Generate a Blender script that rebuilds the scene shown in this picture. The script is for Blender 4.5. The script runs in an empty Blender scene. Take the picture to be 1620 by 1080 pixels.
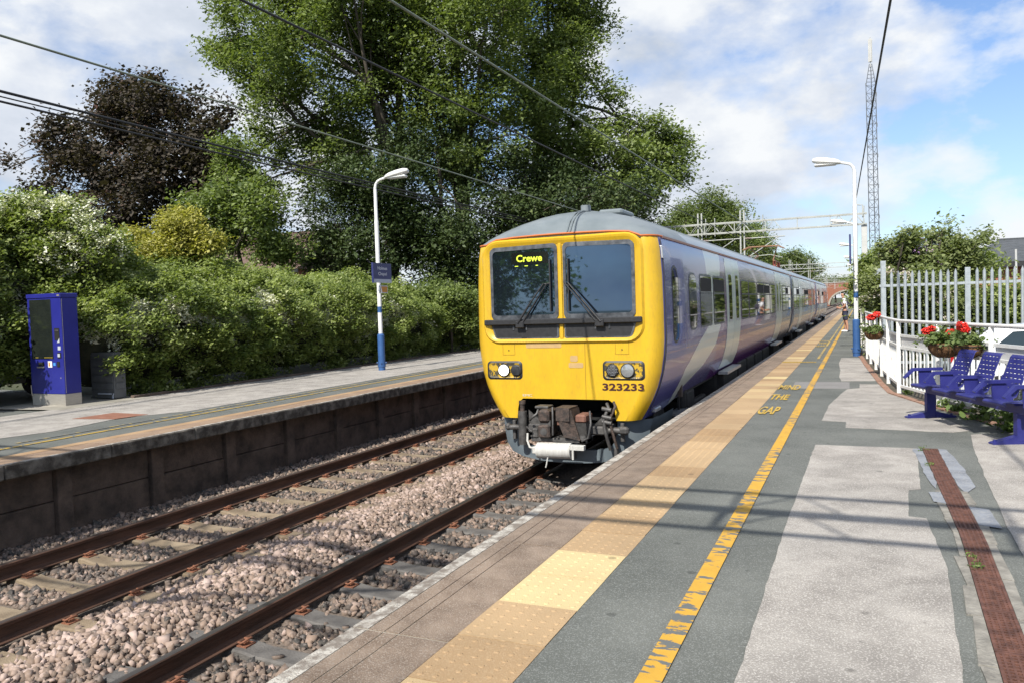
import bpy, bmesh, math, random
import numpy as np
from mathutils import Vector, Matrix

S = bpy.context.scene
COL = S.collection
R = math.radians
rng = np.random.default_rng(7)
random.seed(7)

# ---------------------------------------------------------------- camera
F_PX, W_PX, H_PX = 1250.0, 1620.0, 1080.0
YAW, PITCH, ROLL = R(23.8435), R(-2.45798), R(-1.8)
CAM = np.array([3.768, 0.0, 2.38])
PZ = 0.83                                    # platform level above the rails


def cam_axes():
    cy, sy, cp, sp = math.cos(YAW), math.sin(YAW), math.cos(PITCH), math.sin(PITCH)
    f = np.array([-sy * cp, cy * cp, sp])
    r = np.array([cy, sy, 0.0])
    u = np.cross(r, f)
    c, s = math.cos(ROLL), math.sin(ROLL)
    return r * c + u * s, -r * s + u * c, f


AX_R, AX_U, AX_F = cam_axes()
cam_data = bpy.data.cameras.new('camera')
cam_data.sensor_fit = 'HORIZONTAL'
cam_data.sensor_width = 36.0
cam_data.lens = 36.0 * F_PX / W_PX
cam_data.clip_start = 0.05
cam_data.clip_end = 3000
cam = bpy.data.objects.new('camera', cam_data)
COL.objects.link(cam)
m3 = Matrix((tuple(AX_R), tuple(AX_U), tuple(-AX_F))).transposed()
cam.matrix_world = Matrix.Translation(Vector(CAM)) @ m3.to_4x4()
S.camera = cam

# ---------------------------------------------------------------- sun, sky, exposure
SUN_EL, SUN_ROT = R(45.5), R(185.5)         # sun behind the camera, a touch to the left
S.view_settings.view_transform = 'Standard'
S.view_settings.look = 'None'
S.view_settings.exposure = 0.42
S.view_settings.gamma = 1.0
sd = bpy.data.lights.new('sun', 'SUN')
sd.energy = 5.0
sd.angle = R(0.53)
sd.color = (1.0, 0.955, 0.88)
sun = bpy.data.objects.new('sun', sd)
COL.objects.link(sun)
sun_to = Vector((math.sin(SUN_ROT) * math.cos(SUN_EL), math.cos(SUN_ROT) * math.cos(SUN_EL), math.sin(SUN_EL)))
sun.rotation_euler = (-sun_to).to_track_quat('-Z', 'Y').to_euler()
sun.location = (0, -20, 40)


CLOUD = (0.4, 5.2, 1.3)


def build_sky():
    w = bpy.data.worlds.new('World')
    S.world = w
    w.use_nodes = True
    nt = w.node_tree
    N, L = nt.nodes, nt.links
    N.clear()
    out = N.new('ShaderNodeOutputWorld')
    bg = N.new('ShaderNodeBackground')
    bg.inputs['Strength'].default_value = 0.098
    sky = N.new('ShaderNodeTexSky')
    sky.sky_type = 'NISHITA'
    sky.sun_disc = False
    sky.sun_elevation = SUN_EL
    sky.sun_rotation = SUN_ROT
    sky.air_density = 1.0
    sky.dust_density = 0.6
    sky.ozone_density = 1.6
    tc = N.new('ShaderNodeTexCoord')
    sep = N.new('ShaderNodeSeparateXYZ')
    L.new(tc.outputs['Generated'], sep.inputs[0])

    def math_node(op, a, b=None, clamp=False):
        n = N.new('ShaderNodeMath')
        n.operation = op
        n.use_clamp = clamp
        for i, v in enumerate((a, b)):
            if v is None:
                continue
            if isinstance(v, (int, float)):
                n.inputs[i].default_value = v
            else:
                L.new(v, n.inputs[i])
        return n.outputs[0]
    zc = math_node('MAXIMUM', sep.outputs['Z'], 0.0)

    def noise(off, scale, detail, rough):
        mp = N.new('ShaderNodeMapping')
        mp.inputs['Location'].default_value = off
        mp.inputs['Scale'].default_value = (1.0, 1.0, 1.75)
        L.new(tc.outputs['Generated'], mp.inputs[0])
        n = N.new('ShaderNodeTexNoise')
        n.inputs['Scale'].default_value = scale
        n.inputs['Detail'].default_value = detail
        n.inputs['Roughness'].default_value = rough
        L.new(mp.outputs[0], n.inputs['Vector'])
        return n.outputs['Fac']

    def ramp(fac, pts):
        r = N.new('ShaderNodeValToRGB')
        cr = r.color_ramp
        while len(cr.elements) < len(pts):
            cr.elements.new(0.5)
        for e, (p, c) in zip(cr.elements, pts):
            e.position = p
            e.color = (c[0], c[1], c[2], 1)
        L.new(fac, r.inputs[0])
        return r.outputs[0]
    O1, O2 = (CLOUD[0], CLOUD[1], CLOUD[2]), (9.4, -4.2, 2.0)
    up = lambda o, d: (o[0], o[1], o[2] + d)

    def density(dz):
        return math_node('ADD', math_node('MULTIPLY', noise(up(O1, dz), 2.6, 3.0, 0.5), 0.62), math_node('MULTIPLY', noise(up(O2, dz), 6.5, 9.0, 0.56), 0.38))
    cov = density(0.0)
    cov_up = density(0.11)
    cover = ramp(cov, [(0.452, (0.0,) * 3), (0.482, (0.5,) * 3), (0.535, (1.0,) * 3)])
    lit = math_node('ADD', math_node('MULTIPLY', math_node('SUBTRACT', cov, cov_up), 2.4), math_node('SUBTRACT', 1.02, cov))
    ccol = ramp(lit, [(0.32, (4.4, 4.9, 5.7)), (0.48, (5.7, 6.1, 6.8)), (0.62, (7.2, 7.4, 7.6))])
    hz = ramp(zc, [(0.0, (1.0,) * 3), (0.10, (0.45,) * 3), (0.34, (0.0,) * 3)])
    mixh = N.new('ShaderNodeMixRGB')             # pale band of far cloud near the horizon
    L.new(math_node('MULTIPLY', hz, 0.45), mixh.inputs[0])
    skyb = N.new('ShaderNodeMixRGB')
    skyb.blend_type = 'MULTIPLY'
    skyb.inputs[0].default_value = 1.0
    skyb.inputs[2].default_value = (1.02, 1.14, 1.34, 1)
    L.new(sky.outputs[0], skyb.inputs[1])
    L.new(skyb.outputs[0], mixh.inputs[1])
    mixh.inputs[2].default_value = (5.1, 5.9, 7.0, 1)
    mx = N.new('ShaderNodeMixRGB')
    L.new(cover, mx.inputs[0])
    L.new(mixh.outputs[0], mx.inputs[1])
    L.new(ccol, mx.inputs[2])
    L.new(mx.outputs[0], bg.inputs['Color'])
    L.new(bg.outputs[0], out.inputs['Surface'])


build_sky()


def ray(px, py):
    return AX_F + AX_R * (px - W_PX / 2) / F_PX - AX_U * (py - H_PX / 2) / F_PX


def on(px, py, axis, v):
    """world point on the plane axis = v that the survey sight line (px, py) meets"""
    d = ray(px, py)
    return CAM + d * (v - CAM[axis]) / d[axis]


def gp(px, py):
    p = on(px, py, 2, PZ)
    return (float(p[0]), float(p[1]))


# ---------------------------------------------------------------- materials
MATS = {}


def mat(name, c1, c2=None, scale=4.0, rough=0.6, metal=0.0, bump=0.0, bscale=60.0, coat=0.0, detail=6.0, spec=0.5,
        lo=0.35, hi=0.65, speck=None, sscale=300.0, samt=0.5, ior=None, emit=None, estr=0.0, stretch=None, c3=None, nrough=0.6, var_rough=0.0, tint=None, trans=0.0):
    if name in MATS:
        return MATS[name]
    m = bpy.data.materials.new(name)
    m.use_nodes = True
    nt = m.node_tree
    N, L = nt.nodes, nt.links
    b = N['Principled BSDF']
    b.inputs['Base Color'].default_value = (*c1, 1)
    b.inputs['Roughness'].default_value = rough
    b.inputs['Metallic'].default_value = metal
    b.inputs['Specular IOR Level'].default_value = spec
    if ior:
        b.inputs['IOR'].default_value = ior
    if coat:
        b.inputs['Coat Weight'].default_value = coat
        b.inputs['Coat Roughness'].default_value = 0.05
    tc = N.new('ShaderNodeTexCoord')
    vec = tc.outputs['Object']
    if stretch:
        mp = N.new('ShaderNodeMapping')
        mp.inputs['Scale'].default_value = stretch
        L.new(vec, mp.inputs[0])
        vec = mp.outputs[0]
    col = None
    if c2 is not None:
        if tint:
            at = N.new('ShaderNodeAttribute')
            at.attribute_name = tint
            fac = at.outputs['Fac']
        else:
            n = N.new('ShaderNodeTexNoise')
            n.inputs['Scale'].default_value = scale
            n.inputs['Detail'].default_value = detail
            n.inputs['Roughness'].default_value = nrough
            L.new(vec, n.inputs['Vector'])
            fac = n.outputs['Fac']
        r = N.new('ShaderNodeValToRGB')
        r.color_ramp.elements[0].position = lo
        r.color_ramp.elements[0].color = (*c1, 1)
        r.color_ramp.elements[1].position = hi
        r.color_ramp.elements[1].color = (*c2, 1)
        if c3 is not None:
            e = r.color_ramp.elements.new(min(0.99, hi + (hi - lo)))
            e.color = (*c3, 1)
        L.new(fac, r.inputs[0])
        col = r.outputs[0]
        if var_rough:
            mr = N.new('ShaderNodeMapRange')
            mr.inputs['To Min'].default_value = rough - var_rough
            mr.inputs['To Max'].default_value = rough + var_rough
            L.new(fac, mr.inputs[0])
            L.new(mr.outputs[0], b.inputs['Roughness'])
    if speck is not None:
        n = N.new('ShaderNodeTexNoise')
        n.inputs['Scale'].default_value = sscale
        n.inputs['Detail'].default_value = 2.0
        L.new(vec, n.inputs['Vector'])
        r = N.new('ShaderNodeValToRGB')
        r.color_ramp.elements[0].position = 0.52
        r.color_ramp.elements[0].color = (0, 0, 0, 1)
        r.color_ramp.elements[1].position = 0.66
        r.color_ramp.elements[1].color = (samt, samt, samt, 1)
        L.new(n.outputs['Fac'], r.inputs[0])
        mx = N.new('ShaderNodeMixRGB')
        L.new(r.outputs[0], mx.inputs[0])
        if col is None:
            mx.inputs[1].default_value = (*c1, 1)
        else:
            L.new(col, mx.inputs[1])
        mx.inputs[2].default_value = (*speck, 1)
        col = mx.outputs[0]
    if col is not None:
        L.new(col, b.inputs['Base Color'])
    if bump:
        n = N.new('ShaderNodeTexNoise')
        n.inputs['Scale'].default_value = bscale
        n.inputs['Detail'].default_value = 5.0
        L.new(vec, n.inputs['Vector'])
        bp = N.new('ShaderNodeBump')
        bp.inputs['Strength'].default_value = bump
        bp.inputs['Distance'].default_value = 0.02
        L.new(n.outputs['Fac'], bp.inputs['Height'])
        L.new(bp.outputs[0], b.inputs['Normal'])
    if emit:
        b.inputs['Emission Color'].default_value = (*emit, 1)
        b.inputs['Emission Strength'].default_value = estr
    if trans:
        t = N.new('ShaderNodeBsdfTranslucent')
        if col is not None:
            gm = N.new('ShaderNodeMixRGB')
            gm.blend_type = 'MULTIPLY'
            gm.inputs[0].default_value = 1.0
            gm.inputs[2].default_value = (1.25, 1.35, 0.55, 1)
            L.new(col, gm.inputs[1])
            L.new(gm.outputs[0], t.inputs['Color'])
        ms = N.new('ShaderNodeMixShader')
        ms.inputs[0].default_value = trans
        L.new(b.outputs[0], ms.inputs[1])
        L.new(t.outputs[0], ms.inputs[2])
        L.new(ms.outputs[0], N['Material Output'].inputs['Surface'])
    MATS[name] = m
    return m


# ---------------------------------------------------------------- object helpers
def tag(o, label=None, cat=None, group=None, kind=None):
    if label:
        o['label'] = label
    if cat:
        o['category'] = cat
    if group:
        o['group'] = group
    if kind:
        o['kind'] = kind
    return o


WL = {}


def empty(name, loc, label=None, cat=None, group=None, rz=0.0):
    o = bpy.data.objects.new(name, None)
    o.empty_display_size = 0.2
    COL.objects.link(o)
    o.location = loc
    o.rotation_euler = (0, 0, rz)
    WL[o.name] = Vector(loc)
    return tag(o, label, cat, group)


class MB:
    def __init__(self):
        self.v, self.f, self.m, self.s = [], [], [], []

    def add(self, vs, fs, mi=0, smooth=False):
        o = len(self.v)
        self.v += [tuple(map(float, p)) for p in vs]
        for f in fs:
            self.f.append(tuple(i + o for i in f))
            self.m.append(mi)
            self.s.append(smooth)
        return self

    def box(self, x0, x1, y0, y1, z0, z1, mi=0, rz=0.0, piv=None, bev=0.0):
        if bev:
            b = min(bev, abs(x1 - x0) * .45, abs(y1 - y0) * .45, abs(z1 - z0) * .45)
            vs, fs = [], []
            for sx in (0, 1):
                for sy in (0, 1):
                    for sz in (0, 1):
                        X, Y, Z = (x1 if sx else x0), (y1 if sy else y0), (z1 if sz else z0)
                        dx, dy, dz = (-b if sx else b), (-b if sy else b), (-b if sz else b)
                        vs += [(X, Y + dy, Z + dz), (X + dx, Y, Z + dz), (X + dx, Y + dy, Z)]
            bm = bmesh.new()
            for p in vs:
                bm.verts.new(p)
            r = bmesh.ops.convex_hull(bm, input=bm.verts)
            bm.verts.index_update()
            vs = [v.co[:] for v in bm.verts]
            fs = [tuple(v.index for v in f.verts) for f in bm.faces]
            bm.free()
        else:
            vs = [(x0, y0, z0), (x1, y0, z0), (x1, y1, z0), (x0, y1, z0), (x0, y0, z1), (x1, y0, z1), (x1, y1, z1), (x0, y1, z1)]
            fs = [(0, 3, 2, 1), (4, 5, 6, 7), (0, 1, 5, 4), (1, 2, 6, 5), (2, 3, 7, 6), (3, 0, 4, 7)]
        if rz:
            px, py = piv or ((x0 + x1) / 2, (y0 + y1) / 2)
            c, s = math.cos(rz), math.sin(rz)
            vs = [(px + (x - px) * c - (y - py) * s, py + (x - px) * s + (y - py) * c, z) for x, y, z in vs]
        return self.add(vs, fs, mi)

    def tube(self, pts, r, n=8, mi=0, caps=True, smooth=True):
        pts = [Vector(p) for p in pts]
        rs = r if isinstance(r, (list, tuple)) else [r] * len(pts)
        vs, fs = [], []
        up = None
        for i, p in enumerate(pts):
            t = (pts[min(i + 1, len(pts) - 1)] - pts[max(i - 1, 0)])
            if t.length < 1e-9:
                t = Vector((0, 0, 1))
            t.normalize()
            if up is None:
                a = Vector((0, 0, 1)) if abs(t.z) < 0.9 else Vector((1, 0, 0))
                up = t.cross(a).normalized()
            else:
                up = (up - t * up.dot(t))
                if up.length < 1e-6:
                    up = t.orthogonal()
                up.normalize()
            w = t.cross(up)
            for k in range(n):
                a = 2 * math.pi * k / n
                vs.append(p + (up * math.cos(a) + w * math.sin(a)) * rs[i])
        for i in range(len(pts) - 1):
            for k in range(n):
                k2 = (k + 1) % n
                fs.append((i * n + k, i * n + k2, (i + 1) * n + k2, (i + 1) * n + k))
        self.add(vs, fs, mi, smooth)
        if caps:
            self.add(vs[:n], [tuple(range(n))[::-1]], mi)
            self.add(vs[-n:], [tuple(range(n))], mi)
        return self

    def cyl(self, p0, p1, r0, r1=None, n=16, mi=0, caps=True):
        return self.tube([p0, p1], [r0, r0 if r1 is None else r1], n, mi, caps)

    def prism(self, poly, z0, z1, mi=0):
        n = len(poly)
        a = sum(poly[i][0] * poly[(i + 1) % n][1] - poly[(i + 1) % n][0] * poly[i][1] for i in range(n))
        if a < 0:
            poly = poly[::-1]
        vs = [(x, y, z0) for x, y in poly] + [(x, y, z1) for x, y in poly]
        fs = [tuple(range(n))[::-1], tuple(range(n, 2 * n))] + [(i, (i + 1) % n, n + (i + 1) % n, n + i) for i in range(n)]
        return self.add(vs, fs, mi)

    def slab(self, poly, fn0, fn1, mi=0):
        """prism of a 2-D polygon between two maps (u, v) -> xyz"""
        n = len(poly)
        vs = [fn0(*p) for p in poly] + [fn1(*p) for p in poly]
        fs = [tuple(range(n))[::-1], tuple(range(n, 2 * n))] + [(i, (i + 1) % n, n + (i + 1) % n, n + i) for i in range(n)]
        return self.add(vs, fs, mi)

    def grid(self, P, mi=0, smooth=True, close=False):
        nu, nv = len(P), len(P[0])
        vs = [p for row in P for p in row]
        fs = []
        for i in range(nu - 1):
            for j in range(nv - 1 + (1 if close else 0)):
                j2 = (j + 1) % nv
                fs.append((i * nv + j, i * nv + j2, (i + 1) * nv + j2, (i + 1) * nv + j))
        return self.add(vs, fs, mi, smooth)

    def lathe(self, prof, c=(0, 0, 0), n=20, mi=0, a0=0.0, a1=2 * math.pi):
        full = abs(a1 - a0 - 2 * math.pi) < 1e-6
        k = n if full else n + 1
        P = [[(c[0] + r * math.cos(a0 + (a1 - a0) * j / n), c[1] + r * math.sin(a0 + (a1 - a0) * j / n), c[2] + z) for j in range(k)] for r, z in prof]
        return self.grid(P, mi, True, full)

    def build(self, name, mats, parent=None, world=True, origin=None, fix=False):
        if not isinstance(mats, (list, tuple)):
            mats = [mats]
        off = Vector((0, 0, 0))
        if parent is not None:
            if world:
                p = parent
                while p is not None:
                    off += p.location
                    p = p.parent
        else:
            if origin is None:
                xs, ys, zs = zip(*self.v)
                off = Vector(((min(xs) + max(xs)) / 2, (min(ys) + max(ys)) / 2, min(zs)))
            else:
                off = Vector(origin)
        me = bpy.data.meshes.new(name)
        me.from_pydata([(x - off.x, y - off.y, z - off.z) for x, y, z in self.v], [], self.f)
        for m in mats:
            me.materials.append(m)
        me.polygons.foreach_set('material_index', self.m)
        me.polygons.foreach_set('use_smooth', self.s)
        me.update()
        if fix:
            bm = bmesh.new()
            bm.from_mesh(me)
            bmesh.ops.remove_doubles(bm, verts=bm.verts, dist=1e-5)
            bmesh.ops.recalc_face_normals(bm, faces=bm.faces)
            bm.to_mesh(me)
            bm.free()
        o = bpy.data.objects.new(name, me)
        COL.objects.link(o)
        if parent is not None:
            o.parent = parent
        else:
            o.location = off
        return o


def np_mesh(name, V, Fq, mats, mi=None, parent=None, tint=None, smooth=False):
    """mesh from numpy arrays: V (n,3), Fq (m,k) faces of equal size"""
    k = Fq.shape[1]
    off = np.zeros(3)
    if parent is not None:
        p = parent
        while p is not None:
            off += np.array(p.location)
            p = p.parent
    me = bpy.data.meshes.new(name)
    me.vertices.add(len(V))
    me.vertices.foreach_set('co', (V - off).astype(np.float32).ravel())
    me.loops.add(Fq.size)
    me.loops.foreach_set('vertex_index', Fq.astype(np.int32).ravel())
    me.polygons.add(len(Fq))
    me.polygons.foreach_set('loop_start', np.arange(0, Fq.size, k, dtype=np.int32))
    me.polygons.foreach_set('loop_total', np.full(len(Fq), k, dtype=np.int32))
    if mi is not None:
        me.polygons.foreach_set('material_index', mi.astype(np.int32))
    if smooth:
        me.polygons.foreach_set('use_smooth', np.ones(len(Fq), dtype=bool))
    for m in (mats if isinstance(mats, (list, tuple)) else [mats]):
        me.materials.append(m)
    if tint is not None:
        a = me.attributes.new('tint', 'FLOAT', 'FACE')
        a.data.foreach_set('value', tint.astype(np.float32))
    me.update(calc_edges=True)
    o = bpy.data.objects.new(name, me)
    COL.objects.link(o)
    if parent is not None:
        o.parent = parent
    return o


def text_shape(body, width=None, height=None, bold=0.0):
    cu = bpy.data.curves.new('lettering', 'FONT')
    cu.body = body
    cu.size = 1.0
    cu.align_x = 'LEFT'
    cu.resolution_u = 3
    cu.offset = bold
    ob = bpy.data.objects.new('lettering', cu)
    COL.objects.link(ob)
    dg = bpy.context.evaluated_depsgraph_get()
    me = bpy.data.meshes.new_from_object(ob.evaluated_get(dg))
    vs = np.array([v.co[:] for v in me.vertices])
    fs = [tuple(p.vertices) for p in me.polygons]
    bpy.data.objects.remove(ob)
    bpy.data.curves.remove(cu)
    bpy.data.meshes.remove(me)
    lo, hi = vs.min(0), vs.max(0)
    vs = vs - lo
    d = hi - lo
    sx = (width / d[0]) if width else 1
    sy = (height / d[1]) if height else sx
    if width is None:
        sx = sy
    return vs[:, 0] * sx, vs[:, 1] * sy, fs


def copy_tree(o, parent=None):
    c = o.copy()
    COL.objects.link(c)
    c.parent = parent
    for ch in list(o.children):
        copy_tree(ch, c)
    return c


# ---------------------------------------------------------------- foliage
def leaves(centers, spread, per, size, elong=1.7, up=0.35, flat=0.8, tint_c=None, tint_n=0.18, sunward=0.75):
    """clusters of leaf blades round the given points: returns V, F, tint"""
    n = len(centers) * per
    c = np.repeat(centers, per, 0)
    sp = np.repeat(np.broadcast_to(spread, (len(centers),)), per)
    off = rng.normal(size=(n, 3)) * sp[:, None]
    off[:, 2] *= flat
    p = c + off
    nrm = rng.normal(size=(n, 3))
    nrm[:, 2] = np.abs(nrm[:, 2]) + up
    nrm += np.array(sun_to) * sunward               # blades turn towards the light
    nrm /= np.linalg.norm(nrm, axis=1)[:, None]
    a = rng.normal(size=(n, 3))
    t = a - nrm * (a * nrm).sum(1)[:, None]
    t /= np.linalg.norm(t, axis=1)[:, None] + 1e-9
    b = np.cross(nrm, t)
    s = size * np.exp(rng.normal(size=n) * 0.28)
    L = t * (s * 0.5)[:, None]
    B = b * (s * 0.5 / elong)[:, None]
    fold = nrm * (s * 0.10)[:, None]
    V = np.stack([p - L, p + B - L * 0.1 + fold, p + L - fold, p - B - L * 0.1 + fold], 1).reshape(-1, 3)
    Fq = np.arange(n * 4).reshape(-1, 4)
    tc = np.repeat(tint_c if tint_c is not None else rng.normal(0.5, 0.13, len(centers)), per)
    tint = np.clip(tc + rng.normal(size=n) * tint_n * 0.6, 0, 1)
    return V, Fq, tint


def merge(parts):
    Vs, Fs, Ts, Ms = [], [], [], []
    o = 0
    for V, Fq, T, mi in parts:
        Vs.append(V)
        Fs.append(Fq + o)
        Ts.append(T)
        Ms.append(np.full(len(Fq), mi))
        o += len(V)
    return np.concatenate(Vs), np.concatenate(Fs), np.concatenate(Ts), np.concatenate(Ms)


def blob_points(lobes, n, inner=0.25, bump=0.28, sub=0.30):
    """twig positions: every ragged lobe is made of many small clumps with gaps between them"""
    lobes_a = np.array(lobes)
    w = lobes_a[:, 3] * lobes_a[:, 4] + lobes_a[:, 3] * lobes_a[:, 5]
    per_clump = 13
    nc = max(len(lobes) * 5, n // per_clump)
    k = rng.choice(len(lobes), nc, p=w / w.sum())
    d = rng.normal(size=(nc, 3))
    d /= np.linalg.norm(d, axis=1)[:, None]
    rad = inner + (1 - inner) * rng.uniform(0, 1, nc) ** 0.4
    rad *= 1 + rng.normal(size=nc) * bump * 0.35
    C = lobes_a[k, :3] + d * rad[:, None] * lobes_a[k, 3:6]
    cr = np.minimum(lobes_a[k, 3] * sub, 0.85 + 0.1 * lobes_a[k, 3]) * np.exp(rng.normal(size=nc) * 0.25)
    ct = rng.normal(size=nc) * 0.7
    j = rng.integers(0, nc, n)
    e = rng.normal(size=(n, 3))
    e /= np.linalg.norm(e, axis=1)[:, None]
    rr = rng.uniform(0, 1, n) ** 0.42
    P = C[j] + e * (rr * cr[j])[:, None] * np.array([1.0, 1.0, 0.72])
    return P, ct[j]


def lobe(px, py, rpx, Y, dy=0.0, sq=0.9):
    p = on(px, py, 1, Y)
    depth = float((p - CAM) @ AX_F)
    r = rpx * depth / F_PX
    return (p[0], p[1] + dy, p[2], r, r * 1.05, r * sq)


def crown(name, lobes, ntwig, per, size, mats, parent, spread=0.3, inner=0.25, bump=0.3, elong=1.8, flowers=None, fsize=0.08, up=0.35):
    P, wob = blob_points(lobes, ntwig, inner, bump)
    tc = np.clip(0.5 + 0.12 * wob + rng.normal(size=len(P)) * 0.12, 0, 1)
    parts = [(*leaves(P, spread, per, size, elong, up, 0.75, tc), 0)]
    if flowers:
        Pf, _ = blob_points([(l[0], l[1], l[2], l[3] * 1.12, l[4] * 1.12, l[5] * 1.12) for l in lobes], flowers, 0.95, bump)
        parts.append((*leaves(Pf, spread * 0.35, 8, fsize, 1.2, 0.6), 1))
    V, Fq, T, M_ = merge(parts)
    return np_mesh(name, V, Fq, mats, M_, parent, T)


def limb_pts(a, b, bend, n=6):
    a, b = np.array(a, float), np.array(b, float)
    off = rng.normal(size=3) * bend * np.linalg.norm(b - a)
    off[2] = abs(off[2]) * 0.5
    out = []
    for i in range(n):
        t = i / (n - 1)
        out.append(a + (b - a) * t + off * math.sin(math.pi * t) + rng.normal(size=3) * 0.03)
    return out


def trunk_mesh(name, base, top, r0, lobes, m, parent, nlimb=3, lean=None, twigs=2):
    mb = MB()
    tp = limb_pts(base, top, 0.06, 8)
    mb.tube(tp, [r0 * (1.25 if i == 0 else 1 - 0.75 * i / 7) for i in range(8)], 9, smooth=True)
    for l in lobes:
        k = random.randint(2, 6)
        a = tp[k]
        c = np.array(l[:3])
        mid = limb_pts(a, c, 0.10, 6)
        r1 = r0 * (0.5 - 0.04 * k)
        mb.tube(mid, [r1 * (1 - 0.75 * i / 5) for i in range(6)], 6)
        for _ in range(twigs + nlimb):
            d = rng.normal(size=3)
            d /= np.linalg.norm(d)
            d[2] = abs(d[2]) * 0.8
            e = c + d * np.array(l[3:6]) * 0.85
            s = mid[random.randint(2, 5)]
            q = limb_pts(s, e, 0.10, 5)
            mb.tube(q, [r1 * 0.32 * (1 - 0.8 * i / 4) for i in range(5)], 5)
    return mb.build(name, m, parent)

# ================================================================ THE SETTING
XT, XF = 0.0, -3.3                            # centre lines of the two tracks
EDGE_R, EDGE_L = 1.4475, -4.833

m_soil = mat('soil', (0.055, 0.042, 0.030), (0.10, 0.085, 0.055), 3.0, 0.95, bump=0.6, bscale=30)
m_verge = mat('verge', (0.035, 0.05, 0.018), (0.075, 0.075, 0.035), 1.5, 0.95, bump=0.7, bscale=25)
m_asph = mat('dark_asphalt', (0.095, 0.101, 0.092), (0.140, 0.146, 0.134), 1.3, 0.82, bump=0.35, bscale=220, speck=(0.30, 0.31, 0.30), sscale=150, samt=0.55, spec=0.35)
m_asph_l = mat('pale_asphalt', (0.245, 0.226, 0.208), (0.355, 0.332, 0.307), 3.2, 0.85, bump=0.45, bscale=170, speck=(0.54, 0.51, 0.475), sscale=110, samt=0.8, spec=0.3)
m_asph_p = mat('patch_asphalt', (0.165, 0.16, 0.15), (0.21, 0.20, 0.19), 2.0, 0.85, bump=0.3, bscale=200, speck=(0.33, 0.32, 0.33), sscale=140, samt=0.5)
m_conc = mat('concrete', (0.26, 0.24, 0.20), (0.38, 0.36, 0.31), 3.0, 0.85, bump=0.4, bscale=90)
m_blue_seal = mat('blue_sealant', (0.155, 0.165, 0.185), (0.25, 0.265, 0.29), 6.0, 0.7, bump=0.3, bscale=120, speck=(0.30, 0.30, 0.29), sscale=60, samt=0.8)
m_coping = mat('brown_coping', (0.175, 0.125, 0.090), (0.285, 0.215, 0.162), 5.0, 0.85, bump=0.6, bscale=200, speck=(0.38, 0.32, 0.27), sscale=130, samt=0.75)
m_nose = mat('worn_white_paint', (0.20, 0.17, 0.14), (0.50, 0.47, 0.41), 11.0, 0.8, bump=0.6, bscale=160, lo=0.42, hi=0.58, speck=(0.22, 0.18, 0.15), sscale=70, samt=0.8)
m_tact = mat('tactile_slab', (0.305, 0.195, 0.100), (0.43, 0.30, 0.168), 0.5, 0.8, bump=0.35, bscale=140, tint='tint', lo=0.0, hi=0.6, c3=(0.56, 0.44, 0.23), speck=(0.48, 0.36, 0.23), sscale=90, samt=0.35)
m_rail = mat('rust_rail', (0.048, 0.026, 0.017), (0.105, 0.054, 0.035), 12.0, 0.75, bump=0.3, bscale=80, stretch=(1, 0.15, 1), spec=0.3)
m_railtop = mat('rail_running_band', (0.09, 0.075, 0.065), (0.16, 0.14, 0.125), 8.0, 0.38, metal=0.8, stretch=(1, 0.05, 1))
m_clip = mat('rusty_clip', (0.16, 0.06, 0.03), (0.26, 0.11, 0.06), 30.0, 0.8, bump=0.3, bscale=150)
m_sleep_g = mat('grey_sleeper', (0.075, 0.07, 0.066), (0.15, 0.14, 0.13), 5.0, 0.75, bump=0.4, bscale=70)
m_sleep_t = mat('tan_sleeper', (0.17, 0.125, 0.08), (0.30, 0.235, 0.16), 4.0, 0.85, bump=0.4, bscale=70)
m_stone = mat('ballast_stone', (0.050, 0.046, 0.040), (0.245, 0.175, 0.130), 1, 0.85, tint='tint', lo=0.08, hi=0.58, c3=(0.45, 0.345, 0.295), speck=(0.36, 0.30, 0.27), sscale=40, samt=0.3)
m_bed = mat('ballast_bed', (0.05, 0.045, 0.038), (0.24, 0.185, 0.145), 22.0, 0.9, bump=1.0, bscale=28, detail=8, nrough=0.8, lo=0.3, hi=0.72)
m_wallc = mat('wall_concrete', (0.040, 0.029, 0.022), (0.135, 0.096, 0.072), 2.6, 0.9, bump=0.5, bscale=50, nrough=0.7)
m_brick = mat('brick', (0.20, 0.075, 0.045), (0.30, 0.125, 0.075), 5.0, 0.9, bump=0.3)

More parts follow.
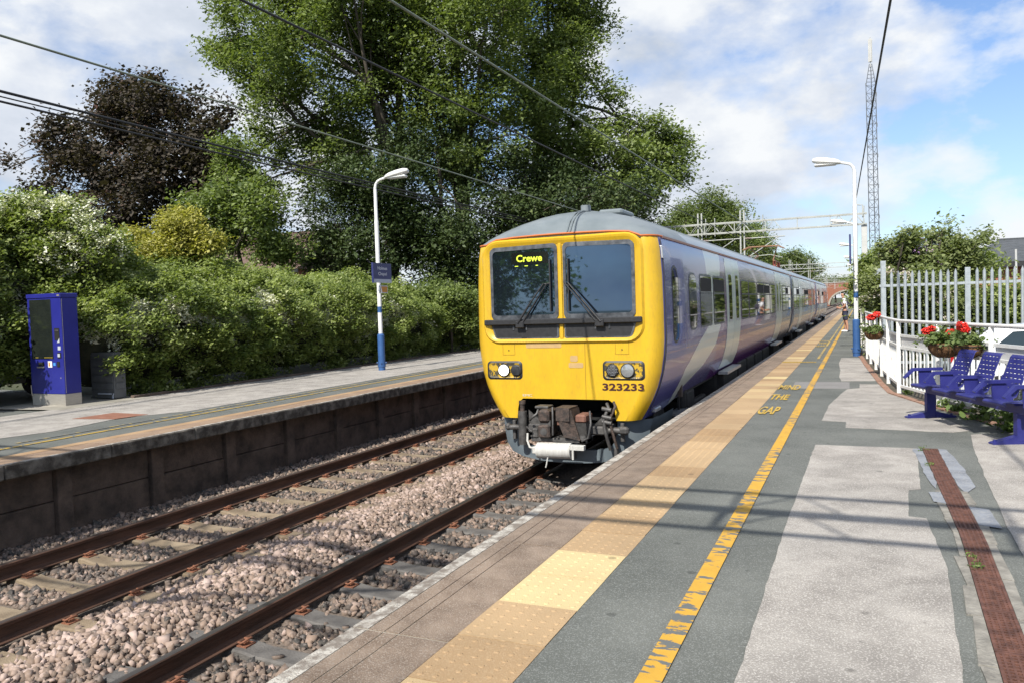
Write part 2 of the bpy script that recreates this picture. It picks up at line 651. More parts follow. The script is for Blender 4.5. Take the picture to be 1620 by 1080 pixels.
def weather(m, lo, spots):
    """broad stains and trodden-in dark spots worked into a laid surface"""
    nt = m.node_tree
    N, L = nt.nodes, nt.links
    bs = N['Principled BSDF']
    src = bs.inputs['Base Color'].links[0].from_socket
    geo = N.new('ShaderNodeNewGeometry')
    n1 = N.new('ShaderNodeTexNoise')
    n1.inputs['Scale'].default_value = 0.8
    n1.inputs['Detail'].default_value = 6
    n1.inputs['Roughness'].default_value = 0.65
    L.new(geo.outputs['Position'], n1.inputs['Vector'])
    r1 = N.new('ShaderNodeValToRGB')
    r1.color_ramp.elements[0].position = 0.32
    r1.color_ramp.elements[0].color = (lo, lo, lo * 0.98, 1)
    r1.color_ramp.elements[1].position = 0.62
    r1.color_ramp.elements[1].color = (1.04, 1.03, 1.0, 1)
    L.new(n1.outputs['Fac'], r1.inputs[0])
    mm = N.new('ShaderNodeMixRGB')
    mm.blend_type = 'MULTIPLY'
    mm.inputs[0].default_value = 1
    L.new(src, mm.inputs[1])
    L.new(r1.outputs[0], mm.inputs[2])
    out = mm.outputs[0]
    for sc, th, dk in ((2.6, 0.055, 0.62), (6.0, 0.05, 0.75)) if spots else ():
        v = N.new('ShaderNodeTexVoronoi')
        v.inputs['Scale'].default_value = sc
        L.new(geo.outputs['Position'], v.inputs['Vector'])
        r2 = N.new('ShaderNodeValToRGB')
        r2.color_ramp.elements[0].position = th
        r2.color_ramp.elements[0].color = (dk, dk, dk, 1)
        r2.color_ramp.elements[1].position = th * 1.5
        r2.color_ramp.elements[1].color = (1, 1, 1, 1)
        L.new(v.outputs['Distance'], r2.inputs[0])
        m2 = N.new('ShaderNodeMixRGB')
        m2.blend_type = 'MULTIPLY'
        m2.inputs[0].default_value = 1
        L.new(out, m2.inputs[1])
        L.new(r2.outputs[0], m2.inputs[2])
        out = m2.outputs[0]
    L.new(out, bs.inputs['Base Color'])


for m_, lo_, sp_ in ((m_asph, 0.80, True), (m_asph_l, 0.84, True), (m_coping, 0.72, False), (m_tact, 0.80, True), (m_sleep_t, 0.7, False), (m_sleep_g, 0.7, False), (m_conc, 0.75, False)):
    weather(m_, lo_, sp_)

# ---- ground, reaching the horizon
g = MB()
g.add([(-1500, -300, -0.42), (1500, -300, -0.42), (1500, 2500, -0.42), (-1500, 2500, -0.42)], [(0, 1, 2, 3)])
tag(g.build('ground', m_verge), kind='structure')
g = MB()                                        # raised land left of the far platform
g.box(-300, -9.35, -60, 400, -0.4, 0.80)
tag(g.build('terrain', m_verge), kind='structure')
g = MB()                                        # car park right of the railing
g.box(3.2, 60, -60, 400, -0.4, 0.33)
tag(g.build('car_park', m_asph), kind='structure')

# ---- ballast
def bed_z(x, y):
    z = -0.225
    z += 0.085 * math.exp(-((x + 1.68) / 0.42) ** 2)
    if x < -4.35:
        z += 0.03
    z += 0.012 * math.sin(x * 7.3 + y * 3.1) * math.sin(y * 5.7 - x * 2)
    return z


gx = np.concatenate([np.arange(-5.12, 1.66, 0.17), [1.66]])
gy = np.concatenate([np.arange(-6, 22, 0.3), np.arange(22, 60, 2.0), [80, 120, 180, 260, 400]])
b = MB()
b.grid([[(x, y, bed_z(x, y)) for y in gy] for x in gx])
tag(b.build('ballast', m_bed), kind='stuff')


def stones():
    base = np.array([(x, y, z) for x in (-1, 1) for y in (-1, 1) for z in (-1, 1)], float) * 0.72
    fac = np.array([(0, 1, 3), (0, 3, 2), (4, 6, 7), (4, 7, 5), (0, 4, 5), (0, 5, 1), (2, 3, 7), (2, 7, 6), (0, 2, 6), (0, 6, 4), (1, 5, 7), (1, 7, 3)])
    forms = []
    for _ in range(30):                              # sharp broken lumps
        f = base * rng.uniform(0.62, 1.25, (8, 1)) + rng.normal(size=(8, 3)) * 0.16
        forms.append(f * np.array([1.3, 1.0, 0.8]) * rng.uniform(0.85, 1.2, 3))
    forms = np.array(forms)
    pts = []

    def fill(x0, x1, y0, y1, dens, skip=None, pink=0.0):
        n = int((x1 - x0) * (y1 - y0) * dens)
        x = rng.uniform(x0, x1, n)
        y = rng.uniform(y0, y1, n)
        k = np.ones(n, bool)
        for rx in (XT, XF):
            for s in (-1, 1):
                k &= np.abs(x - (rx + s * 0.7525)) > 0.095
        pts.append(np.stack([x, y, np.full(n, pink)], 1)[k])
    fill(-2.48, -0.82, 2.2, 13.0, 900, pink=0.9)
    fill(-2.48, -0.82, 13.0, 24.0, 260, pink=0.9)
    fill(-0.66, 0.66, 2.2, 11.0, 760, pink=-0.2)
    fill(0.85, 1.5, 2.2, 11.0, 300, pink=-0.2)
    fill(-3.98, -2.62, 2.2, 14.0, 760, pink=0.0)
    fill(-3.98, -2.62, 14.0, 26.0, 240, pink=0.0)
    fill(-5.1, -4.13, 4.0, 16.0, 820, pink=-0.1)
    fill(-5.1, -4.13, 16.0, 28.0, 260, pink=-0.1)
    P = np.concatenate(pts)
    n = len(P)
    x, y, pink = P.T
    zb = -0.225 + 0.085 * np.exp(-((x + 1.68) / 0.42) ** 2) + np.where(x < -4.35, 0.03, 0)
    inner = (np.abs(x - XT) < 0.66) | (np.abs(x - XF) < 0.66)
    z = zb + rng.uniform(-0.004, 0.030, n) - np.where(inner, 0.004, 0.0)
    r = np.exp(rng.normal(size=n) * 0.26) * 0.0248
    r = np.where(y > 13, r * 1.35, r)
    # keep the stones off the sleeper tops
    for rx in (XT, XF):
        sy = np.mod(y - SLEEPER_Y0[rx], SLEEPER_PITCH)
        on_s = (sy < 0.16) | (sy > SLEEPER_PITCH - 0.16)
        hit = on_s & (np.abs(x - rx) < 1.27) & (rng.uniform(size=n) < np.where(np.abs(x - rx) < 0.9, 0.985, 0.75))
        z = np.where(hit, z - 0.16, z)
    q = rng.normal(size=(n, 4))
    q /= np.linalg.norm(q, axis=1)[:, None]
    w, a, b_, c = q.T
    Rm = np.stack([np.stack([1 - 2 * (b_ * b_ + c * c), 2 * (a * b_ - c * w), 2 * (a * c + b_ * w)], -1),
                   np.stack([2 * (a * b_ + c * w), 1 - 2 * (a * a + c * c), 2 * (b_ * c - a * w)], -1),
                   np.stack([2 * (a * c - b_ * w), 2 * (b_ * c + a * w), 1 - 2 * (a * a + b_ * b_)], -1)], 1)
    fv = forms[rng.integers(0, len(forms), n)] * r[:, None, None]
    V = np.einsum('nij,nkj->nki', Rm, fv) + np.stack([x, y, z], 1)[:, None, :]
    Fq = (fac[None] + (np.arange(n) * 8)[:, None, None]).reshape(-1, 3)
    mid = np.exp(-((x + 1.95) / 0.33) ** 2)
    t = np.clip(rng.normal(0.33, 0.21, n) + 0.13 * (pink > 0.5) + 0.24 * mid * (pink > 0.5) + 0.05 * pink - 0.2 * np.exp(-np.minimum(np.abs(np.abs(x - XT) - 0.7525), np.abs(np.abs(x - XF) - 0.7525)) / 0.13), 0, 1)
    T = np.repeat(t, len(fac))
    o = np_mesh('ballast_stones', V.reshape(-1, 3), Fq, m_stone, None, None, T)
    tag(o, kind='stuff')


SLEEPER_PITCH = 0.69
SLEEPER_Y0 = {XT: 5.353 - 2 * 0.69, XF: 5.2 - 3 * 0.69}
stones()

# ---- sleepers with their rail clips
def sleeper_mesh(name, m, parent):
    mb = MB()
    st = [(-1.25, -0.175), (-0.98, -0.172), (-0.60, -0.172), (-0.45, -0.195), (0, -0.205), (0.45, -0.195), (0.60, -0.172), (0.98, -0.172), (1.25, -0.175)]
    P = []
    for x, z in st:
        P.append([(x, -0.145, -0.38), (x, -0.112, z - 0.012), (x, -0.095, z), (x, 0.095, z), (x, 0.112, z - 0.012), (x, 0.145, -0.38)])
    mb.grid(P, smooth=False)
    mb.add(P[0], [(0, 1, 2, 3, 4, 5)])
    mb.add(P[-1], [(5, 4, 3, 2, 1, 0)])
    return mb.build(name, m, parent, world=False)


def clip_mesh(parent, x, s):
    """bent spring clip: pushed through a shoulder, toe on the rail foot; s = side of the rail"""
    mb = MB()
    r = 0.0095
    z0 = -0.150
    pts = []
    for i in range(15):
        a = -2.3 + 4.6 * i / 14
        pts.append((s * (0.125 + 0.030 * math.cos(a)), 0.055 * math.sin(a) * (1.0 if i < 8 else 0.9), z0 + 0.020 + 0.012 * math.cos(a * 1.4)))
    pts.append((s * 0.078, 0.035, z0 + 0.012))
    pts = [(s * 0.085, -0.045, z0 + 0.01)] + pts
    mb.tube(pts, r, 6)
    mb.box(s * 0.098, s * 0.142, -0.022, 0.022, -0.19, z0 + 0.012, bev=0.006)
    mb.box(s * 0.072, s * 0.170, -0.055, 0.055, -0.19, -0.163)
    o = mb.build('rail_clip', m_clip, parent, world=False)
    o.location = (x, 0, 0)
    return o


def make_sleepers(rx, m, y1, label, group):
    root = empty('sleeper', (rx, SLEEPER_Y0[rx], 0))
    body = sleeper_mesh('sleeper_block', m, root)
    for sx in (-0.7525, 0.7525):
        for s in (-1, 1):
            clip_mesh(root, sx, s)
    n = int((y1 - SLEEPER_Y0[rx]) / SLEEPER_PITCH) + 1
    for i in range(n):
        o = root if i == 0 else copy_tree(root)
        o.location = (rx + rng.normal() * 0.008 if i else rx, SLEEPER_Y0[rx] + i * SLEEPER_PITCH, 0)
        tag(o, label, 'sleeper', group)


make_sleepers(XT, m_sleep_g, 11.4, 'dark grey concrete sleeper under the track beside the near platform, in front of the train', 'sleepers of the near track')
make_sleepers(XF, m_sleep_t, 27.0, 'sandy brown concrete sleeper under the empty far track', 'sleepers of the far track')

# ---- rails
def rail(xc, label, shiny):
    prof = [(-0.07, -0.159), (0.07, -0.159), (0.07, -0.150), (0.03, -0.138), (0.010, -0.122), (0.010, -0.048), (0.034, -0.036), (0.036, -0.008), (0.028, 0.0),
            (-0.028, 0.0), (-0.036, -0.008), (-0.034, -0.036), (-0.010, -0.048), (-0.010, -0.122), (-0.03, -0.138), (-0.07, -0.150)]
    ys = [-8, 400]
    mb = MB()
    n = len(prof)
    vs = [(xc + x, y, z) for y in ys for x, z in prof]
    for i in range(n):
        j = (i + 1) % n
        top = i == 8
        mb.add([vs[i], vs[j], vs[n + j], vs[n + i]], [(0, 1, 2, 3)], 1 if top else 0)
    mb.add(vs[:n], [tuple(range(n))])
    o = mb.build('rail', [m_rail, m_railtop if shiny else m_rail2], None, origin=(xc, 0, -0.159))
    tag(o, label, 'rail', 'running rails')


m_rail2 = mat('rail_running_band_dull', (0.07, 0.05, 0.04), (0.12, 0.095, 0.08), 8.0, 0.45, metal=0.6, stretch=(1, 0.05, 1))
rail(XT - 0.7525, 'rail running under the left wheels of the train', True)
rail(XT + 0.7525, 'rail hidden close under the edge of the near platform', True)
rail(XF - 0.7525, 'rusty rail nearest the wall of the far platform', False)
rail(XF + 0.7525, 'rusty rail of the empty track beside the pink ballast heap', False)

# ================================================================ NEAR PLATFORM
FENCE = [(3.45, 60.0), (3.62, 40.0), (3.72, 31.0), (3.80, 25.4), (3.837, 23.18), (3.915, 21.54), (3.98, 19.9), (4.06, 18.3), (4.136, 16.8), (4.21, 15.4), (4.317, 13.91),
         (4.756, 12.417), (5.217, 11.107), (5.68, 9.80), (6.15, 8.50)]
px_edge = [(3.35, 120.0)] + [(x + 0.42, y + (0.12 if y < 14 else 0)) for x, y in FENCE] + [(6.9, 7.4), (7.6, 5.5), (8.0, -8.0)]
p = MB()
p.prism([(2.435, -8.0), (2.435, 120.0)] + px_edge, -0.30, PZ)
tag(p.build('platform', m_asph), kind='structure')
p = MB()
p.box(1.62, 2.435, -8, 120, -0.3, PZ - 0.05)
p.box(1.56, 1.62, -8, 120, -0.3, PZ - 0.14)
tag(p.build('platform_base', m_wallc), kind='structure')

# coping slabs with two grooves and open joints
cp = MB()
joint0 = 3.186
for k in range(-6, 62):
    y0 = joint0 + k * 1.523 + 0.006
    y1 = joint0 + (k + 1) * 1.523 - 0.006
    if y1 > 100:
        break
    dz = float(rng.normal() * 0.0015)
    cp.box(EDGE_R, 1.535, y0, y1, PZ - 0.12, PZ + dz, 1)
    cp.box(1.541, 1.628, y0, y1, PZ - 0.12, PZ + dz, 0)
    cp.box(1.634, 1.712, y0, y1, PZ - 0.12, PZ + dz, 0)
    cp.box(1.718, 1.985, y0, y1, PZ - 0.12, PZ + dz, 0)
tag(cp.build('platform_edge', [m_coping, m_nose], None, origin=(0, 0, 0)), kind='structure')
cp = MB()
cp.box(1.47, 1.99, -8, 100, PZ - 0.13, PZ - 0.006)
tag(cp.build('joint_mortar', m_conc), kind='structure')

# tactile slabs: one row of buff blister slabs, a few newer and paler
V, Fq, T = [], [], []
mb = MB()
tint = []
yk = 2.818 - 0.46 * 24
pale = {4: 1, 5: 1}
idx = -24
while yk < 96:
    y0, y1 = yk + 0.003, yk + 0.457
    t = float(np.clip(rng.normal(0.42, 0.2), 0.0, 0.75))
    if 3.60 < yk < 4.40 or 15.85 < yk < 16.35 or 21.3 < yk < 21.7 or 24.5 < yk < 24.9:
        t = 1.0
    dz = float(rng.normal() * 0.0015) + 0.001
    x0, x1 = 1.99, 2.432
    n0 = len(mb.f)
    mb.box(x0, x1, y0, y1, PZ - 0.08, PZ + dz)
    if yk < 9.5 and yk > 2:
        for i in range(6):
            for j in range(6):
                cx, cy = x0 + 0.037 + i * 0.0735, y0 + 0.037 + j * 0.0755
                r = 0.0155
                a = [2 * math.pi * q / 7 for q in range(7)]
                vs = [(cx + r * math.cos(q), cy + r * math.sin(q), PZ + dz) for q in a] + [(cx + r * .6 * math.cos(q), cy + r * .6 * math.sin(q), PZ + dz + 0.0042) for q in a]
                mb.add(vs, [(q, (q + 1) % 7, 7 + (q + 1) % 7, 7 + q) for q in range(7)] + [tuple(range(7, 14))])
    tint += [t] * (len(mb.f) - n0)
    yk += 0.46
o = mb.build('tactile_paving', m_tact, None, origin=(0, 0, 0))
a = o.data.attributes.new('tint', 'FLOAT', 'FACE')
a.data.foreach_set('value', np.array(tint, dtype=np.float32))
tag(o, kind='structure')


def sheet(name, poly, m, z, wob=0.0):
    wob = wob * 0.45
    """thin laid layer: its outline is broken up a little so that the edge is not ruler straight"""
    pts = []
    n = len(poly)
    for i in range(n):
        a, b_ = np.array(poly[i]), np.array(poly[(i + 1) % n])
        L = np.linalg.norm(b_ - a)
        k = max(1, int(L / 0.12)) if wob else 1
        k = min(k, 60)
        nrm = np.array([-(b_ - a)[1], (b_ - a)[0]]) / (L + 1e-9)
        for j in range(k):
            pts.append(tuple(a + (b_ - a) * j / k + nrm * rng.normal() * wob))
    mb = MB()
    mb.prism(pts, z - 0.003, z)
    o = mb.build(name, m, None, origin=(0, 0, 0))
    tag(o, kind='structure')
    return o


sheet('asphalt_panel', [(3.29, -6), (3.285, 3.2), (3.282, 5.5), (3.315, 8.888), (4.271, 8.894), (4.19, 7.02), (4.10, 6.96), (4.06, 6.12), (4.17, 6.10), (4.20, 5.0), (4.13, 3.56), (4.05, 2.0), (3.9, -6)], m_asph_l, PZ + 0.004, 0.006)
sheet('asphalt_panel', [(3.592, 10.143), (3.586, 10.62), (3.304, 10.66), (3.34, 12.267), (3.44, 13.4), (3.544, 14.40), (3.74, 14.62), (3.74, 15.304), (4.40, 15.2), (4.55, 12.6), (4.641, 11.503), (4.9, 10.2), (4.70, 10.02)], m_asph_l, PZ + 0.004, 0.006)
sheet('asphalt_panel', [(3.43, 15.8), (3.375, 16.6), (3.36, 18.2), (3.29, 19.95), (3.307, 21.83), (3.765, 21.8), (3.90, 19.2), (4.06, 15.9)], m_asph_l, PZ + 0.004, 0.006)
sheet('asphalt_panel', [(4.78, 8.95), (4.70, 7.3), (4.64, 6.0), (4.62, 4.9), (4.6, -6), (6.5, -6), (6.3, 6.5), (5.5, 8.9), (5.0, 10.0), (4.86, 9.9)], m_asph_l, PZ + 0.004, 0.006)
sheet('asphalt_repair', [(2.64, 15.58), (3.571, 15.63), (3.583, 14.50), (2.657, 14.433)], m_asph_p, PZ + 0.004, 0.004)


def worn_paint(name, c, under_m, amount, scale=28.0):
    """paint that has flaked off in patches and shows the asphalt underneath"""
    m = mat(name, c, tuple(v * 0.85 for v in c), 8.0, 0.75, bump=0.25, bscale=150)
    nt = m.node_tree
    N, L = nt.nodes, nt.links
    bs = N['Principled BSDF']
    src = bs.inputs['Base Color'].links[0].from_socket
    tc = [n for n in N if n.type == 'TEX_COORD'][0]
    mp = N.new('ShaderNodeMapping')
    mp.inputs['Scale'].default_value = (0.55, 1.4, 1)
    L.new(tc.outputs['Object'], mp.inputs[0])
    n1 = N.new('ShaderNodeTexNoise')
    n1.inputs['Scale'].default_value = scale * 0.42
    n1.inputs['Detail'].default_value = 5
    n1.inputs['Roughness'].default_value = 0.62
    L.new(mp.outputs[0], n1.inputs['Vector'])
    n2 = N.new('ShaderNodeTexNoise')
    n2.inputs['Scale'].default_value = 0.9
    L.new(tc.outputs['Object'], n2.inputs['Vector'])
    ad = N.new('ShaderNodeMath')
    ad.operation = 'MULTIPLY_ADD'
    L.new(n2.outputs['Fac'], ad.inputs[0])
    ad.inputs[1].default_value = 0.45
    L.new(n1.outputs['Fac'], ad.inputs[2])
    r = N.new('ShaderNodeValToRGB')
    r.color_ramp.elements[0].position = amount
    r.color_ramp.elements[0].color = (0, 0, 0, 1)
    r.color_ramp.elements[1].position = amount + 0.015
    r.color_ramp.elements[1].color = (1, 1, 1, 1)
    L.new(ad.outputs[0], r.inputs[0])
    mx = N.new('ShaderNodeMixRGB')
    L.new(r.outputs[0], mx.inputs[0])
    L.new(src, mx.inputs[1])
    mx.inputs[2].default_value = (0.115, 0.122, 0.117, 1)
    L.new(mx.outputs[0], bs.inputs['Base Color'])
    return m


YEL = (0.56, 0.315, 0.035)
m_yline = worn_paint('worn_yellow_line', YEL, m_asph, 0.775)
m_ytext = worn_paint('worn_yellow_letters', (0.54, 0.35, 0.05), m_asph, 0.785, 60)
m_yfar = worn_paint('worn_yellow_line_far', (0.42, 0.28, 0.055), m_asph, 0.80)
sheet('yellow_line', [(2.905, -6), (2.905, 26), (2.905, 100), (3.0, 100), (3.005, 26), (3.012, -6)], m_yline, PZ + 0.009)
sheet('yellow_line', [(2.74, 21.5), (2.74, 60), (2.80, 60), (2.80, 21.5)], worn_paint('worn_yellow_line_thin', (0.48, 0.33, 0.08), m_asph, 0.74), PZ + 0.009)


def ground_text(body, x0, x1, y0, y1, name):
    u, v, fs = text_shape(body, x1 - x0, y1 - y0, 0.03)
    mb = MB()
    mb.add([(x0 + a, y0 + b_, PZ + 0.0095) for a, b_ in zip(u, v)], fs)
    o = mb.build(name, m_ytext, None, origin=(0, 0, 0))
    tag(o, kind='structure')


for dy in (0.0, 15.6):
    ground_text('MIND', 2.445, 2.80, 14.2 + dy, 14.95 + dy, 'platform_marking')
    ground_text('THE', 2.445, 2.72, 12.75 + dy, 13.45 + dy, 'platform_marking')
    ground_text('GAP', 2.445, 2.72, 11.10 + dy, 11.90 + dy, 'platform_marking')
sheet('yellow_line', [(2.0, 20.3), (2.0, 20.45), (2.78, 20.45), (2.78, 20.3)], m_ytext, PZ + 0.0125)

# drain: rusty grating in lengths between concrete margins
dr_l = [(4.321, 8.87), (4.335, 5.68), (4.27, 3.58), (4.20, 1.5), (4.1, -2.0)]
dr_w = 0.135
drain = empty('drain_channel', (4.35, 5.0, PZ), 'long rust brown drain grating let into the asphalt of the near platform', 'drain')
m_grate = mat('rust_grating', (0.066, 0.027, 0.018), (0.145, 0.062, 0.042), 14.0, 0.8, bump=0.4, bscale=90, c3=(0.21, 0.105, 0.05))
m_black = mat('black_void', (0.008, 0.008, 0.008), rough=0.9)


def dx_at(y):
    for (xa, ya), (xb, yb) in zip(dr_l, dr_l[1:]):
        if yb <= y <= ya:
            return xa + (xb - xa) * (ya - y) / (ya - yb)
    return dr_l[-1][0]


yy = 8.87
while yy > 0.5:
    y1_, y0_ = yy, yy - 0.497
    mb = MB()
    z = PZ + 0.012
    xa = dx_at((y1_ + y0_) / 2)
    sl = (dx_at(y1_) - dx_at(y0_)) / (y1_ - y0_)
    def gb(xl, xr, ya, yb, zt, mi=0):
        mb.add([(xa + sl * (ya - (y0_ + y1_) / 2) + xl, ya, zt - 0.02), (xa + sl * (ya - (y0_ + y1_) / 2) + xr, ya, zt - 0.02),
                (xa + sl * (yb - (y0_ + y1_) / 2) + xr, yb, zt - 0.02), (xa + sl * (yb - (y0_ + y1_) / 2) + xl, yb, zt - 0.02),
                (xa + sl * (ya - (y0_ + y1_) / 2) + xl, ya, zt), (xa + sl * (ya - (y0_ + y1_) / 2) + xr, ya, zt),
                (xa + sl * (yb - (y0_ + y1_) / 2) + xr, yb, zt), (xa + sl * (yb - (y0_ + y1_) / 2) + xl, yb, zt)],
               [(4, 5, 6, 7), (0, 1, 5, 4), (1, 2, 6, 5), (2, 3, 7, 6), (3, 0, 4, 7)], mi)
    gb(0.0, 0.014, y0_ + 0.002, y1_ - 0.002, z)
    gb(dr_w - 0.014, dr_w, y0_ + 0.002, y1_ - 0.002, z)
    for q in range(4):
        xq = 0.014 + (q + 0.5) * (dr_w - 0.028) / 4 - 0.004
        gb(xq, xq + 0.010, y0_ + 0.01, y1_ - 0.01, z - 0.001)
    k = 17
    for q in range(k):
        ya = y0_ + 0.002 + q * (0.493 - 0.011) / (k - 1)
        gb(0.014, dr_w - 0.014, ya, ya + (0.020 if q in (0, k - 1) else 0.012), z - 0.0015)
    gb(0.0, dr_w, y0_, y1_, z - 0.013, 1)
    mb.build('grate', [m_grate, m_black], drain)
    yy -= 0.5
edge = MB()
for side in (0, 1):
    y_ = 7.0
    while y_ > -1.5:
        L_ = random.uniform(0.35, 0.75)
        xa, xb = dx_at(y_), dx_at(y_ - L_)
        wv, wv2 = random.uniform(0.03, 0.075), random.uniform(0.03, 0.075)
        if side == 0:
            edge.prism([(xa - wv, y_), (xa - 0.003, y_), (xb - 0.003, y_ - L_ + 0.01), (xb - wv2, y_ - L_ + 0.012)], PZ, PZ + 0.009)
        else:
            edge.prism([(xa + dr_w + 0.003, y_), (xa + dr_w + wv, y_), (xb + dr_w + wv2, y_ - L_ + 0.01), (xb + dr_w + 0.003, y_ - L_ + 0.012)], PZ, PZ + 0.009)
        y_ -= L_
edge.build('concrete_margin', mat('worn_concrete', (0.15, 0.14, 0.12), (0.30, 0.28, 0.24), 9.0, 0.9, bump=0.5, bscale=70, nrough=0.7), drain)
sheet('sealant_patch', [(4.235, 8.85), (4.318, 8.86), (4.325, 7.3), (4.30, 7.05), (4.27, 7.3)], m_blue_seal, PZ + 0.0075, 0.008)
sheet('sealant_patch', [(4.46, 8.9), (4.535, 8.87), (4.59, 8.0), (4.595, 7.2), (4.50, 6.95), (4.468, 7.2)], m_blue_seal, PZ + 0.0075, 0.008)
sheet('sealant_patch', [(4.24, 6.9), (4.325, 6.92), (4.33, 6.55), (4.25, 6.6)], m_blue_seal, PZ + 0.0115, 0.006)
sheet('sealant_patch', [(4.47, 6.5), (4.59, 6.45), (4.60, 5.95), (4.475, 6.0)], m_blue_seal, PZ + 0.0115, 0.006)

# brick and soil strip at the foot of the railing
m_bricks = mat('brick_edging', (0.22, 0.115, 0.075), (0.33, 0.20, 0.14), 6.0, 0.9, bump=0.5, bscale=60)
mb = MB()
pts = FENCE[2:]
for (xa, ya), (xb, yb) in zip(pts, pts[1:]):
    d = np.array([xb - xa, yb - ya])
    L_ = np.linalg.norm(d)
    d /= L_
    nr = np.array([d[1], -d[0]])
    if nr[0] > 0:
        nr = -nr
    n = int(L_ / 0.225)
    for i in range(n):
        a0 = np.array([xa, ya]) + d * (i * L_ / n + 0.005)
        a1 = np.array([xa, ya]) + d * ((i + 1) * L_ / n - 0.005)
        zz = PZ + 0.018 + float(rng.normal() * 0.004)
        mb.prism([tuple(a0 + nr * 0.17), tuple(a1 + nr * 0.17), tuple(a1 + nr * 0.07), tuple(a0 + nr * 0.07)], PZ, zz)
tag(mb.build('kerb', m_bricks, None, origin=(0, 0, 0)), kind='structure')
mb = MB()
for (xa, ya), (xb, yb) in zip(pts, pts[1:]):
    d = np.array([xb - xa, yb - ya])
    d /= np.linalg.norm(d)
    nr = np.array([d[1], -d[0]])
    if nr[0] > 0:
        nr = -nr
    A, B = np.array([xa, ya]), np.array([xb, yb])
    mb.prism([tuple(A + nr * 0.068), tuple(B + nr * 0.068), tuple(B - nr * 0.30), tuple(A - nr * 0.30)], PZ, PZ + 0.006)
tag(mb.build('soil', m_soil, None, origin=(0, 0, 0)), kind='structure')

# ================================================================ FAR PLATFORM
p = MB()
p.box(-9.4, -5.35, -8, 110, -0.30, PZ - 0.004)
tag(p.build('platform', m_asph, None, origin=(0, 0, 0)), kind='structure')
m_cop_l = mat('worn_buff_coping', (0.20, 0.13, 0.085), (0.30, 0.205, 0.13), 3.0, 0.85, bump=0.5, bscale=120, speck=(0.38, 0.30, 0.23), sscale=110, samt=0.6)
m_buff_l = mat('buff_strip', (0.30, 0.19, 0.10), (0.38, 0.25, 0.14), 3.0, 0.85, bump=0.3, bscale=120)
mb = MB()
y_ = -8.0
while y_ < 100:
    L_ = 1.36
    dz = float(rng.normal() * 0.003)
    mb.box(EDGE_L - 0.077, EDGE_L, y_ + 0.006, y_ + L_, PZ - 0.17, PZ + dz - 0.002, 3, bev=0.014)
    mb.box(EDGE_L - 0.072, EDGE_L - 0.012, y_ + 0.008, y_ + L_ - 0.002, PZ + dz - 0.004, PZ + dz + 0.002, 1)
    mb.box(EDGE_L - 0.42, EDGE_L - 0.077, y_ + 0.006, y_ + L_, PZ - 0.17, PZ + float(rng.normal() * 0.002), 0)
    mb.box(EDGE_L - 0.60, EDGE_L - 0.424, y_ + 0.006, y_ + L_, PZ - 0.05, PZ + 0.002, 2)
    y_ += L_
tag(mb.build('platform_edge', [m_cop_l, m_nose, m_buff_l, mat('lichened_slab_face', (0.045, 0.038, 0.030), (0.16, 0.145, 0.12), 7.0, 0.9, bump=0.5, bscale=60, lo=0.42, hi=0.66)], None, origin=(0, 0, 0)), kind='structure')
sheet('asphalt_panel', [(-9.38, 4), (-9.38, 100), (-6.55, 100), (-6.50, 9.8), (-7.0, 8.9), (-6.75, 7.6), (-7.3, 5.5), (-7.3, 4)], m_asph_l, PZ + 0.002, 0.01)
sheet('yellow_line', [(-6.02, -6), (-6.02, 100), (-5.95, 100), (-5.94, -6)], m_yfar, PZ + 0.004)
sheet('yellow_line', [(-6.28, 6.7), (-6.28, 20), (-6.22, 20), (-6.22, 6.7)], worn_paint('worn_yellow_line_faint', (0.36, 0.27, 0.10), m_asph, 0.72), PZ + 0.004)
m_rplate = mat('red_cover', (0.20, 0.085, 0.05), (0.27, 0.125, 0.08), 9.0, 0.8, bump=0.4, bscale=80)
sheet('access_cover', [(-7.75, 8.62), (-6.95, 8.75), (-6.85, 9.30), (-7.70, 9.35)], m_rplate, PZ + 0.0065)
sheet('concrete_pad', [(-10.9, 9.3), (-9.1, 9.45), (-9.1, 11.4), (-10.9, 11.6)], m_conc, PZ + 0.006, 0.01)
sheet('asphalt_yard', [(-16, 4), (-9.385, 4), (-9.385, 11.4), (-16, 12.5)], m_asph, 0.806)
mb = MB()                                        # low kerb along the foot of the hedge
y_ = 11.2
while y_ < 60:
    mb.box(-9.48, -9.38, y_, y_ + 0.9, PZ - 0.02, PZ + 0.045 + float(rng.normal() * 0.006), bev=0.01)
    y_ += 0.91
tag(mb.build('kerb', m_wallc, None, origin=(0, 0, 0)), kind='structure')

# the wall below the far platform: concrete piers with two planks between each pair
wall = empty('platform_wall', (-5.1, 20, -0.3), 'stained concrete panel wall with square piers holding up the far platform', 'retaining wall')
y_ = 6.47 - 8 * 1.383
while y_ < 40:
    mb = MB()
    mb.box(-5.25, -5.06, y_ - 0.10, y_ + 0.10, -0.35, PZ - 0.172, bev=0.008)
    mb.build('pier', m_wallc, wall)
    mb = MB()
    o1, o2 = rng.normal(size=2) * 0.006
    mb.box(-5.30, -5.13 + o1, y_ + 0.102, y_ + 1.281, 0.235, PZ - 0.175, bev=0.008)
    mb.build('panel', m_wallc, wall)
    mb = MB()
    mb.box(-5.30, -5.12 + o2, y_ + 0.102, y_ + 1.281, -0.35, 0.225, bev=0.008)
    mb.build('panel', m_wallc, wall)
    y_ += 1.383
mb = MB()
mb.box(-5.34, -5.31, -8, 110, -0.35, PZ - 0.05)
mb.build('backing', m_wallc, wall)

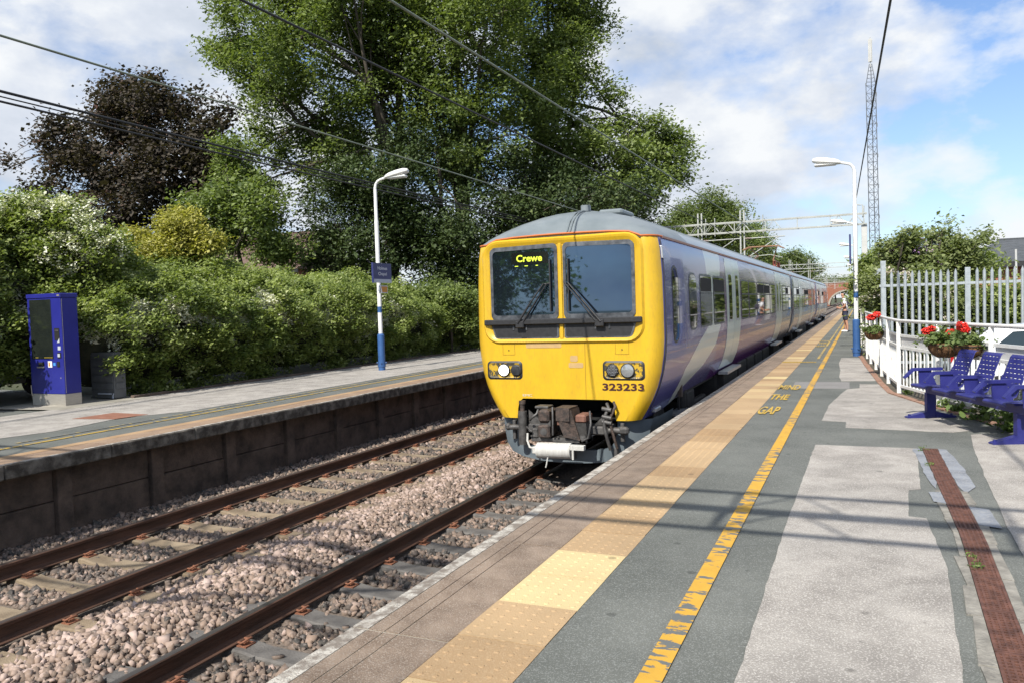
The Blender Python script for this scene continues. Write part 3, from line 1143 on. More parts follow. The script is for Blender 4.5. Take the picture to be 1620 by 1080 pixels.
# ================================================================ THE TRAIN
CX = -0.05                                     # centre line of the carriages
TK = 1.017
m_yel = mat('yellow_paint', (0.60, 0.375, 0.018), (0.55, 0.335, 0.018), 2.2, 0.38, coat=0.25, spec=0.4, bump=0.02, bscale=3, lo=0.45, hi=0.62, c3=(0.47, 0.29, 0.03), stretch=(1.6, 1, 0.45), nrough=0.7, speck=(0.36, 0.23, 0.04), sscale=26, samt=0.22)
m_roof = mat('grey_roof', (0.13, 0.155, 0.165), (0.20, 0.225, 0.235), 1.3, 0.42, spec=0.5, stretch=(1, 0.5, 2.5), bump=0.03, bscale=6, c3=(0.15, 0.14, 0.13))
m_roof2 = mat('grey_roof_side', (0.22, 0.26, 0.29), (0.30, 0.34, 0.37), 1.2, 0.32, spec=0.5, stretch=(1, 0.2, 2))
m_orange = mat('orange_stripe', (0.52, 0.13, 0.02), (0.42, 0.12, 0.035), 6.0, 0.5)
m_blk = mat('black_rubber', (0.014, 0.014, 0.015), (0.026, 0.026, 0.028), 20.0, 0.5)
m_frame = mat('grey_window_frame', (0.040, 0.044, 0.050), (0.13, 0.138, 0.15), 9.0, 0.45, metal=0.3)
m_alu = mat('aluminium', (0.42, 0.43, 0.45), (0.56, 0.57, 0.58), 14.0, 0.4, metal=0.7)
m_glass = mat('tinted_glass', (0.010, 0.013, 0.016), rough=0.03, ior=1.75, spec=0.6)
m_wscr = mat('windscreen_glass', (0.008, 0.011, 0.016), rough=0.02, ior=2.5, spec=0.6)
m_wscr.node_tree.nodes['Principled BSDF'].inputs['Specular Tint'].default_value = (0.42, 0.66, 1.0, 1)
m_cowl = mat('grey_valance', (0.085, 0.108, 0.125), (0.14, 0.168, 0.185), 2.5, 0.45, spec=0.5, bump=0.05, bscale=15, c3=(0.12, 0.12, 0.115))
m_under = mat('underframe_black', (0.016, 0.015, 0.014), (0.035, 0.031, 0.028), 8.0, 0.8, bump=0.3, bscale=30)
m_steel = mat('dirty_steel', (0.055, 0.052, 0.05), (0.12, 0.115, 0.11), 12.0, 0.55, metal=0.4, bump=0.2, bscale=60)
m_rust = mat('rusty_coupler', (0.026, 0.021, 0.018), (0.085, 0.058, 0.046), 18.0, 0.75, bump=0.4, bscale=60, c3=(0.15, 0.08, 0.055))
m_wrap = mat('white_wrapping', (0.46, 0.45, 0.41), (0.60, 0.59, 0.55), 6.0, 0.75, bump=0.5, bscale=120, stretch=(6, 1, 1))
m_lens = mat('lamp_lens', (0.42, 0.44, 0.45), rough=0.12, metal=0.6)
m_lit = mat('lamp_lit', (0.9, 0.9, 0.85), rough=0.3, emit=(1.0, 0.97, 0.9), estr=1.3)
m_dest = mat('destination_lettering', (0.3, 0.35, 0.02), rough=0.5, emit=(0.72, 0.92, 0.05), estr=0.85)
m_maroon = mat('dark_number', (0.045, 0.008, 0.010), rough=0.5)
m_ghost = mat('faded_patch', (0.50, 0.33, 0.13), (0.42, 0.28, 0.13), 12.0, 0.5)


def livery(name, first):
    m = bpy.data.materials.new(name)
    m.use_nodes = True
    nt = m.node_tree
    N, L = nt.nodes, nt.links
    b = N['Principled BSDF']
    b.inputs['Roughness'].default_value = 0.26
    b.inputs['Coat Weight'].default_value = 0.42
    b.inputs['Coat Roughness'].default_value = 0.035
    b.inputs['Coat IOR'].default_value = 1.45
    b.inputs['Specular IOR Level'].default_value = 0.2
    geo = N.new('ShaderNodeNewGeometry')
    sep = N.new('ShaderNodeSeparateXYZ')
    L.new(geo.outputs['Position'], sep.inputs[0])

    def ramp(src, pts, const=True):
        r = N.new('ShaderNodeValToRGB')
        cr = r.color_ramp
        if const:
            cr.interpolation = 'CONSTANT'
        while len(cr.elements) < len(pts):
            cr.elements.new(0.5)
        for e, (p, c) in zip(cr.elements, pts):
            e.position = p
            e.color = (*c, 1)
        L.new(src, r.inputs[0])
        return r.outputs[0]

    def rng_(src, a, b_):
        n = N.new('ShaderNodeMapRange')
        n.inputs['From Min'].default_value = a
        n.inputs['From Max'].default_value = b_
        L.new(src, n.inputs[0])
        return n.outputs[0]

    def mth(op, a, b_):
        n = N.new('ShaderNodeMath')
        n.operation = op
        for i, v in enumerate((a, b_)):
            if isinstance(v, (int, float)):
                n.inputs[i].default_value = v
            else:
                L.new(v, n.inputs[i])
        return n.outputs[0]
    violet, lilac, purple, slate, pale = (0.085, 0.09, 0.29), (0.14, 0.135, 0.29), (0.105, 0.030, 0.18), (0.12, 0.145, 0.20), (0.55, 0.60, 0.58)
    if first:
        y0, y1 = 10.0, 34.0
        f = rng_(sep.outputs['Y'], y0, y1)
        k = lambda y: (y * TK - y0) / (y1 - y0)
        base = ramp(f, [(0.0, violet), (k(11.75), lilac), (k(14.6), purple), (k(25.3), purple), (k(27.5), slate)])
        zf = rng_(sep.outputs['Z'], 1.0, 3.2)
        # the pale sweep: left and right limits in Y at every height
        kz = lambda z: (z - 1.0) / 2.2
        kv = lambda y: ((y * TK - 11.0) / 5.0,) * 3
        yl = ramp(zf, [(0.0, kv(11.75)), (kz(1.35), kv(12.0)), (kz(1.7), kv(12.8)), (kz(1.93), kv(13.6)), (kz(2.1), kv(14.02)), (kz(2.55), kv(13.98)), (kz(2.78), kv(13.7)), (1.0, kv(13.55))], False)
        yr = ramp(zf, [(0.0, kv(12.1)), (kz(1.3), kv(13.6)), (kz(1.6), kv(14.5)), (kz(1.93), kv(14.95)), (kz(2.1), kv(14.35)), (kz(2.55), kv(14.3)), (kz(2.80), kv(15.0)), (1.0, kv(15.2))], False)
        ym = rng_(sep.outputs['Y'], 11.0, 16.0)
        sw = mth('MULTIPLY', mth('GREATER_THAN', ym, yl), mth('LESS_THAN', ym, yr))
        mx = N.new('ShaderNodeMixRGB')
        L.new(sw, mx.inputs[0])
        L.new(base, mx.inputs[1])
        mx.inputs[2].default_value = (*pale, 1)
        col = mx.outputs[0]
    else:
        f = rng_(sep.outputs['Y'], 30.0, 72.0)
        k = lambda y: (y - 30) / 42.0
        col = ramp(f, [(0.0, slate), (k(36), (0.22, 0.25, 0.28)), (k(44), (0.13, 0.10, 0.22)), (k(52.2), slate), (k(62), (0.14, 0.12, 0.24)), (k(66), slate)])
    n = N.new('ShaderNodeTexNoise')
    n.inputs['Scale'].default_value = 2.5
    n.inputs['Detail'].default_value = 6
    cr = N.new('ShaderNodeValToRGB')
    cr.color_ramp.elements[0].color = (0.78, 0.76, 0.75, 1)
    cr.color_ramp.elements[1].color = (1.05, 1.05, 1.05, 1)
    L.new(n.outputs['Fac'], cr.inputs[0])
    mm = N.new('ShaderNodeMixRGB')
    mm.blend_type = 'MULTIPLY'
    mm.inputs[0].default_value = 1
    L.new(col, mm.inputs[1])
    L.new(cr.outputs[0], mm.inputs[2])
    L.new(mm.outputs[0], b.inputs['Base Color'])
    # panels of a coach side are never quite flat: slow waves bend the reflections
    n2 = N.new('ShaderNodeTexNoise')
    n2.inputs['Scale'].default_value = 1.1
    n2.inputs['Detail'].default_value = 2
    bp = N.new('ShaderNodeBump')
    bp.inputs['Strength'].default_value = 0.07
    bp.inputs['Distance'].default_value = 0.05
    L.new(n2.outputs['Fac'], bp.inputs['Height'])
    L.new(bp.outputs[0], b.inputs['Coat Normal'])
    L.new(bp.outputs[0], b.inputs['Normal'])
    return m


m_liv1, m_liv2 = livery('coach_livery', True), livery('coach_livery_rear', False)
m_door = mat('pale_door_paint', (0.46, 0.53, 0.50), (0.52, 0.59, 0.55), 2.0, 0.3, coat=0.35, spec=0.35)

SIDE = [(1.07, 0.79), (1.15, 0.92), (1.23, 1.07), (1.305, 1.25), (1.36, 1.45), (1.395, 1.68), (1.41, 1.90), (1.408, 2.3), (1.398, 2.75), (1.375, 3.10), (1.345, 3.27)]
ROOF = [(1.30, 3.345), (1.18, 3.46), (0.98, 3.57), (0.74, 3.665), (0.48, 3.735), (0.24, 3.775), (0.0, 3.79)]
ZG = 3.27


def side_x(z):
    for (xa, za), (xb, zb) in zip(SIDE, SIDE[1:]):
        if za <= z <= zb:
            return xa + (xb - xa) * (z - za) / (zb - za)
    return SIDE[-1][0]


def section(y, inset=0.0, k=1.0, z_min=0.79):
    pts = []
    for x, z in SIDE:
        if z < z_min - 1e-6:
            x, z = side_x(z_min), z_min
        pts.append((x - inset, z))
    for x, z in ROOF:
        xx = x * (1 - inset / 1.41 * (x / 1.3))
        pts.append((xx, ZG + (z - ZG) * k))
    right = [(CX + x, y, z) for x, z in pts]
    left = [(CX - x, y, z) for x, z in pts[:-1]][::-1]
    return right + left


train = empty('train', (CX, 40, 0), 'electric passenger train with a yellow cab front and purple side standing at the platform', 'train')


def carriage(y0, y1, nose, liv):
    mb = MB()
    nS = len(SIDE)
    nR = len(ROOF)
    if nose:
        rings = [(10.42, .205, .22), (10.428, .165, .25), (10.445, .13, .29), (10.47, .098, .35), (10.505, .066, .43), (10.55, .040, .52), (10.60, .022, .60), (10.68, .008, .70), (10.80, 0, .80), (11.0, 0, .90), (11.3, 0, .97), (11.75, 0, 1.0)]
        secs = [section(y, i, k) for y, i, k in rings]
        ys = [r[0] for r in rings]
        for y in list(np.arange(12.6, y1 - 0.1, 1.0)) + [y1 - 0.06]:
            secs.append(section(float(y), 0, 1, 0.79 if y < 12 else 0.92))
            ys.append(float(y))
        secs.append(section(y1, 0.03, 0.97, 0.92))
        ys.append(y1)
    else:
        ys = [y0, y0 + 0.06] + list(np.arange(y0 + 1.2, y1 - 0.5, 1.2)) + [y1 - 0.06, y1]
        secs = [section(y, 0.03 if i in (0, len(ys) - 1) else 0, 0.97 if i in (0, len(ys) - 1) else 1.0, 0.92) for i, y in enumerate(ys)]
    npt = len(secs[0])
    base = len(mb.v)
    for i in range(len(secs) - 1):
        for j in range(npt - 1):
            right_roof = nS - 1 <= j < npt - nS
            ym = (ys[i] + ys[i + 1]) / 2
            if right_roof:
                mi = 1 if ym < 12.6 or nS + 1 <= j < npt - nS - 2 else 3
            elif nose and ym < 10.58:
                mi = 2
            else:
                mi = 0
            a, b_, c, d = secs[i][j], secs[i + 1][j], secs[i + 1][j + 1], secs[i][j + 1]
            mb.add([a, b_, c, d], [(3, 2, 1, 0)], mi, True)
    # end walls
    if nose:
        s = secs[0]
        cut = [(CX + 0.735, 0.79), (CX + 0.722, 0.93), (CX + 0.70, 1.03), (CX + 0.64, 1.075), (CX - 0.64, 1.075), (CX - 0.70, 1.03), (CX - 0.722, 0.93), (CX - 0.735, 0.79)]
        poly = [(x, z) for x, _, z in s]
        ring = poly + cut[::-1]
        mb.add([(x, 10.42, z) for x, z in ring], [tuple(range(len(ring)))[::-1]], 2)
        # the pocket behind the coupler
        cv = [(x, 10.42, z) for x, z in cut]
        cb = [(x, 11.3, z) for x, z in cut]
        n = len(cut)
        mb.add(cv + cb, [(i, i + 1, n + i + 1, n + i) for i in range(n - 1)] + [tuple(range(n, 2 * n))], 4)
    else:
        mb.add(secs[0], [tuple(range(npt))], 4)
    mb.add(secs[-1], [tuple(range(npt))[::-1]], 4)
    mb.add([secs[0][0], secs[0][-1], secs[-1][-1], secs[-1][0]], [(0, 1, 2, 3)], 4)
    return mb.build('carriage', [liv, m_roof, m_yel, m_roof2, m_black], train, fix=True)


CAR = [(10.42, 31.9), (32.35, 50.1), (50.55, 68.6)]
car1 = carriage(*CAR[0], True, m_liv1)
car2 = carriage(*CAR[1], False, m_liv2)
car3 = carriage(*CAR[2], False, m_liv2)


def side_panel(mb, y0, y1, z0, z1, proud, mi=0, rnd=0.05, thick=0.02, side=1, nz=10):
    """a panel that follows the curve of the coach side, with rounded corners"""
    r = min(rnd, (y1 - y0) / 2 - 0.002, (z1 - z0) / 2 - 0.002)
    rows = []
    zs = [z0, z0 + r * .3, z0 + r] + list(np.linspace(z0 + r, z1 - r, nz)[1:-1]) + [z1 - r, z1 - r * .3, z1]
    for z in zs:
        d = 0
        if z < z0 + r:
            d = r - math.sqrt(max(0, r * r - (z0 + r - z) ** 2))
        elif z > z1 - r:
            d = r - math.sqrt(max(0, r * r - (z - z1 + r) ** 2))
        x = CX + side * (side_x(z) + proud)
        rows.append([(x, y0 + d, z), (x, y1 - d, z)])
    if side < 0:
        rows = [row[::-1] for row in rows]
    mb.grid(rows, mi, True)
    k = len(rows)
    rim = [r_[0] for r_ in rows] + [r_[1] for r_ in rows[::-1]]
    back = [(x - side * thick, y, z) for x, y, z in rim]
    n = len(rim)
    mb.add(rim + back, [(i, n + i, n + (i + 1) % n, (i + 1) % n) for i in range(n)], mi)


def window(car, y0, y1, z0=1.985, z1=2.80, hop=True, rnd=0.06, openh=False, frame=0.035):
    y0, y1 = y0 * TK, y1 * TK
    mb = MB()
    side_panel(mb, y0 - frame, y1 + frame, z0 - frame, z1 + frame, 0.004, 1, rnd + frame)
    side_panel(mb, y0, y1, z0, z1, 0.008, 0, rnd)
    if hop:
        side_panel(mb, y0, y1, 2.50, 2.53, 0.014, 1, 0.005)
    if openh:
        side_panel(mb, y0 + 0.03, y1 - 0.03, 2.545, z1 - 0.03, 0.0105, 2, 0.02)
    o = mb.build('side_window', [m_glass, m_frame, m_black], car)
    if openh:
        # the hopper pane tilted inwards at the top: seen as a bright wedge
        mh = MB()
        zz0, zz1 = 2.545, z1 - 0.07
        xa, xb = CX + side_x(zz0) + 0.022, CX + side_x(zz1) + 0.013
        mh.add([(xa, y0 + 0.04, zz0), (xa, y1 - 0.04, zz0), (xa + 0.01, y0 + 0.04, zz0 + 0.10)], [(0, 1, 2)], 0)
    return o


def door_pair(car, y0, y1):
    ym = (y0 + y1) / 2
    for a, b_ in ((y0, ym), (ym, y1)):
        mb = MB()
        ya, yb = a * TK + 0.008, b_ * TK - 0.008
        side_panel(mb, ya, yb, 1.03, 3.22, 0.006, 0, 0.015, nz=22)
        side_panel(mb, ya - 0.010, ya - 0.001, 1.03, 3.22, 0.001, 2, 0.002, nz=22)
        d = mb.build('door', [m_door, m_alu, m_blk], car)
        mw = MB()
        w = yb - ya
        side_panel(mw, ya + w * .22, yb - w * .22, 1.95, 2.95, 0.010, 1, 0.10)
        side_panel(mw, ya + w * .28, yb - w * .28, 2.0, 2.90, 0.0125, 0, 0.08)
        mw.build('door_window', [m_glass, m_alu], d)
    mb = MB()
    mb.box(CX + 1.22, CX + 1.40, y0 * TK, y1 * TK, 0.93, 0.985)
    mb.box(CX + 1.0, CX + 1.30, y0 * TK + 0.1, y1 * TK - 0.1, 0.62, 0.93, 1)
    mb.build('step', [m_alu, m_under], car)


# cab door
mb = MB()
side_panel(mb, 10.66, 11.72 * TK, 0.93, 3.235, 0.004, 0, 0.03, nz=22)
side_panel(mb, 10.648, 10.659, 0.93, 3.235, 0.002, 1, 0.004, nz=22)
side_panel(mb, 11.721 * TK, 11.728 * TK, 0.93, 3.235, 0.002, 1, 0.003, nz=22)
cd = mb.build('cab_door', [m_liv1, m_blk], car1)
mb = MB()
side_panel(mb, 10.86 * TK, 11.28 * TK, 1.80, 2.90, 0.007, 1, 0.16)
side_panel(mb, 10.90 * TK, 11.24 * TK, 1.84, 2.86, 0.010, 0, 0.13)
mb.build('cab_window', [m_glass, m_blk], cd)
window(car1, 12.07, 12.63, 1.97, 2.80, False, 0.14)
window(car1, 12.97, 14.02, openh=True)
window(car1, 14.24, 15.43, openh=True)
door_pair(car1, 15.72, 17.58)
for i, (a, b_) in enumerate([(17.82, 18.93), (19.12, 20.53), (20.72, 22.10), (22.27, 23.58), (23.76, 25.15)]):
    window(car1, a, b_, openh=i in (2, 3))
door_pair(car1, 25.5, 27.42)
for i, (a, b_) in enumerate([(27.75, 28.85), (29.0, 29.9), (30.0, 30.85)]):
    window(car1, a, b_, openh=i == 1)
for car, (c0, c1) in ((car2, CAR[1]), (car3, CAR[2])):
    y = c0 + 0.9
    k = 0
    while y + 1.4 < c1 - 0.4:
        f = (y - c0) / (c1 - c0)
        if k in (2, 8):
            door_pair(car, y / TK, (y + 1.7) / TK)
            y += 1.95
        else:
            window(car, y / TK, (y + 1.3) / TK, openh=k in (1, 4, 5))
            y += 1.5
        k += 1
for car, (c0, c1) in zip((car1, car2, car3), CAR):
    mb = MB()
    a = (c0 if c0 > 11 else 10.75)
    pts = [(CX + 1.352, y, 3.285) for y in (a, c1)]
    mb.box(CX + 1.342, CX + 1.358, a, c1, 3.262, 3.292)
    mb.build('cantrail_stripe', mat('orange_stripe_faded', (0.40, 0.17, 0.10), (0.32, 0.20, 0.17), 3.0, 0.5), car)
# orange line round the top of the cab
mb = MB()
def gut(y, ins):
    return [(CX + s * (x - ins), y, z) for s, x, z in ((1, 1.345, 3.282),)]
P = []
for y, i in [(10.80, 0.0), (10.60, .022), (10.505, .066), (10.445, .13), (10.42, .205)]:
    P.append((CX + 1.345 - i, y - 0.004, 3.285))
front = [(CX + 1.10, 10.415, 3.305), (CX + 0.98, 10.413, 3.352), (CX + 0.7, 10.412, 3.372), (CX + 0.35, 10.411, 3.380), (CX, 10.411, 3.383)]
pts = P + front + [(2 * CX - x, y, z) for x, y, z in (P + front)[::-1][1:]]
mb.tube(pts, 0.014, 6)
mb.build('cantrail_stripe', m_orange, car1)
# black lip painted as the gutter's shadow just under it and the seam and pods on the roof
mb = MB()
mb.tube([(x, y + 0.004, z - 0.03) for x, y, z in pts[4:-4]], 0.009, 5)
mb.build('gutter_shadow_lip', m_blk, car1)
mb = MB()
sp = [(CX + 0.10, 10.405, 3.39), (CX + 0.10, 10.44, 3.425), (CX + 0.10, 10.55, 3.555), (CX + 0.10, 10.80, 3.695), (CX + 0.10, 11.0, 3.745), (CX + 0.10, 11.75, 3.80)]
mb.tube(sp, 0.010, 5)
mb.tube([(x + 0.045, y, z) for x, y, z in sp], 0.010, 5)
mb.cyl((CX + 0.11, 11.25, 3.76), (CX + 0.11, 11.25, 3.85), 0.075, n=14)
mb.box(CX + 0.25, CX + 0.62, 11.4, 12.1, 3.70, 3.79, bev=0.03)
mb.box(CX + 0.70, CX + 0.76, 11.6, 31.0, 3.655, 3.675, bev=0.006)
mb.build('roof_fitting', m_roof, car1)
# rough texture of the cab door pillar: two small white plates
mb = MB()
side_panel(mb, 10.62, 10.655, 2.98, 3.15, 0.004, 0, 0.005)
mb.build('plate', m_alu, car1)

# yellow moulded surround of the windscreen
def rrect(x0, x1, z0, z1, r, n=6):
    out = []
    for cx, cz, a0 in ((x1 - r, z1 - r, 0), (x0 + r, z1 - r, 90), (x0 + r, z0 + r, 180), (x1 - r, z0 + r, 270)):
        for i in range(n + 1):
            a = R(a0 + 90 * i / n)
            out.append((cx + r * math.cos(a), cz + r * math.sin(a)))
    return out


def bow(x):
    return 0.022 * max(0.0, 1 - (abs(x - CX) / 1.2) ** 2)


outer = rrect(CX - 1.22, CX + 1.17, 1.86, 3.345, 0.24)
inner = rrect(CX - 1.165, CX + 1.115, 1.905, 3.285, 0.19)
inner2 = rrect(CX - 1.11, CX + 1.06, 1.935, 3.235, 0.16)
mb = MB()
n = len(outer)
def ringv(p, y):
    return [(x, y, z + bow(x) * (1 if z > 2.5 else 0)) for x, z in p]
A, B_, C_ = ringv(outer, 10.416), ringv([((a[0] + b[0]) / 2, (a[1] + b[1]) / 2) for a, b in zip(outer, inner)], 10.385), ringv(inner, 10.392)
D_ = ringv(inner2, 10.416)
for P0, P1 in ((A, B_), (B_, C_), (C_, D_)):
    mb.add(P0 + P1, [(i, (i + 1) % n, n + (i + 1) % n, n + i) for i in range(n)], 0, True)
mb.build('windscreen_surround', m_yel, car1)
# two windscreens with grey frames, black band and lower black panels
for x0, x1, ra, rb in ((CX - 1.095, CX - 0.055, 0.10, 0.02), (CX + 0.025, CX + 1.05, 0.02, 0.10)):
    mb = MB()
    fo = rrect(x0, x1, 2.20, 3.235, 0.07)
    fi = rrect(x0 + 0.045, x1 - 0.045, 2.262, 3.175, 0.055)
    nn = len(fo)
    Fo, Fi = ringv(fo, 10.408), ringv(fi, 10.404)
    Fw = ringv(fi, 10.414)
    mb.add(Fo + Fi, [(i, (i + 1) % nn, nn + (i + 1) % nn, nn + i) for i in range(nn)], 1)
    mb.add(Fi + Fw, [(i, (i + 1) % nn, nn + (i + 1) % nn, nn + i) for i in range(nn)], 1)
    mb.add(ringv(fo, 10.418) + Fo, [(i, (i + 1) % nn, nn + (i + 1) % nn, nn + i) for i in range(nn)], 1)
    mb.add(Fw, [tuple(range(nn))], 0)
    mb.build('windscreen', [m_wscr, m_frame], car1)
    mb = MB()
    fo = rrect(x0, x1, 1.925, 2.145, 0.03)
    if ra > rb:
        fo = [(x + max(0, 0.16 - (x - x0)) * 0.35 * max(0, (2.1 - z)) / 0.17, z) for x, z in fo]
    else:
        fo = [(x - max(0, 0.16 - (x1 - x)) * 0.35 * max(0, (2.1 - z)) / 0.17, z) for x, z in fo]
    fi = [(x0 + (x - x0) * 0.95 + 0.025, 2.035 + (z - 2.035) * 0.80) for x, z in fo]
    nn = len(fo)
    mb.add([(x, 10.408, z) for x, z in fo] + [(x, 10.404, z) for x, z in fi], [(i, (i + 1) % nn, nn + (i + 1) % nn, nn + i) for i in range(nn)], 1)
    mb.add([(x, 10.405, z) for x, z in fi], [tuple(range(nn))], 0)
    mb.build('lower_panel', [m_blk, m_frame], car1)
mb = MB()
mb.box(CX - 1.19, CX + 1.145, 10.345, 10.405, 2.125, 2.205, bev=0.012)
mb.build('wiper_rail', m_blk, car1)
mb = MB()
mb.box(CX - 0.040, CX + 0.010, 10.395, 10.415, 1.92, 3.25, bev=0.006)
mb.build('centre_pillar', m_yel, car1)
for (xb, zb, xt, zt) in ((-0.70, 2.15, -0.30, 2.70), (0.53, 2.15, 0.06, 2.70)):
    mb = MB()
    s = 1 if xt > xb else -1
    mb.tube([(xb, 10.33, zb), (xb + (xt - xb) * .5, 10.325, zb + (zt - zb) * .5), (xt, 10.36, zt)], [0.020, 0.014, 0.010], 8)
    mb.tube([(xb + 0.05 * s, 10.34, zb - 0.02), (xt + 0.05 * s, 10.365, zt)], [0.013, 0.009], 8)
    mb.box(min(xb, xb + .05 * s) - 0.04, max(xb, xb + .05 * s) + 0.04, 10.325, 10.40, zb - 0.07, zb + 0.03, bev=0.012)
    xq = CX - 0.16 if s > 0 else CX + 0.11
    mb.box(xq - 0.009, xq + 0.009, 10.372, 10.396, 2.30, 3.03)
    mb.tube([(xt, 10.37, zt - 0.01), (xq, 10.38, zt)], 0.010, 6)
    mb.build('wiper', m_blk, car1)
    mb = MB()
    for dx_ in (-0.11, 0.09):
        mb.box(xb + dx_, xb + dx_ + 0.025, 10.395, 10.402, 2.05, 2.12)
    mb.build('washer_stain', m_frame, car1)
# destination display
dd = MB()
dd.box(-0.80, -0.24, 10.4105, 10.4125, 2.985, 3.15)
ddo = dd.build('destination_display', mat('display_black', (0.006, 0.007, 0.006), rough=0.15), car1)
u, v, fs = text_shape('Crewe', 0.395, 0.10, 0.022)
mb = MB()
mb.add([(-0.725 + a, 10.408, 3.018 + b_) for a, b_ in zip(u, v)], fs)
mb.build('lettering', m_dest, ddo)
for x, w in ((-0.75, 0.05), (-0.60, 0.05), (-0.43, 0.035)):
    mb = MB()
    mb.box(x, x + w, 10.407, 10.409, 2.955, 2.965)
    mb.build('display_row', m_dest, ddo)
# number, hatches, faded marks
u, v, fs = text_shape('323233', 0.585, 0.10, 0.028)
mb = MB()
mb.add([(0.505 + a, 10.414, 1.205 + b_) for a, b_ in zip(u, v)], fs)
mb.build('unit_number', m_maroon, car1)
u, v, fs = text_shape('EMC', 0.145, 0.032)
mb = MB()
mb.add([(-0.69 + a, 10.414, 1.105 + b_) for a, b_ in zip(u, v)], fs)
mb.build('small_lettering', mat('white_lettering', (0.6, 0.58, 0.5), rough=0.6), car1)
m_seam = mat('seam_dark', (0.20, 0.115, 0.01), rough=0.6)
for hx in (-0.985, 0.70):
    mb = MB()
    for a, b_, c, d in ((hx, hx + .19, 1.70, 1.703), (hx, hx + .003, 1.70, 1.885), (hx + .187, hx + .19, 1.70, 1.885), (hx, hx + .19, 1.885, 1.888)):
        mb.box(a, b_, 10.416, 10.419, c, d)
    mb.cyl((hx + 0.095, 10.418, 1.765), (hx + 0.095, 10.412, 1.765), 0.009, n=8, mi=1)
    mb.build('hatch', [m_seam, m_blk], car1)
mb = MB()
mb.add([(x, 10.4165, z) for x, z in rrect(-0.62, -0.08, 1.795, 1.865, 0.02)], [tuple(range(28))])
mb.add([(x, 10.4165, z) for x, z in rrect(0.045, 0.155, 1.60, 1.685, 0.02)], [tuple(range(28))])
mb.add([(x, 10.4165, z) for x, z in rrect(0.02, 0.235, 1.515, 1.585, 0.02)], [tuple(range(28))])
mb.build('faded_patch', m_ghost, car1)
mb = MB()
mb.box(0.262, 0.266, 10.4155, 10.4185, 1.08, 1.88)
mb.build('panel_seam', m_seam, car1)

# headlight clusters
m_house = mat('scuffed_yellow_housing', (0.05, 0.045, 0.03), (0.48, 0.30, 0.015), 16.0, 0.5, lo=0.46, hi=0.54, bump=0.2)
for x0, x1, lamps in ((CX - 1.19, CX - 0.635, ((-0.97, True, 0.092, 'lit'), (-0.775, False, 0.083, 'dark'))), (CX + 0.565, CX + 1.155, ((0.655, False, 0.088, 'led'), (0.87, True, 0.100, 'clear')))):
    mb = MB()
    fo, fi = rrect(x0, x1, 1.345, 1.612, 0.06), rrect(x0 + 0.028, x1 - 0.028, 1.372, 1.585, 0.05)
    nn = len(fo)
    mb.add([(x, 10.419, z) for x, z in fo] + [(x, 10.405, z) for x, z in fi], [(i, (i + 1) % nn, nn + (i + 1) % nn, nn + i) for i in range(nn)], 0)
    fj = rrect(x0 + 0.05, x1 - 0.05, 1.392, 1.565, 0.04)
    mb.add([(x, 10.405, z) for x, z in fi] + [(x, 10.413, z) for x, z in fj], [(i, (i + 1) % nn, nn + (i + 1) % nn, nn + i) for i in range(nn)], 1)
    mb.add([(x, 10.4135, z) for x, z in fj], [tuple(range(nn))], 1)
    hl = mb.build('headlight_cluster', [m_blk, m_house], car1)
    for lx, big, r, kind in lamps:
        ml = MB()
        m1 = {'lit': m_lit, 'dark': m_blk, 'led': m_blk, 'clear': m_lens}[kind]
        cz = 1.48
        prof = [(r, 0.0), (r, -0.022), (r * .86, -0.026), (r * .6, -0.031), (r * .3, -0.034), (0.001, -0.035)]
        P = [[(lx + q * math.cos(2 * math.pi * j / 20), 10.414 + d, cz + q * math.sin(2 * math.pi * j / 20)) for j in range(20)] for q, d in prof]
        ml.grid(P[:3], 1, True, True)
        ml.grid(P[2:], 0, True, True)
        if kind == 'led':
            for i in range(-3, 4):
                for j in range(-3, 4):
                    if i * i + j * j < 11:
                        ml.cyl((lx + i * 0.021 + (j % 2) * 0.01, 10.38, cz + j * 0.02), (lx + i * 0.021 + (j % 2) * 0.01, 10.3765, cz + j * 0.02), 0.006, n=6, mi=2)
        if kind == 'dark':
            for j in range(-4, 5):
                ml.box(lx - 0.05, lx + 0.05, 10.3755, 10.379, cz + j * 0.014 - 0.003, cz + j * 0.014 + 0.003, 2)
        ml.build('lamp', [m1, m_blk, m_alu if kind == 'led' else m_frame], hl)

# grey valance under the cab
def val_y(x):
    return 10.43 + 0.42 * (abs(x - CX) / 1.15) ** 4
mb = MB()
outv = [(-1.14, 0.775), (-1.105, 0.55), (-1.03, 0.38), (-0.90, 0.275), (-0.70, 0.225), (-0.45, 0.190), (-0.2, 0.172), (0, 0.168)]
inv = [(-0.735, 0.775), (-0.722, 0.60), (-0.70, 0.50), (-0.64, 0.42), (-0.55, 0.382), (-0.40, 0.365), (-0.2, 0.355), (0, 0.352)]
outv = outv + [(-x, z) for x, z in outv[::-1][1:]]
inv = inv + [(-x, z) for x, z in inv[::-1][1:]]
rows = []
for t in (0, 0.33, 0.66, 1.0):
    rows.append([(CX + ox + (ix - ox) * t, val_y(CX + ox + (ix - ox) * t), oz + (iz - oz) * t) for (ox, oz), (ix, iz) in zip(outv, inv)])
mb.grid(rows[::-1], 0, True)
mb.grid([rows[3], [(x, y + 0.10, z + 0.0) for x, y, z in rows[3]]], 0, True)
mb.grid([[(x, y + 0.35, z) for x, y, z in rows[0]], rows[0]], 0, True)
for s in (1, -1):                                  # the sides sweep back along the bogie
    P = []
    for y, ins in ((val_y(CX + 1.14), 1.14), (11.1, 1.17), (11.6, 1.18), (12.0, 1.18)):
        P.append([(CX + s * (ins - d), y, z) for d, z in ((0.0, 0.775), (0.03, 0.55), (0.11, 0.38), (0.22, 0.30))])
    mb.grid(P if s < 0 else [p[::-1] for p in P], 0, True)
val = mb.build('valance', m_cowl, car1)
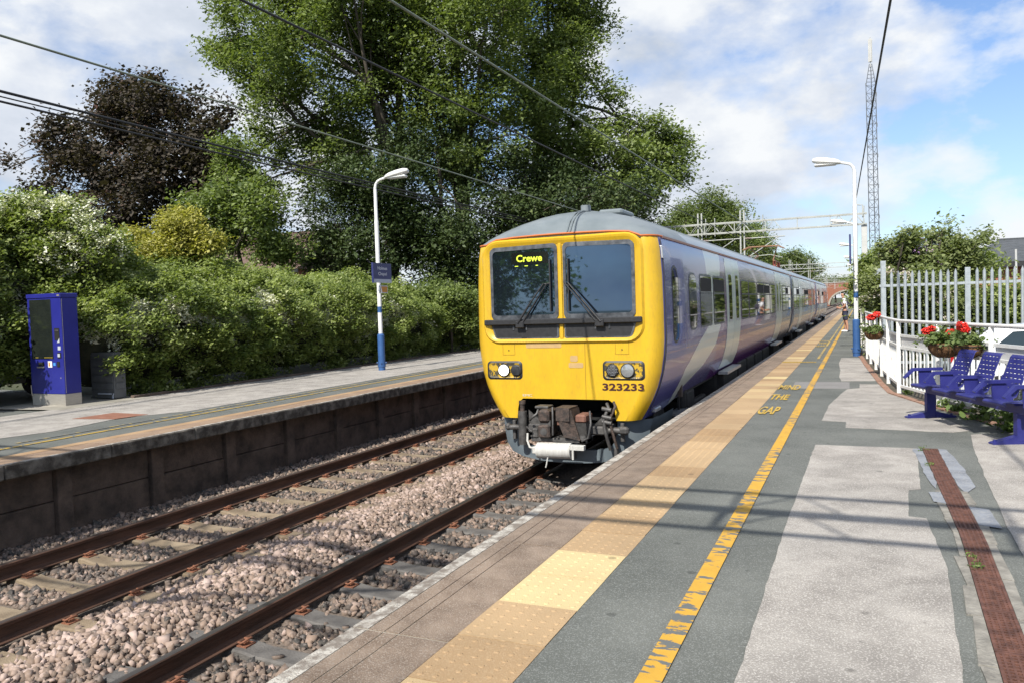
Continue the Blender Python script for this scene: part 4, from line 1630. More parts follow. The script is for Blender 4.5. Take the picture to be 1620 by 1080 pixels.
mb = MB()
mb.box(0.66, 0.71, 10.36, 10.44, 0.30, 0.42, bev=0.01)
mb.box(0.745, 0.80, 10.40, 10.46, 0.50, 0.76, bev=0.01)
mb.box(-0.86, -0.81, 10.39, 10.46, 0.48, 0.76, bev=0.01)
mb.build('bracket', m_steel, val)

# coupler
cpl = MB()
cpl.box(-0.66, 0.66, 10.44, 10.60, 0.60, 0.74, 0, bev=0.02)
cpl.box(-0.58, -0.34, 10.30, 10.50, 0.60, 0.73, 0, bev=0.02)
cpl.box(0.22, 0.60, 10.30, 10.50, 0.60, 0.72, 0, bev=0.02)
cpl.cyl((-0.66, 10.36, 0.665), (-0.92, 10.36, 0.665), 0.04, n=10)
cpl.cyl((0.60, 10.36, 0.665), (0.86, 10.36, 0.665), 0.045, n=10)
cpl.box(0.74, 0.88, 10.31, 10.42, 0.61, 0.72, 0, bev=0.03)
cpl.box(-0.95, -0.86, 10.31, 10.42, 0.62, 0.72, 0, bev=0.03)
cpl.cyl((-0.68, 10.36, 0.42), (-0.68, 10.36, 0.90), 0.065, n=12)
cpl.cyl((-0.68, 10.36, 0.90), (-0.68, 10.36, 1.04), 0.035, n=10, mi=1)
cpl.cyl((-0.68, 10.36, 1.00), (-0.68, 10.36, 1.05), 0.05, n=10, mi=1)
cpl.add([(-0.60, 10.40, 0.73), (-0.38, 10.40, 0.73), (-0.60, 10.40, 0.92)], [(0, 1, 2)])
cpl.add([(0.60, 10.40, 0.73), (0.38, 10.40, 0.73), (0.56, 10.40, 0.90)], [(2, 1, 0)])
hose = [(0.58, 10.36, 1.03), (0.62, 10.30, 0.98), (0.55, 10.30, 0.84), (0.56, 10.28, 0.70), (0.60, 10.30, 0.52), (0.62, 10.34, 0.40)]
cpl.tube(hose, 0.024, 8)
cpl.tube([(x + 0.09, y + 0.02, z + 0.02) for x, y, z in hose], 0.02, 8, mi=1)
for z in (0.97, 0.86, 0.79):
    cpl.cyl((0.53, 10.30, z), (0.66, 10.29, z - 0.02), 0.03, n=8)
cobj = cpl.build('coupler', [m_steel, m_rust], car1)
mb = MB()                                          # coupler head: hooked plates
mb.box(-0.315, -0.145, 10.02, 10.36, 0.58, 0.76, 0, bev=0.02)
mb.box(-0.31, -0.15, 10.02, 10.36, 0.79, 0.97, 0, bev=0.03)
mb.tube([(-0.12, 10.10, 1.0), (-0.10, 10.05, 0.85), (-0.11, 10.06, 0.62)], 0.014, 6, mi=1)
mb.tube([(0.40, 10.15, 0.95), (0.44, 10.06, 0.80), (0.40, 10.06, 0.60), (0.30, 10.08, 0.55)], 0.016, 6, mi=1)
mb.tube([(-0.56, 10.2, 0.60), (-0.50, 10.08, 0.72), (-0.42, 10.06, 0.66)], 0.013, 6, mi=1)
mb.cyl((-0.23, 10.015, 0.67), (-0.23, 10.03, 0.67), 0.05, n=14, mi=1)
mb.box(-0.30, -0.14, 10.06, 10.36, 0.74, 0.82, 1)
mb.prism([(-0.06, 10.06), (0.15, 10.02), (0.16, 10.36), (-0.06, 10.36)], 0.82, 1.0, 0)
mb.add([(-0.02, 10.05, 0.80), (0.17, 10.03, 0.98), (0.27, 10.10, 0.55), (0.05, 10.06, 0.60), (-0.02, 10.36, 0.80), (0.17, 10.36, 0.98), (0.27, 10.36, 0.55), (0.05, 10.36, 0.60)],
       [(0, 3, 2, 1), (0, 1, 5, 4), (1, 2, 6, 5), (2, 3, 7, 6), (3, 0, 4, 7)], 0)
mb.box(-0.05, 0.09, 10.08, 10.3, 0.76, 0.82, 2)
mb.box(0.22, 0.37, 10.05, 10.36, 0.80, 0.91, 2, bev=0.02)
mb.add([(0.22, 10.06, 0.80), (0.37, 10.06, 0.80), (0.36, 10.12, 0.62), (0.25, 10.12, 0.62)], [(3, 2, 1, 0)], 1)
mb.box(0.23, 0.36, 10.12, 10.36, 0.5, 0.80, 1, bev=0.02)
mb.box(-0.46, 0.36, 10.12, 10.4, 0.51, 0.57, 1, bev=0.01)
mb.box(-0.44, -0.34, 10.10, 10.3, 0.56, 0.70, 1, bev=0.02)
mb.box(-0.40, -0.20, 10.14, 10.35, 0.97, 1.005, 1, bev=0.008)
mb.tube([(-0.50, 10.2, 0.80), (-0.44, 10.1, 0.84), (-0.36, 10.12, 0.90), (-0.36, 10.2, 0.98)], 0.02, 6, mi=1)
for q in range(7):
    mb.cyl((-0.44 + q * 0.13, 10.10, 0.585), (-0.44 + q * 0.13, 10.10, 0.60), 0.018, n=6, mi=1)
mb.build('coupler_head', [m_rust, m_steel, mat('rust_red', (0.13, 0.06, 0.042), (0.20, 0.095, 0.065), 20, 0.8)], car1)
mb = MB()
mb.tube([(-0.335, 10.06, 0.405), (0.16, 10.06, 0.415)], 0.108, 22)
mb.box(-0.40, -0.32, 9.99, 10.12, 0.36, 0.46, bev=0.012)
mb.box(0.15, 0.36, 9.975, 10.06, 0.435, 0.505, bev=0.006)
mb.box(0.15, 0.22, 9.99, 10.1, 0.31, 0.45, 1, bev=0.01)
mb.box(0.19, 0.215, 9.97, 9.99, 0.31, 0.44)
mb.tube([(-0.155, 9.96, 0.33), (-0.17, 9.955, 0.25), (-0.185, 9.955, 0.19)], 0.010, 6)
mb.tube([(-0.50, 10.1, 0.63), (-0.50, 10.08, 0.53), (-0.46, 10.06, 0.44), (-0.38, 10.06, 0.42)], 0.016, 8)
mb.build('wrapped_cable_box', [m_wrap, m_steel], car1)

# gangways, underframe boxes and bogies
for (a0, a1), (b0, b1) in zip(CAR, CAR[1:]):
    mb = MB()
    mb.box(CX - 0.75, CX + 0.75, a1 - 0.02, b0 + 0.02, 1.0, 3.2)
    for i in range(5):
        mb.box(CX - 1.25, CX + 1.25, a1 + 0.03 + i * 0.09, a1 + 0.06 + i * 0.09, 1.05, 3.35)
    mb.build('gangway', m_under, train)


def bogie(y, car):
    mb = MB()
    for s in (-1, 1):
        mb.box(CX + s * 1.02 - 0.06, CX + s * 1.02 + 0.06, y - 1.75, y + 1.75, 0.42, 0.62, bev=0.03)
        mb.box(CX + s * 1.05 - 0.08, CX + s * 1.05 + 0.08, y - 0.35, y + 0.35, 0.5, 0.9, bev=0.05)
        mb.cyl((CX + s * 1.1, y - 0.6, 0.45), (CX + s * 1.1, y - 0.6, 0.95), 0.07, n=10)
    mb.box(CX - 1.0, CX + 1.0, y - 0.3, y + 0.3, 0.45, 0.7)
    b = mb.build('bogie', m_under, car)
    for dy in (-1.28, 1.28):
        mw = MB()
        mw.cyl((-0.80, y + dy, 0.42), (0.80, y + dy, 0.42), 0.08, n=10)
        for s in (-1, 1):
            mw.cyl((s * 0.69, y + dy, 0.42), (s * 0.82, y + dy, 0.42), 0.42, n=28)
            mw.cyl((s * 0.95, y + dy, 0.42), (s * 1.14, y + dy, 0.42), 0.14, n=12)
        mw.build('wheelset', m_steel, b)


for car, (c0, c1) in zip((car1, car2, car3), CAR):
    bogie(c0 + 3.2, car)
    bogie(c1 - 2.9, car)
    y = c0 + 5.6
    while y < c1 - 5.4:
        L_ = random.uniform(1.2, 2.2)
        mb = MB()
        mb.box(CX - 1.15, CX + 1.17, y, min(y + L_, c1 - 5.0), 0.36, 0.93, bev=0.04)
        mb.build('equipment_case', m_under, car)
        y += L_ + 0.2
    mb = MB()
    mb.box(CX - 1.1, CX + 1.1, c0 + 0.9, c1 - 0.1, 0.86, 1.0)
    mb.build('underframe', m_under, car)
mb = MB()                                            # step under the cab door
mb.box(CX + 0.98, CX + 1.16, 10.95, 11.30, 0.84, 0.90, 0, bev=0.01)
mb.build('cab_step', m_alu, car1)
mb = MB()
mb.box(CX + 1.02, CX + 1.2, 12.3, 13.1, 0.60, 0.64, 0)
mb.box(CX + 1.08, CX + 1.11, 12.75, 12.80, 0.62, 0.95, 1)
mb.build('foot_step', [m_alu, m_under], car1)
mb = MB()
mb.box(CX + 1.18, CX + 1.24, 12.35, 12.42, 0.9, 1.12, 0)
mb.build('bracket', m_rust, car1)

# pantograph on the second carriage
m_pred = mat('red_insulator', (0.16, 0.03, 0.02), (0.22, 0.06, 0.04), 10.0, 0.6)
m_pan = mat('pantograph_frame', (0.20, 0.10, 0.05), (0.28, 0.15, 0.08), 10.0, 0.6)
mb = MB()
yc = 36.2
for s in (-1, 1):
    for d in (-0.9, 0.9):
        mb.cyl((CX + s * 0.5, yc + d, 3.72), (CX + s * 0.5, yc + d, 3.98), 0.07, n=10, mi=1)
    mb.box(CX + s * 0.5 - 0.03, CX + s * 0.5 + 0.03, yc - 1.1, yc + 1.1, 3.98, 4.03)
    mb.tube([(CX + s * 0.45, yc - 0.9, 4.03), (CX + s * 0.35, yc + 0.9, 4.32)], 0.03, 6)
    mb.tube([(CX + s * 0.35, yc + 0.9, 4.32), (CX + s * 0.55, yc - 0.3, 4.62)], 0.022, 6)
for d in (-0.45, -0.15):
    mb.tube([(CX - 0.85, yc + d, 4.55), (CX - 0.6, yc + d, 4.66), (CX + 0.6, yc + d, 4.66), (CX + 0.85, yc + d, 4.55)], 0.028, 6)
mb.build('pantograph', [m_pan, m_pred], train)

# ================================================================ PLATFORM LAMPS
m_white = mat('white_paint', (0.66, 0.66, 0.64), (0.76, 0.76, 0.74), 3.0, 0.45, spec=0.4)
m_bluep = mat('blue_post_paint', (0.028, 0.085, 0.23), (0.04, 0.11, 0.28), 4.0, 0.45, bump=0.1, bscale=40)
m_lampg = mat('lamp_housing', (0.62, 0.61, 0.57), (0.72, 0.71, 0.67), 5.0, 0.5)
m_lampd = mat('lamp_diffuser', (0.66, 0.66, 0.63), rough=0.3)
m_navy = mat('navy_sign', (0.020, 0.025, 0.105), (0.03, 0.036, 0.13), 3.0, 0.4)
m_sgrey = mat('grey_sign_band', (0.42, 0.45, 0.50), rough=0.5)
m_wlet = mat('white_letters', (0.75, 0.76, 0.78), rough=0.5)


def lamp_post(label, group):
    root = empty('platform_lamp', (0, 0, 0), label, 'lamp post', group)
    mb = MB()
    mb.cyl((0, 0, 0), (0, 0, 0.93), 0.092, n=20)
    mb.cyl((0, 0, 0.10), (0, 0, 0.16), 0.105, n=20)
    for a in range(4):
        mb.cyl((0.10 * math.cos(a * 1.57 + .4), 0.10 * math.sin(a * 1.57 + .4), 0.20), (0.135 * math.cos(a * 1.57 + .4), 0.135 * math.sin(a * 1.57 + .4), 0.20), 0.02, n=8)
    mb.tube([(0, 0, 0.93), (0, 0, 0.965)], [0.092, 0.058], 20)
    mb.build('base', m_bluep, root, world=False)
    mb = MB()
    mb.tube([(0, 0, 0.96), (0, 0, 3.9)], [0.056, 0.056], 16)
    mb.tube([(0, 0, 3.9), (0, 0, 3.98), (0, 0, 4.75)], [0.056, 0.046, 0.044], 16)
    mb.build('pole', m_white, root, world=False)
    mb = MB()
    mb.cyl((0, 0, 1.52), (0, 0, 1.68), 0.0585, n=16)
    mb.cyl((0, 0, 1.585), (0, 0, 1.60), 0.064, n=16)
    mb.build('band', m_bluep, root, world=False)
    mb = MB()
    mb.tube([(0, 0, 4.72), (0, 0, 4.80), (0.03, 0, 4.90), (0.09, 0, 4.97), (0.18, 0, 5.005), (0.34, 0, 5.04)], [0.044, 0.038, 0.036, 0.034, 0.034, 0.034], 12)
    mb.build('bracket', m_white, root, world=False)
    mb = MB()
    P = []
    for t, w, h in ((0.0, .05, .035), (0.05, .085, .07), (0.2, .12, .10), (0.5, .135, .115), (0.8, .13, .11), (0.95, .11, .08), (1.0, .06, .035)):
        x = 0.32 + 0.70 * t
        z = 5.035 + 0.11 * t
        P.append([(x, w * math.cos(a), z + (h * math.sin(a) if math.sin(a) > 0 else h * 0.55 * math.sin(a))) for a in [2 * math.pi * j / 16 for j in range(16)]])
    mb.grid(P, 0, True, True)
    mb.add(P[0], [tuple(range(16))])
    mb.add(P[-1], [tuple(range(16))[::-1]])
    hd = mb.build('lamp_head', m_lampg, root, world=False)
    mb = MB()
    mb.box(0.42, 0.97, -0.09, 0.09, 4.985, 5.06, bev=0.03)
    mb.build('diffuser', m_lampd, hd, world=False)
    return root


LG = 'white and blue platform lamps'
lp0 = lamp_post('white lamp post with blue base carrying the station name sign, in front of the hedge', LG)
lp0.location = (-7.90, 17.79, PZ)
WL[lp0.name] = Vector(lp0.location)
spots = [(3.665, 22.5, 'nearest white lamp post with blue base, beside the white railing near the basket'),
         (3.55, 40.6, 'second white lamp post along the train side platform, partly hidden by the nearest one'),
         (3.50, 58.6, 'third white lamp head behind the nearest lamp post on the train side platform'),
         (3.45, 77.5, 'fourth lamp head in the receding row of the train side platform'),
         (3.45, 97.0, 'farthest and smallest lamp head in the row on the train side platform')]
right_lamps = []
for x, y, lb in spots:
    c = copy_tree(lp0)
    c.location = (x, y, PZ)
    c.rotation_euler = (0, 0, math.pi)
    tag(c, lb)
    right_lamps.append(c)


def platform_sign(px, y0, y1, z0, z1, side, label):
    o = empty('station_sign', (px, (y0 + y1) / 2, z0), label, 'sign', 'station name signs')
    mb = MB()
    x0, x1 = (px, px + 0.03)
    mb.box(x0, x1, y0, y1, z0 + (z1 - z0) * .19, z1, 0)
    mb.box(x0, x1, y0, y1, z0, z0 + (z1 - z0) * .188, 1)
    if side:
        mb.box(x0 - 0.012, x1 + 0.012, y0 - 0.02, y0 - 0.001, z0 - 0.004, z1 + 0.004, 0)
    mb.build('panel', [m_navy, m_sgrey], o)
    H = z1 - z0
    w = (y1 - y0)
    for txt, f, zz, hh in (('Holmes', 0.52, z0 + H * .66, H * .17), ('Chapel', 0.47, z0 + H * .33, H * .215)):
        u, v, fs = text_shape(txt, w * f, hh)
        mb = MB()
        ya = y0 + w * 0.5 - w * f * 0.5
        mb.add([(x1 + 0.002, ya + a, zz + b_) for a, b_ in zip(u, v)], fs)
        mb.build('lettering', m_wlet, o)
    return o


platform_sign(-7.80, 17.36, 18.22, 3.13, 3.645, True, 'navy station name sign reading Holmes Chapel on the lamp post by the hedge')
sg = empty('station_sign', (3.56, 22.42, 3.2), 'navy station sign seen edge on, on the nearest lamp post of the train side', 'sign', 'station name signs')
mb = MB()
mb.box(3.53, 3.562, 21.75, 22.62, 3.22, 3.94, 0)
mb.box(3.525, 3.567, 21.72, 21.748, 3.215, 3.945, 0)
mb.build('panel', [m_navy, m_sgrey], sg)
# small amber notice with a triangular hood under the name sign
ws = empty('warning_notice', (-7.80, 17.8, 2.87), 'small amber notice with white frame under the station name sign', 'sign')
m_amber = mat('amber_panel', (0.50, 0.21, 0.025), (0.56, 0.26, 0.04), 14.0, 0.6)
mb = MB()
mb.box(-7.815, -7.795, 17.63, 18.05, 2.86, 3.06)
mb.build('frame', m_sgrey, ws)
mb = MB()
mb.box(-7.792, -7.788, 17.70, 18.02, 2.885, 3.035)
mb.build('panel', m_amber, ws)
mb = MB()
mb.tube([(-7.77, 17.56, 2.86), (-7.77, 17.66, 3.07), (-7.77, 17.72, 2.86)], 0.018, 6)
mb.build('hood', m_white, ws)

# ================================================================ TICKET MACHINE
m_tvm = mat('royal_blue_enamel', (0.018, 0.021, 0.185), (0.024, 0.028, 0.22), 2.0, 0.32, spec=0.4)
m_screen = mat('dark_screen', (0.010, 0.013, 0.012), (0.018, 0.022, 0.018), 3.0, 0.12, spec=0.5)
m_stain = mat('stainless', (0.42, 0.39, 0.34), (0.50, 0.47, 0.42), 6.0, 0.42, metal=0.6, stretch=(1, 1, 12))
tv = empty('ticket_machine', (-10.1, 10.1, PZ), 'tall royal blue ticket machine with dark screen standing before the hedge', 'ticket machine')
X0, X1, Y0_, Y1_ = -10.555, -9.64, 9.93, 10.27
zt = 2.90
mb = MB()
mb.box(X0, X1, Y0_, Y1_, PZ + 0.22, zt - 0.085, bev=0.008)
mb.box(X0 - 0.012, X1 + 0.012, Y0_ - 0.012, Y1_ + 0.01, zt - 0.083, zt, bev=0.01)
mb.box(X0 + 0.006, X1 - 0.006, Y0_ - 0.004, Y0_, PZ + 0.225, PZ + 0.30)
mb.build('cabinet', m_tvm, tv)
mb = MB()
mb.box(X0 + 0.005, X1 - 0.005, Y0_ + 0.004, Y1_ - 0.004, PZ, PZ + 0.218)
mb.build('plinth', m_stain, tv)
mb = MB()
sx0, sx1, sz0, sz1 = X0 + 0.075, X0 + 0.655, PZ + 0.87, PZ + 1.965
mb.box(sx0, sx1, Y0_ - 0.012, Y0_, sz0, sz1, bev=0.008)
sc_ = mb.build('screen', m_screen, tv)
mb = MB()
mb.box(sx0 + 0.34, sx1 - 0.01, Y0_ - 0.014, Y0_ - 0.0125, sz0 + 0.022, sz0 + 0.030)
mb.box(sx0 + 0.10, sx0 + 0.18, Y0_ - 0.014, Y0_ - 0.0125, sz0 + 0.022, sz0 + 0.030)
mb.build('trim', mat('gold_line', (0.40, 0.30, 0.05), rough=0.5), sc_)
mb = MB()
cx = X0 + 0.715
mb.box(cx, cx + 0.135, Y0_ - 0.006, Y0_, PZ + 1.21, PZ + 1.43, 0)
mb.box(cx + 0.02, cx + 0.115, Y0_ - 0.012, Y0_ - 0.006, PZ + 1.375, PZ + 1.40, 2)
mb.add([(cx + 0.06, Y0_ - 0.010, PZ + 1.165), (cx + 0.135, Y0_ - 0.010, PZ + 1.165), (cx + 0.135, Y0_ - 0.010, PZ + 1.25)], [(0, 1, 2)], 1)
mb.box(cx + 0.075, cx + 0.15, Y0_ - 0.008, Y0_, PZ + 1.03, PZ + 1.10, 1)
mb.box(cx + 0.06, cx + 0.15, Y0_ - 0.008, Y0_, PZ + 0.885, PZ + 0.985, 0)
mb.box(cx + 0.065, cx + 0.125, Y0_ - 0.012, Y0_ - 0.0085, PZ + 0.905, PZ + 0.965, 1)
mb.build('payment_slot', [m_black, m_sgrey, m_steel], tv)
m_lbs = mat('light_blue_sticker', (0.06, 0.25, 0.62), rough=0.5)
for nm_, m_, bx_ in (('note_slot', m_black, (X0 + 0.235, X0 + 0.385, Y0_ - 0.008, PZ + 0.74, PZ + 0.81)), ('slot_tray', m_stain, (X0 + 0.22, X0 + 0.40, Y0_ - 0.03, PZ + 0.705, PZ + 0.728)),
                     ('card_reader', m_white, (X0 + 0.50, X0 + 0.61, Y0_ - 0.007, PZ + 0.715, PZ + 0.83)), ('card_slot', m_amber, (X0 + 0.52, X0 + 0.555, Y0_ - 0.009, PZ + 0.735, PZ + 0.81)),
                     ('sticker', m_lbs, (X0 + 0.645, X0 + 0.705, Y0_ - 0.007, PZ + 0.745, PZ + 0.80)), ('coin_slot', m_black, (X0 + 0.745, X0 + 0.815, Y0_ - 0.008, PZ + 0.72, PZ + 0.82))):
    mb = MB()
    mb.box(bx_[0], bx_[1], bx_[2], Y0_, bx_[3], bx_[4])
    mb.build(nm_, m_, tv)
mb = MB()
mb.cyl((X1 - 0.09, Y0_ - 0.006, PZ + 0.52), (X1 - 0.09, Y0_, PZ + 0.52), 0.012, n=10)
mb.build('lock', m_stain, tv)
mb = MB()
mb.box(X1 - 0.07, X1 - 0.005, Y0_ - 0.016, Y0_ - 0.013, zt - 0.055, zt - 0.025)
mb.build('maker_plate', m_stain, tv)
mb = MB()
mb.box(X1 + 0.001, X1 + 0.004, Y0_ + 0.02, Y0_ + 0.025, PZ + 0.24, zt - 0.1)
mb.tube([(X0 + 0.03, Y0_ - 0.02, PZ + 0.18), (X0 + 0.03, Y0_ - 0.03, PZ + 0.38)], 0.008, 6)
mb.build('conduit', m_stain, tv)
# small grey cabinet in the shade beside it
m_box = mat('grey_cabinet_paint', (0.075, 0.078, 0.08), (0.105, 0.11, 0.11), 4.0, 0.6, bump=0.2, bscale=20)
cb = empty('equipment_cabinet', (-9.75, 11.2, PZ), 'low grey utility cabinet with ribbed doors in the shade beside the ticket machine', 'utility cabinet')
mb = MB()
mb.box(-10.25, -9.60, 10.95, 11.22, PZ + 0.02, PZ + 0.92, bev=0.01)
mb.build('body', m_box, cb)
mb = MB()
for i in range(5):
    mb.box(-9.598, -9.585, 10.98, 11.19, PZ + 0.20 + i * 0.15, PZ + 0.32 + i * 0.15, bev=0.004)
    mb.box(-10.21, -9.63, 10.935, 10.948, PZ + 0.20 + i * 0.15, PZ + 0.32 + i * 0.15, bev=0.004)
mb.build('louvre', m_box, cb)
mb = MB()
mb.box(-10.05, -9.62, 10.93, 10.947, PZ + 0.10, PZ + 0.125)
mb.box(-9.66, -9.63, 10.93, 10.947, PZ + 0.02, PZ + 0.125)
mb.build('label_plate', m_sgrey, cb)

# ================================================================ WHITE RAILING
rl = empty('railing', (4.3, 14, PZ), 'curving white painted metal railing with posts and bars along the near platform', 'railing')
m_wp = mat('railing_white', (0.60, 0.60, 0.57), (0.72, 0.72, 0.69), 12.0, 0.5, bump=0.1, bscale=40, lo=0.3, hi=0.56, c3=(0.40, 0.29, 0.20))
m_wpanel = mat('railing_infill', (0.52, 0.52, 0.51), (0.60, 0.60, 0.59), 3.0, 0.6)
m_wrust = mat('railing_cap_rail', (0.68, 0.68, 0.66), (0.60, 0.58, 0.55), 10.0, 0.5, c3=(0.42, 0.30, 0.22))
TOPZ = PZ + 1.145
rp = [(x, y) for x, y in FENCE if y < 45]
mb = MB()
mb.tube([(x, y, TOPZ) for x, y in rp], 0.026, 8)
mb.build('top_rail', m_wrust, rl)
for x, y in rp:
    mb = MB()
    mb.box(x - 0.03, x + 0.03, y - 0.02, y + 0.02, PZ - 0.02, TOPZ - 0.02, bev=0.004, rz=-0.3)
    mb.build('post', m_wp, rl)
nbar = 0
for (xa, ya), (xb, yb) in zip(rp, rp[1:]):
    A, B = np.array([xa, ya]), np.array([xb, yb])
    d = B - A
    L_ = np.linalg.norm(d)
    d /= L_
    nr = np.array([d[1], -d[0]])
    if nr[0] < 0:
        nr = -nr
    C0 = A + nr * 0.012
    D0 = B + nr * 0.012
    mb = MB()
    for z in (PZ + 0.915, PZ + 0.73, PZ + 0.12):
        a, b_ = A + nr * 0.02, B + nr * 0.02
        mb.slab([(-0.014, -0.02), (0.014, -0.02), (0.014, 0.02), (-0.014, 0.02)], lambda u, v, a=a, z=z: (a[0] + nr[0] * u, a[1] + nr[1] * u, z + v), lambda u, v, b_=b_, z=z: (b_[0] + nr[0] * u, b_[1] + nr[1] * u, z + v))
    mb.build('cross_rail', m_wp, rl)
    if ya < 26:
        mb = MB()
        a, b_ = A + d * 0.035 + nr * 0.028, B - d * 0.035 + nr * 0.028
        mb.slab([(0, PZ + 0.752), (0.006, PZ + 0.752), (0.006, PZ + 0.894), (0, PZ + 0.894)], lambda u, v, a=a: (a[0] + nr[0] * u, a[1] + nr[1] * u, v), lambda u, v, b_=b_: (b_[0] + nr[0] * u, b_[1] + nr[1] * u, v))
        mb.build('infill_panel', m_wpanel, rl)
    nb = max(4, int(round(L_ / 0.145)))
    if ya < 24:
        for i in range(1, nb):
            p_ = A + d * (L_ * i / nb) + nr * 0.02
            mb = MB()
            mb.tube([(p_[0], p_[1], PZ + 0.12), (p_[0], p_[1], PZ + 0.72)], 0.011, 6)
            mb.build('baluster', m_wp, rl)
            nbar += 1
    else:
        mb = MB()
        for i in range(1, nb * 2 // 3):
            p_ = A + d * (L_ * i / (nb * 2 // 3)) + nr * 0.02
            mb.tube([(p_[0], p_[1], PZ + 0.12), (p_[0], p_[1], PZ + 0.72)], 0.011, 4)
        o = mb.build('infill_bars', m_wp, rl)
        o['kind'] = 'stuff'

# ================================================================ BENCH
m_bench = mat('violet_blue_metal', (0.018, 0.020, 0.135), (0.030, 0.033, 0.175), 5.0, 0.42, spec=0.45, bump=0.05, bscale=60)
BA = np.array([4.561, 11.209])
BD = np.array([5.253 - 4.561, 9.416 - 11.209])
BD /= np.linalg.norm(BD)
BN = np.array([BD[1], -BD[0]])
if BN[0] > 0:
    BN = -BN                                     # towards the track: the side one sits on
bench = empty('bench', (float(BA[0]), float(BA[1]), PZ), 'row of violet blue perforated metal seats with armrests in front of the white railing', 'bench')


def bp(s, f, z):
    q = BA + BD * s + BN * f
    return (q[0], q[1], PZ + z)


def bslab(mb, poly, s0, s1, mi=0):
    """polygon in (forward, height) swept along the bench from s0 to s1"""
    mb.slab(poly, lambda f, z: bp(s0, f, z), lambda f, z: bp(s1, f, z), mi)


mb = MB()
bslab(mb, [(-0.05, 0.315), (0.05, 0.315), (0.05, 0.405), (-0.05, 0.405)], -0.02, 2.35)
mb.build('beam', m_bench, bench)
for s in (0.0, 1.92):
    mb = MB()
    bslab(mb, [(-0.055, 0.02), (0.055, 0.02), (0.055, 0.315), (-0.055, 0.315)], s - 0.035, s + 0.035)
    bslab(mb, [(0.30, 0.0), (0.30, 0.02), (0.055, 0.085), (0.055, 0.0)], s - 0.045, s + 0.045)
    bslab(mb, [(-0.30, 0.0), (-0.055, 0.0), (-0.055, 0.085), (-0.30, 0.02)], s - 0.045, s + 0.045)
    bslab(mb, [(-0.055, 0.0), (0.055, 0.0), (0.055, 0.02), (-0.055, 0.02)], s - 0.045, s + 0.045)
    for f in (-0.26, 0.26):
        mb.cyl(bp(s, f, 0.02), bp(s, f, 0.05), 0.016, n=8)
    mb.build('leg', m_bench, bench)
sprof = [(0.255, 0.405), (0.265, 0.43), (0.245, 0.447), (0.15, 0.445), (0.05, 0.432), (-0.05, 0.418), (-0.12, 0.415), (-0.165, 0.435), (-0.195, 0.50), (-0.225, 0.58), (-0.26, 0.67), (-0.295, 0.76), (-0.325, 0.835), (-0.35, 0.862), (-0.378, 0.858)]


def resample(pr, k):
    pr = [np.array(p) for p in pr]
    ls = [0]
    for a, b_ in zip(pr, pr[1:]):
        ls.append(ls[-1] + np.linalg.norm(b_ - a))
    out = []
    for i in range(k):
        t = ls[-1] * i / (k - 1)
        j = max(q for q in range(len(ls)) if ls[q] <= t + 1e-9)
        j = min(j, len(pr) - 2)
        out.append(tuple(pr[j] + (pr[j + 1] - pr[j]) * ((t - ls[j]) / (ls[j + 1] - ls[j]))))
    return out


for k in range(4):
    sc = 0.25 + 0.55 * k
    pr = resample(sprof, 145)
    nu = 43
    mb = MB()
    hw = 0.205
    vs, fs = [], []
    for i, (f, z) in enumerate(pr):
        for j in range(nu):
            w = hw - (0.02 if i > 102 else 0)
            vs.append(bp(sc - w + 2 * w * j / (nu - 1), f, z))
    for i in range(len(pr) - 1):
        for j in range(nu - 1):
            off = (i // 8) % 2
            if i % 8 == 3 and 12 < i < 134 and 2 < j < nu - 4 and (j + off * 4) % 8 < 5:
                continue
            fs.append((i * nu + j, i * nu + j + 1, (i + 1) * nu + j + 1, (i + 1) * nu + j))
    mb.add(vs, fs, 0, True)
    o = mb.build('seat', m_bench, bench)
    sol = o.modifiers.new('sheet', 'SOLIDIFY')
    sol.thickness = 0.006
    mb = MB()
    bslab(mb, [(-0.06, 0.405), (0.12, 0.405), (0.12, 0.428), (-0.06, 0.414)], sc - 0.12, sc + 0.12)
    mb.build('seat_bracket', m_bench, bench)
for k in range(5):
    s = -0.03 + 0.55 * k
    mb = MB()
    bslab(mb, [(-0.16, 0.595), (0.19, 0.595), (0.30, 0.50), (0.315, 0.515), (0.205, 0.63), (-0.16, 0.63)], s - 0.028, s + 0.028)
    bslab(mb, [(0.02, 0.40), (0.12, 0.40), (0.13, 0.594), (0.03, 0.594)], s - 0.006, s + 0.006)
    bslab(mb, [(-0.10, 0.40), (0.02, 0.40), (0.03, 0.594), (-0.02, 0.594)], s - 0.005, s + 0.005)
    mb.build('armrest', m_bench, bench)

# ================================================================ HANGING BASKETS
m_coir = mat('coir_liner', (0.10, 0.048, 0.020), (0.20, 0.105, 0.045), 9.0, 0.95, bump=0.9, bscale=60, stretch=(1, 1, 0.6))
m_wire = mat('basket_wire', (0.05, 0.035, 0.025), rough=0.7)
m_gleaf = mat('geranium_leaf', (0.075, 0.125, 0.030), (0.15, 0.19, 0.055), 1, 0.6, tint='tint', lo=0.1, hi=0.9, trans=0.25)
m_gflow = mat('geranium_flower', (0.62, 0.018, 0.012), (0.75, 0.06, 0.035), 1, 0.6, tint='tint', lo=0.2, hi=0.8)


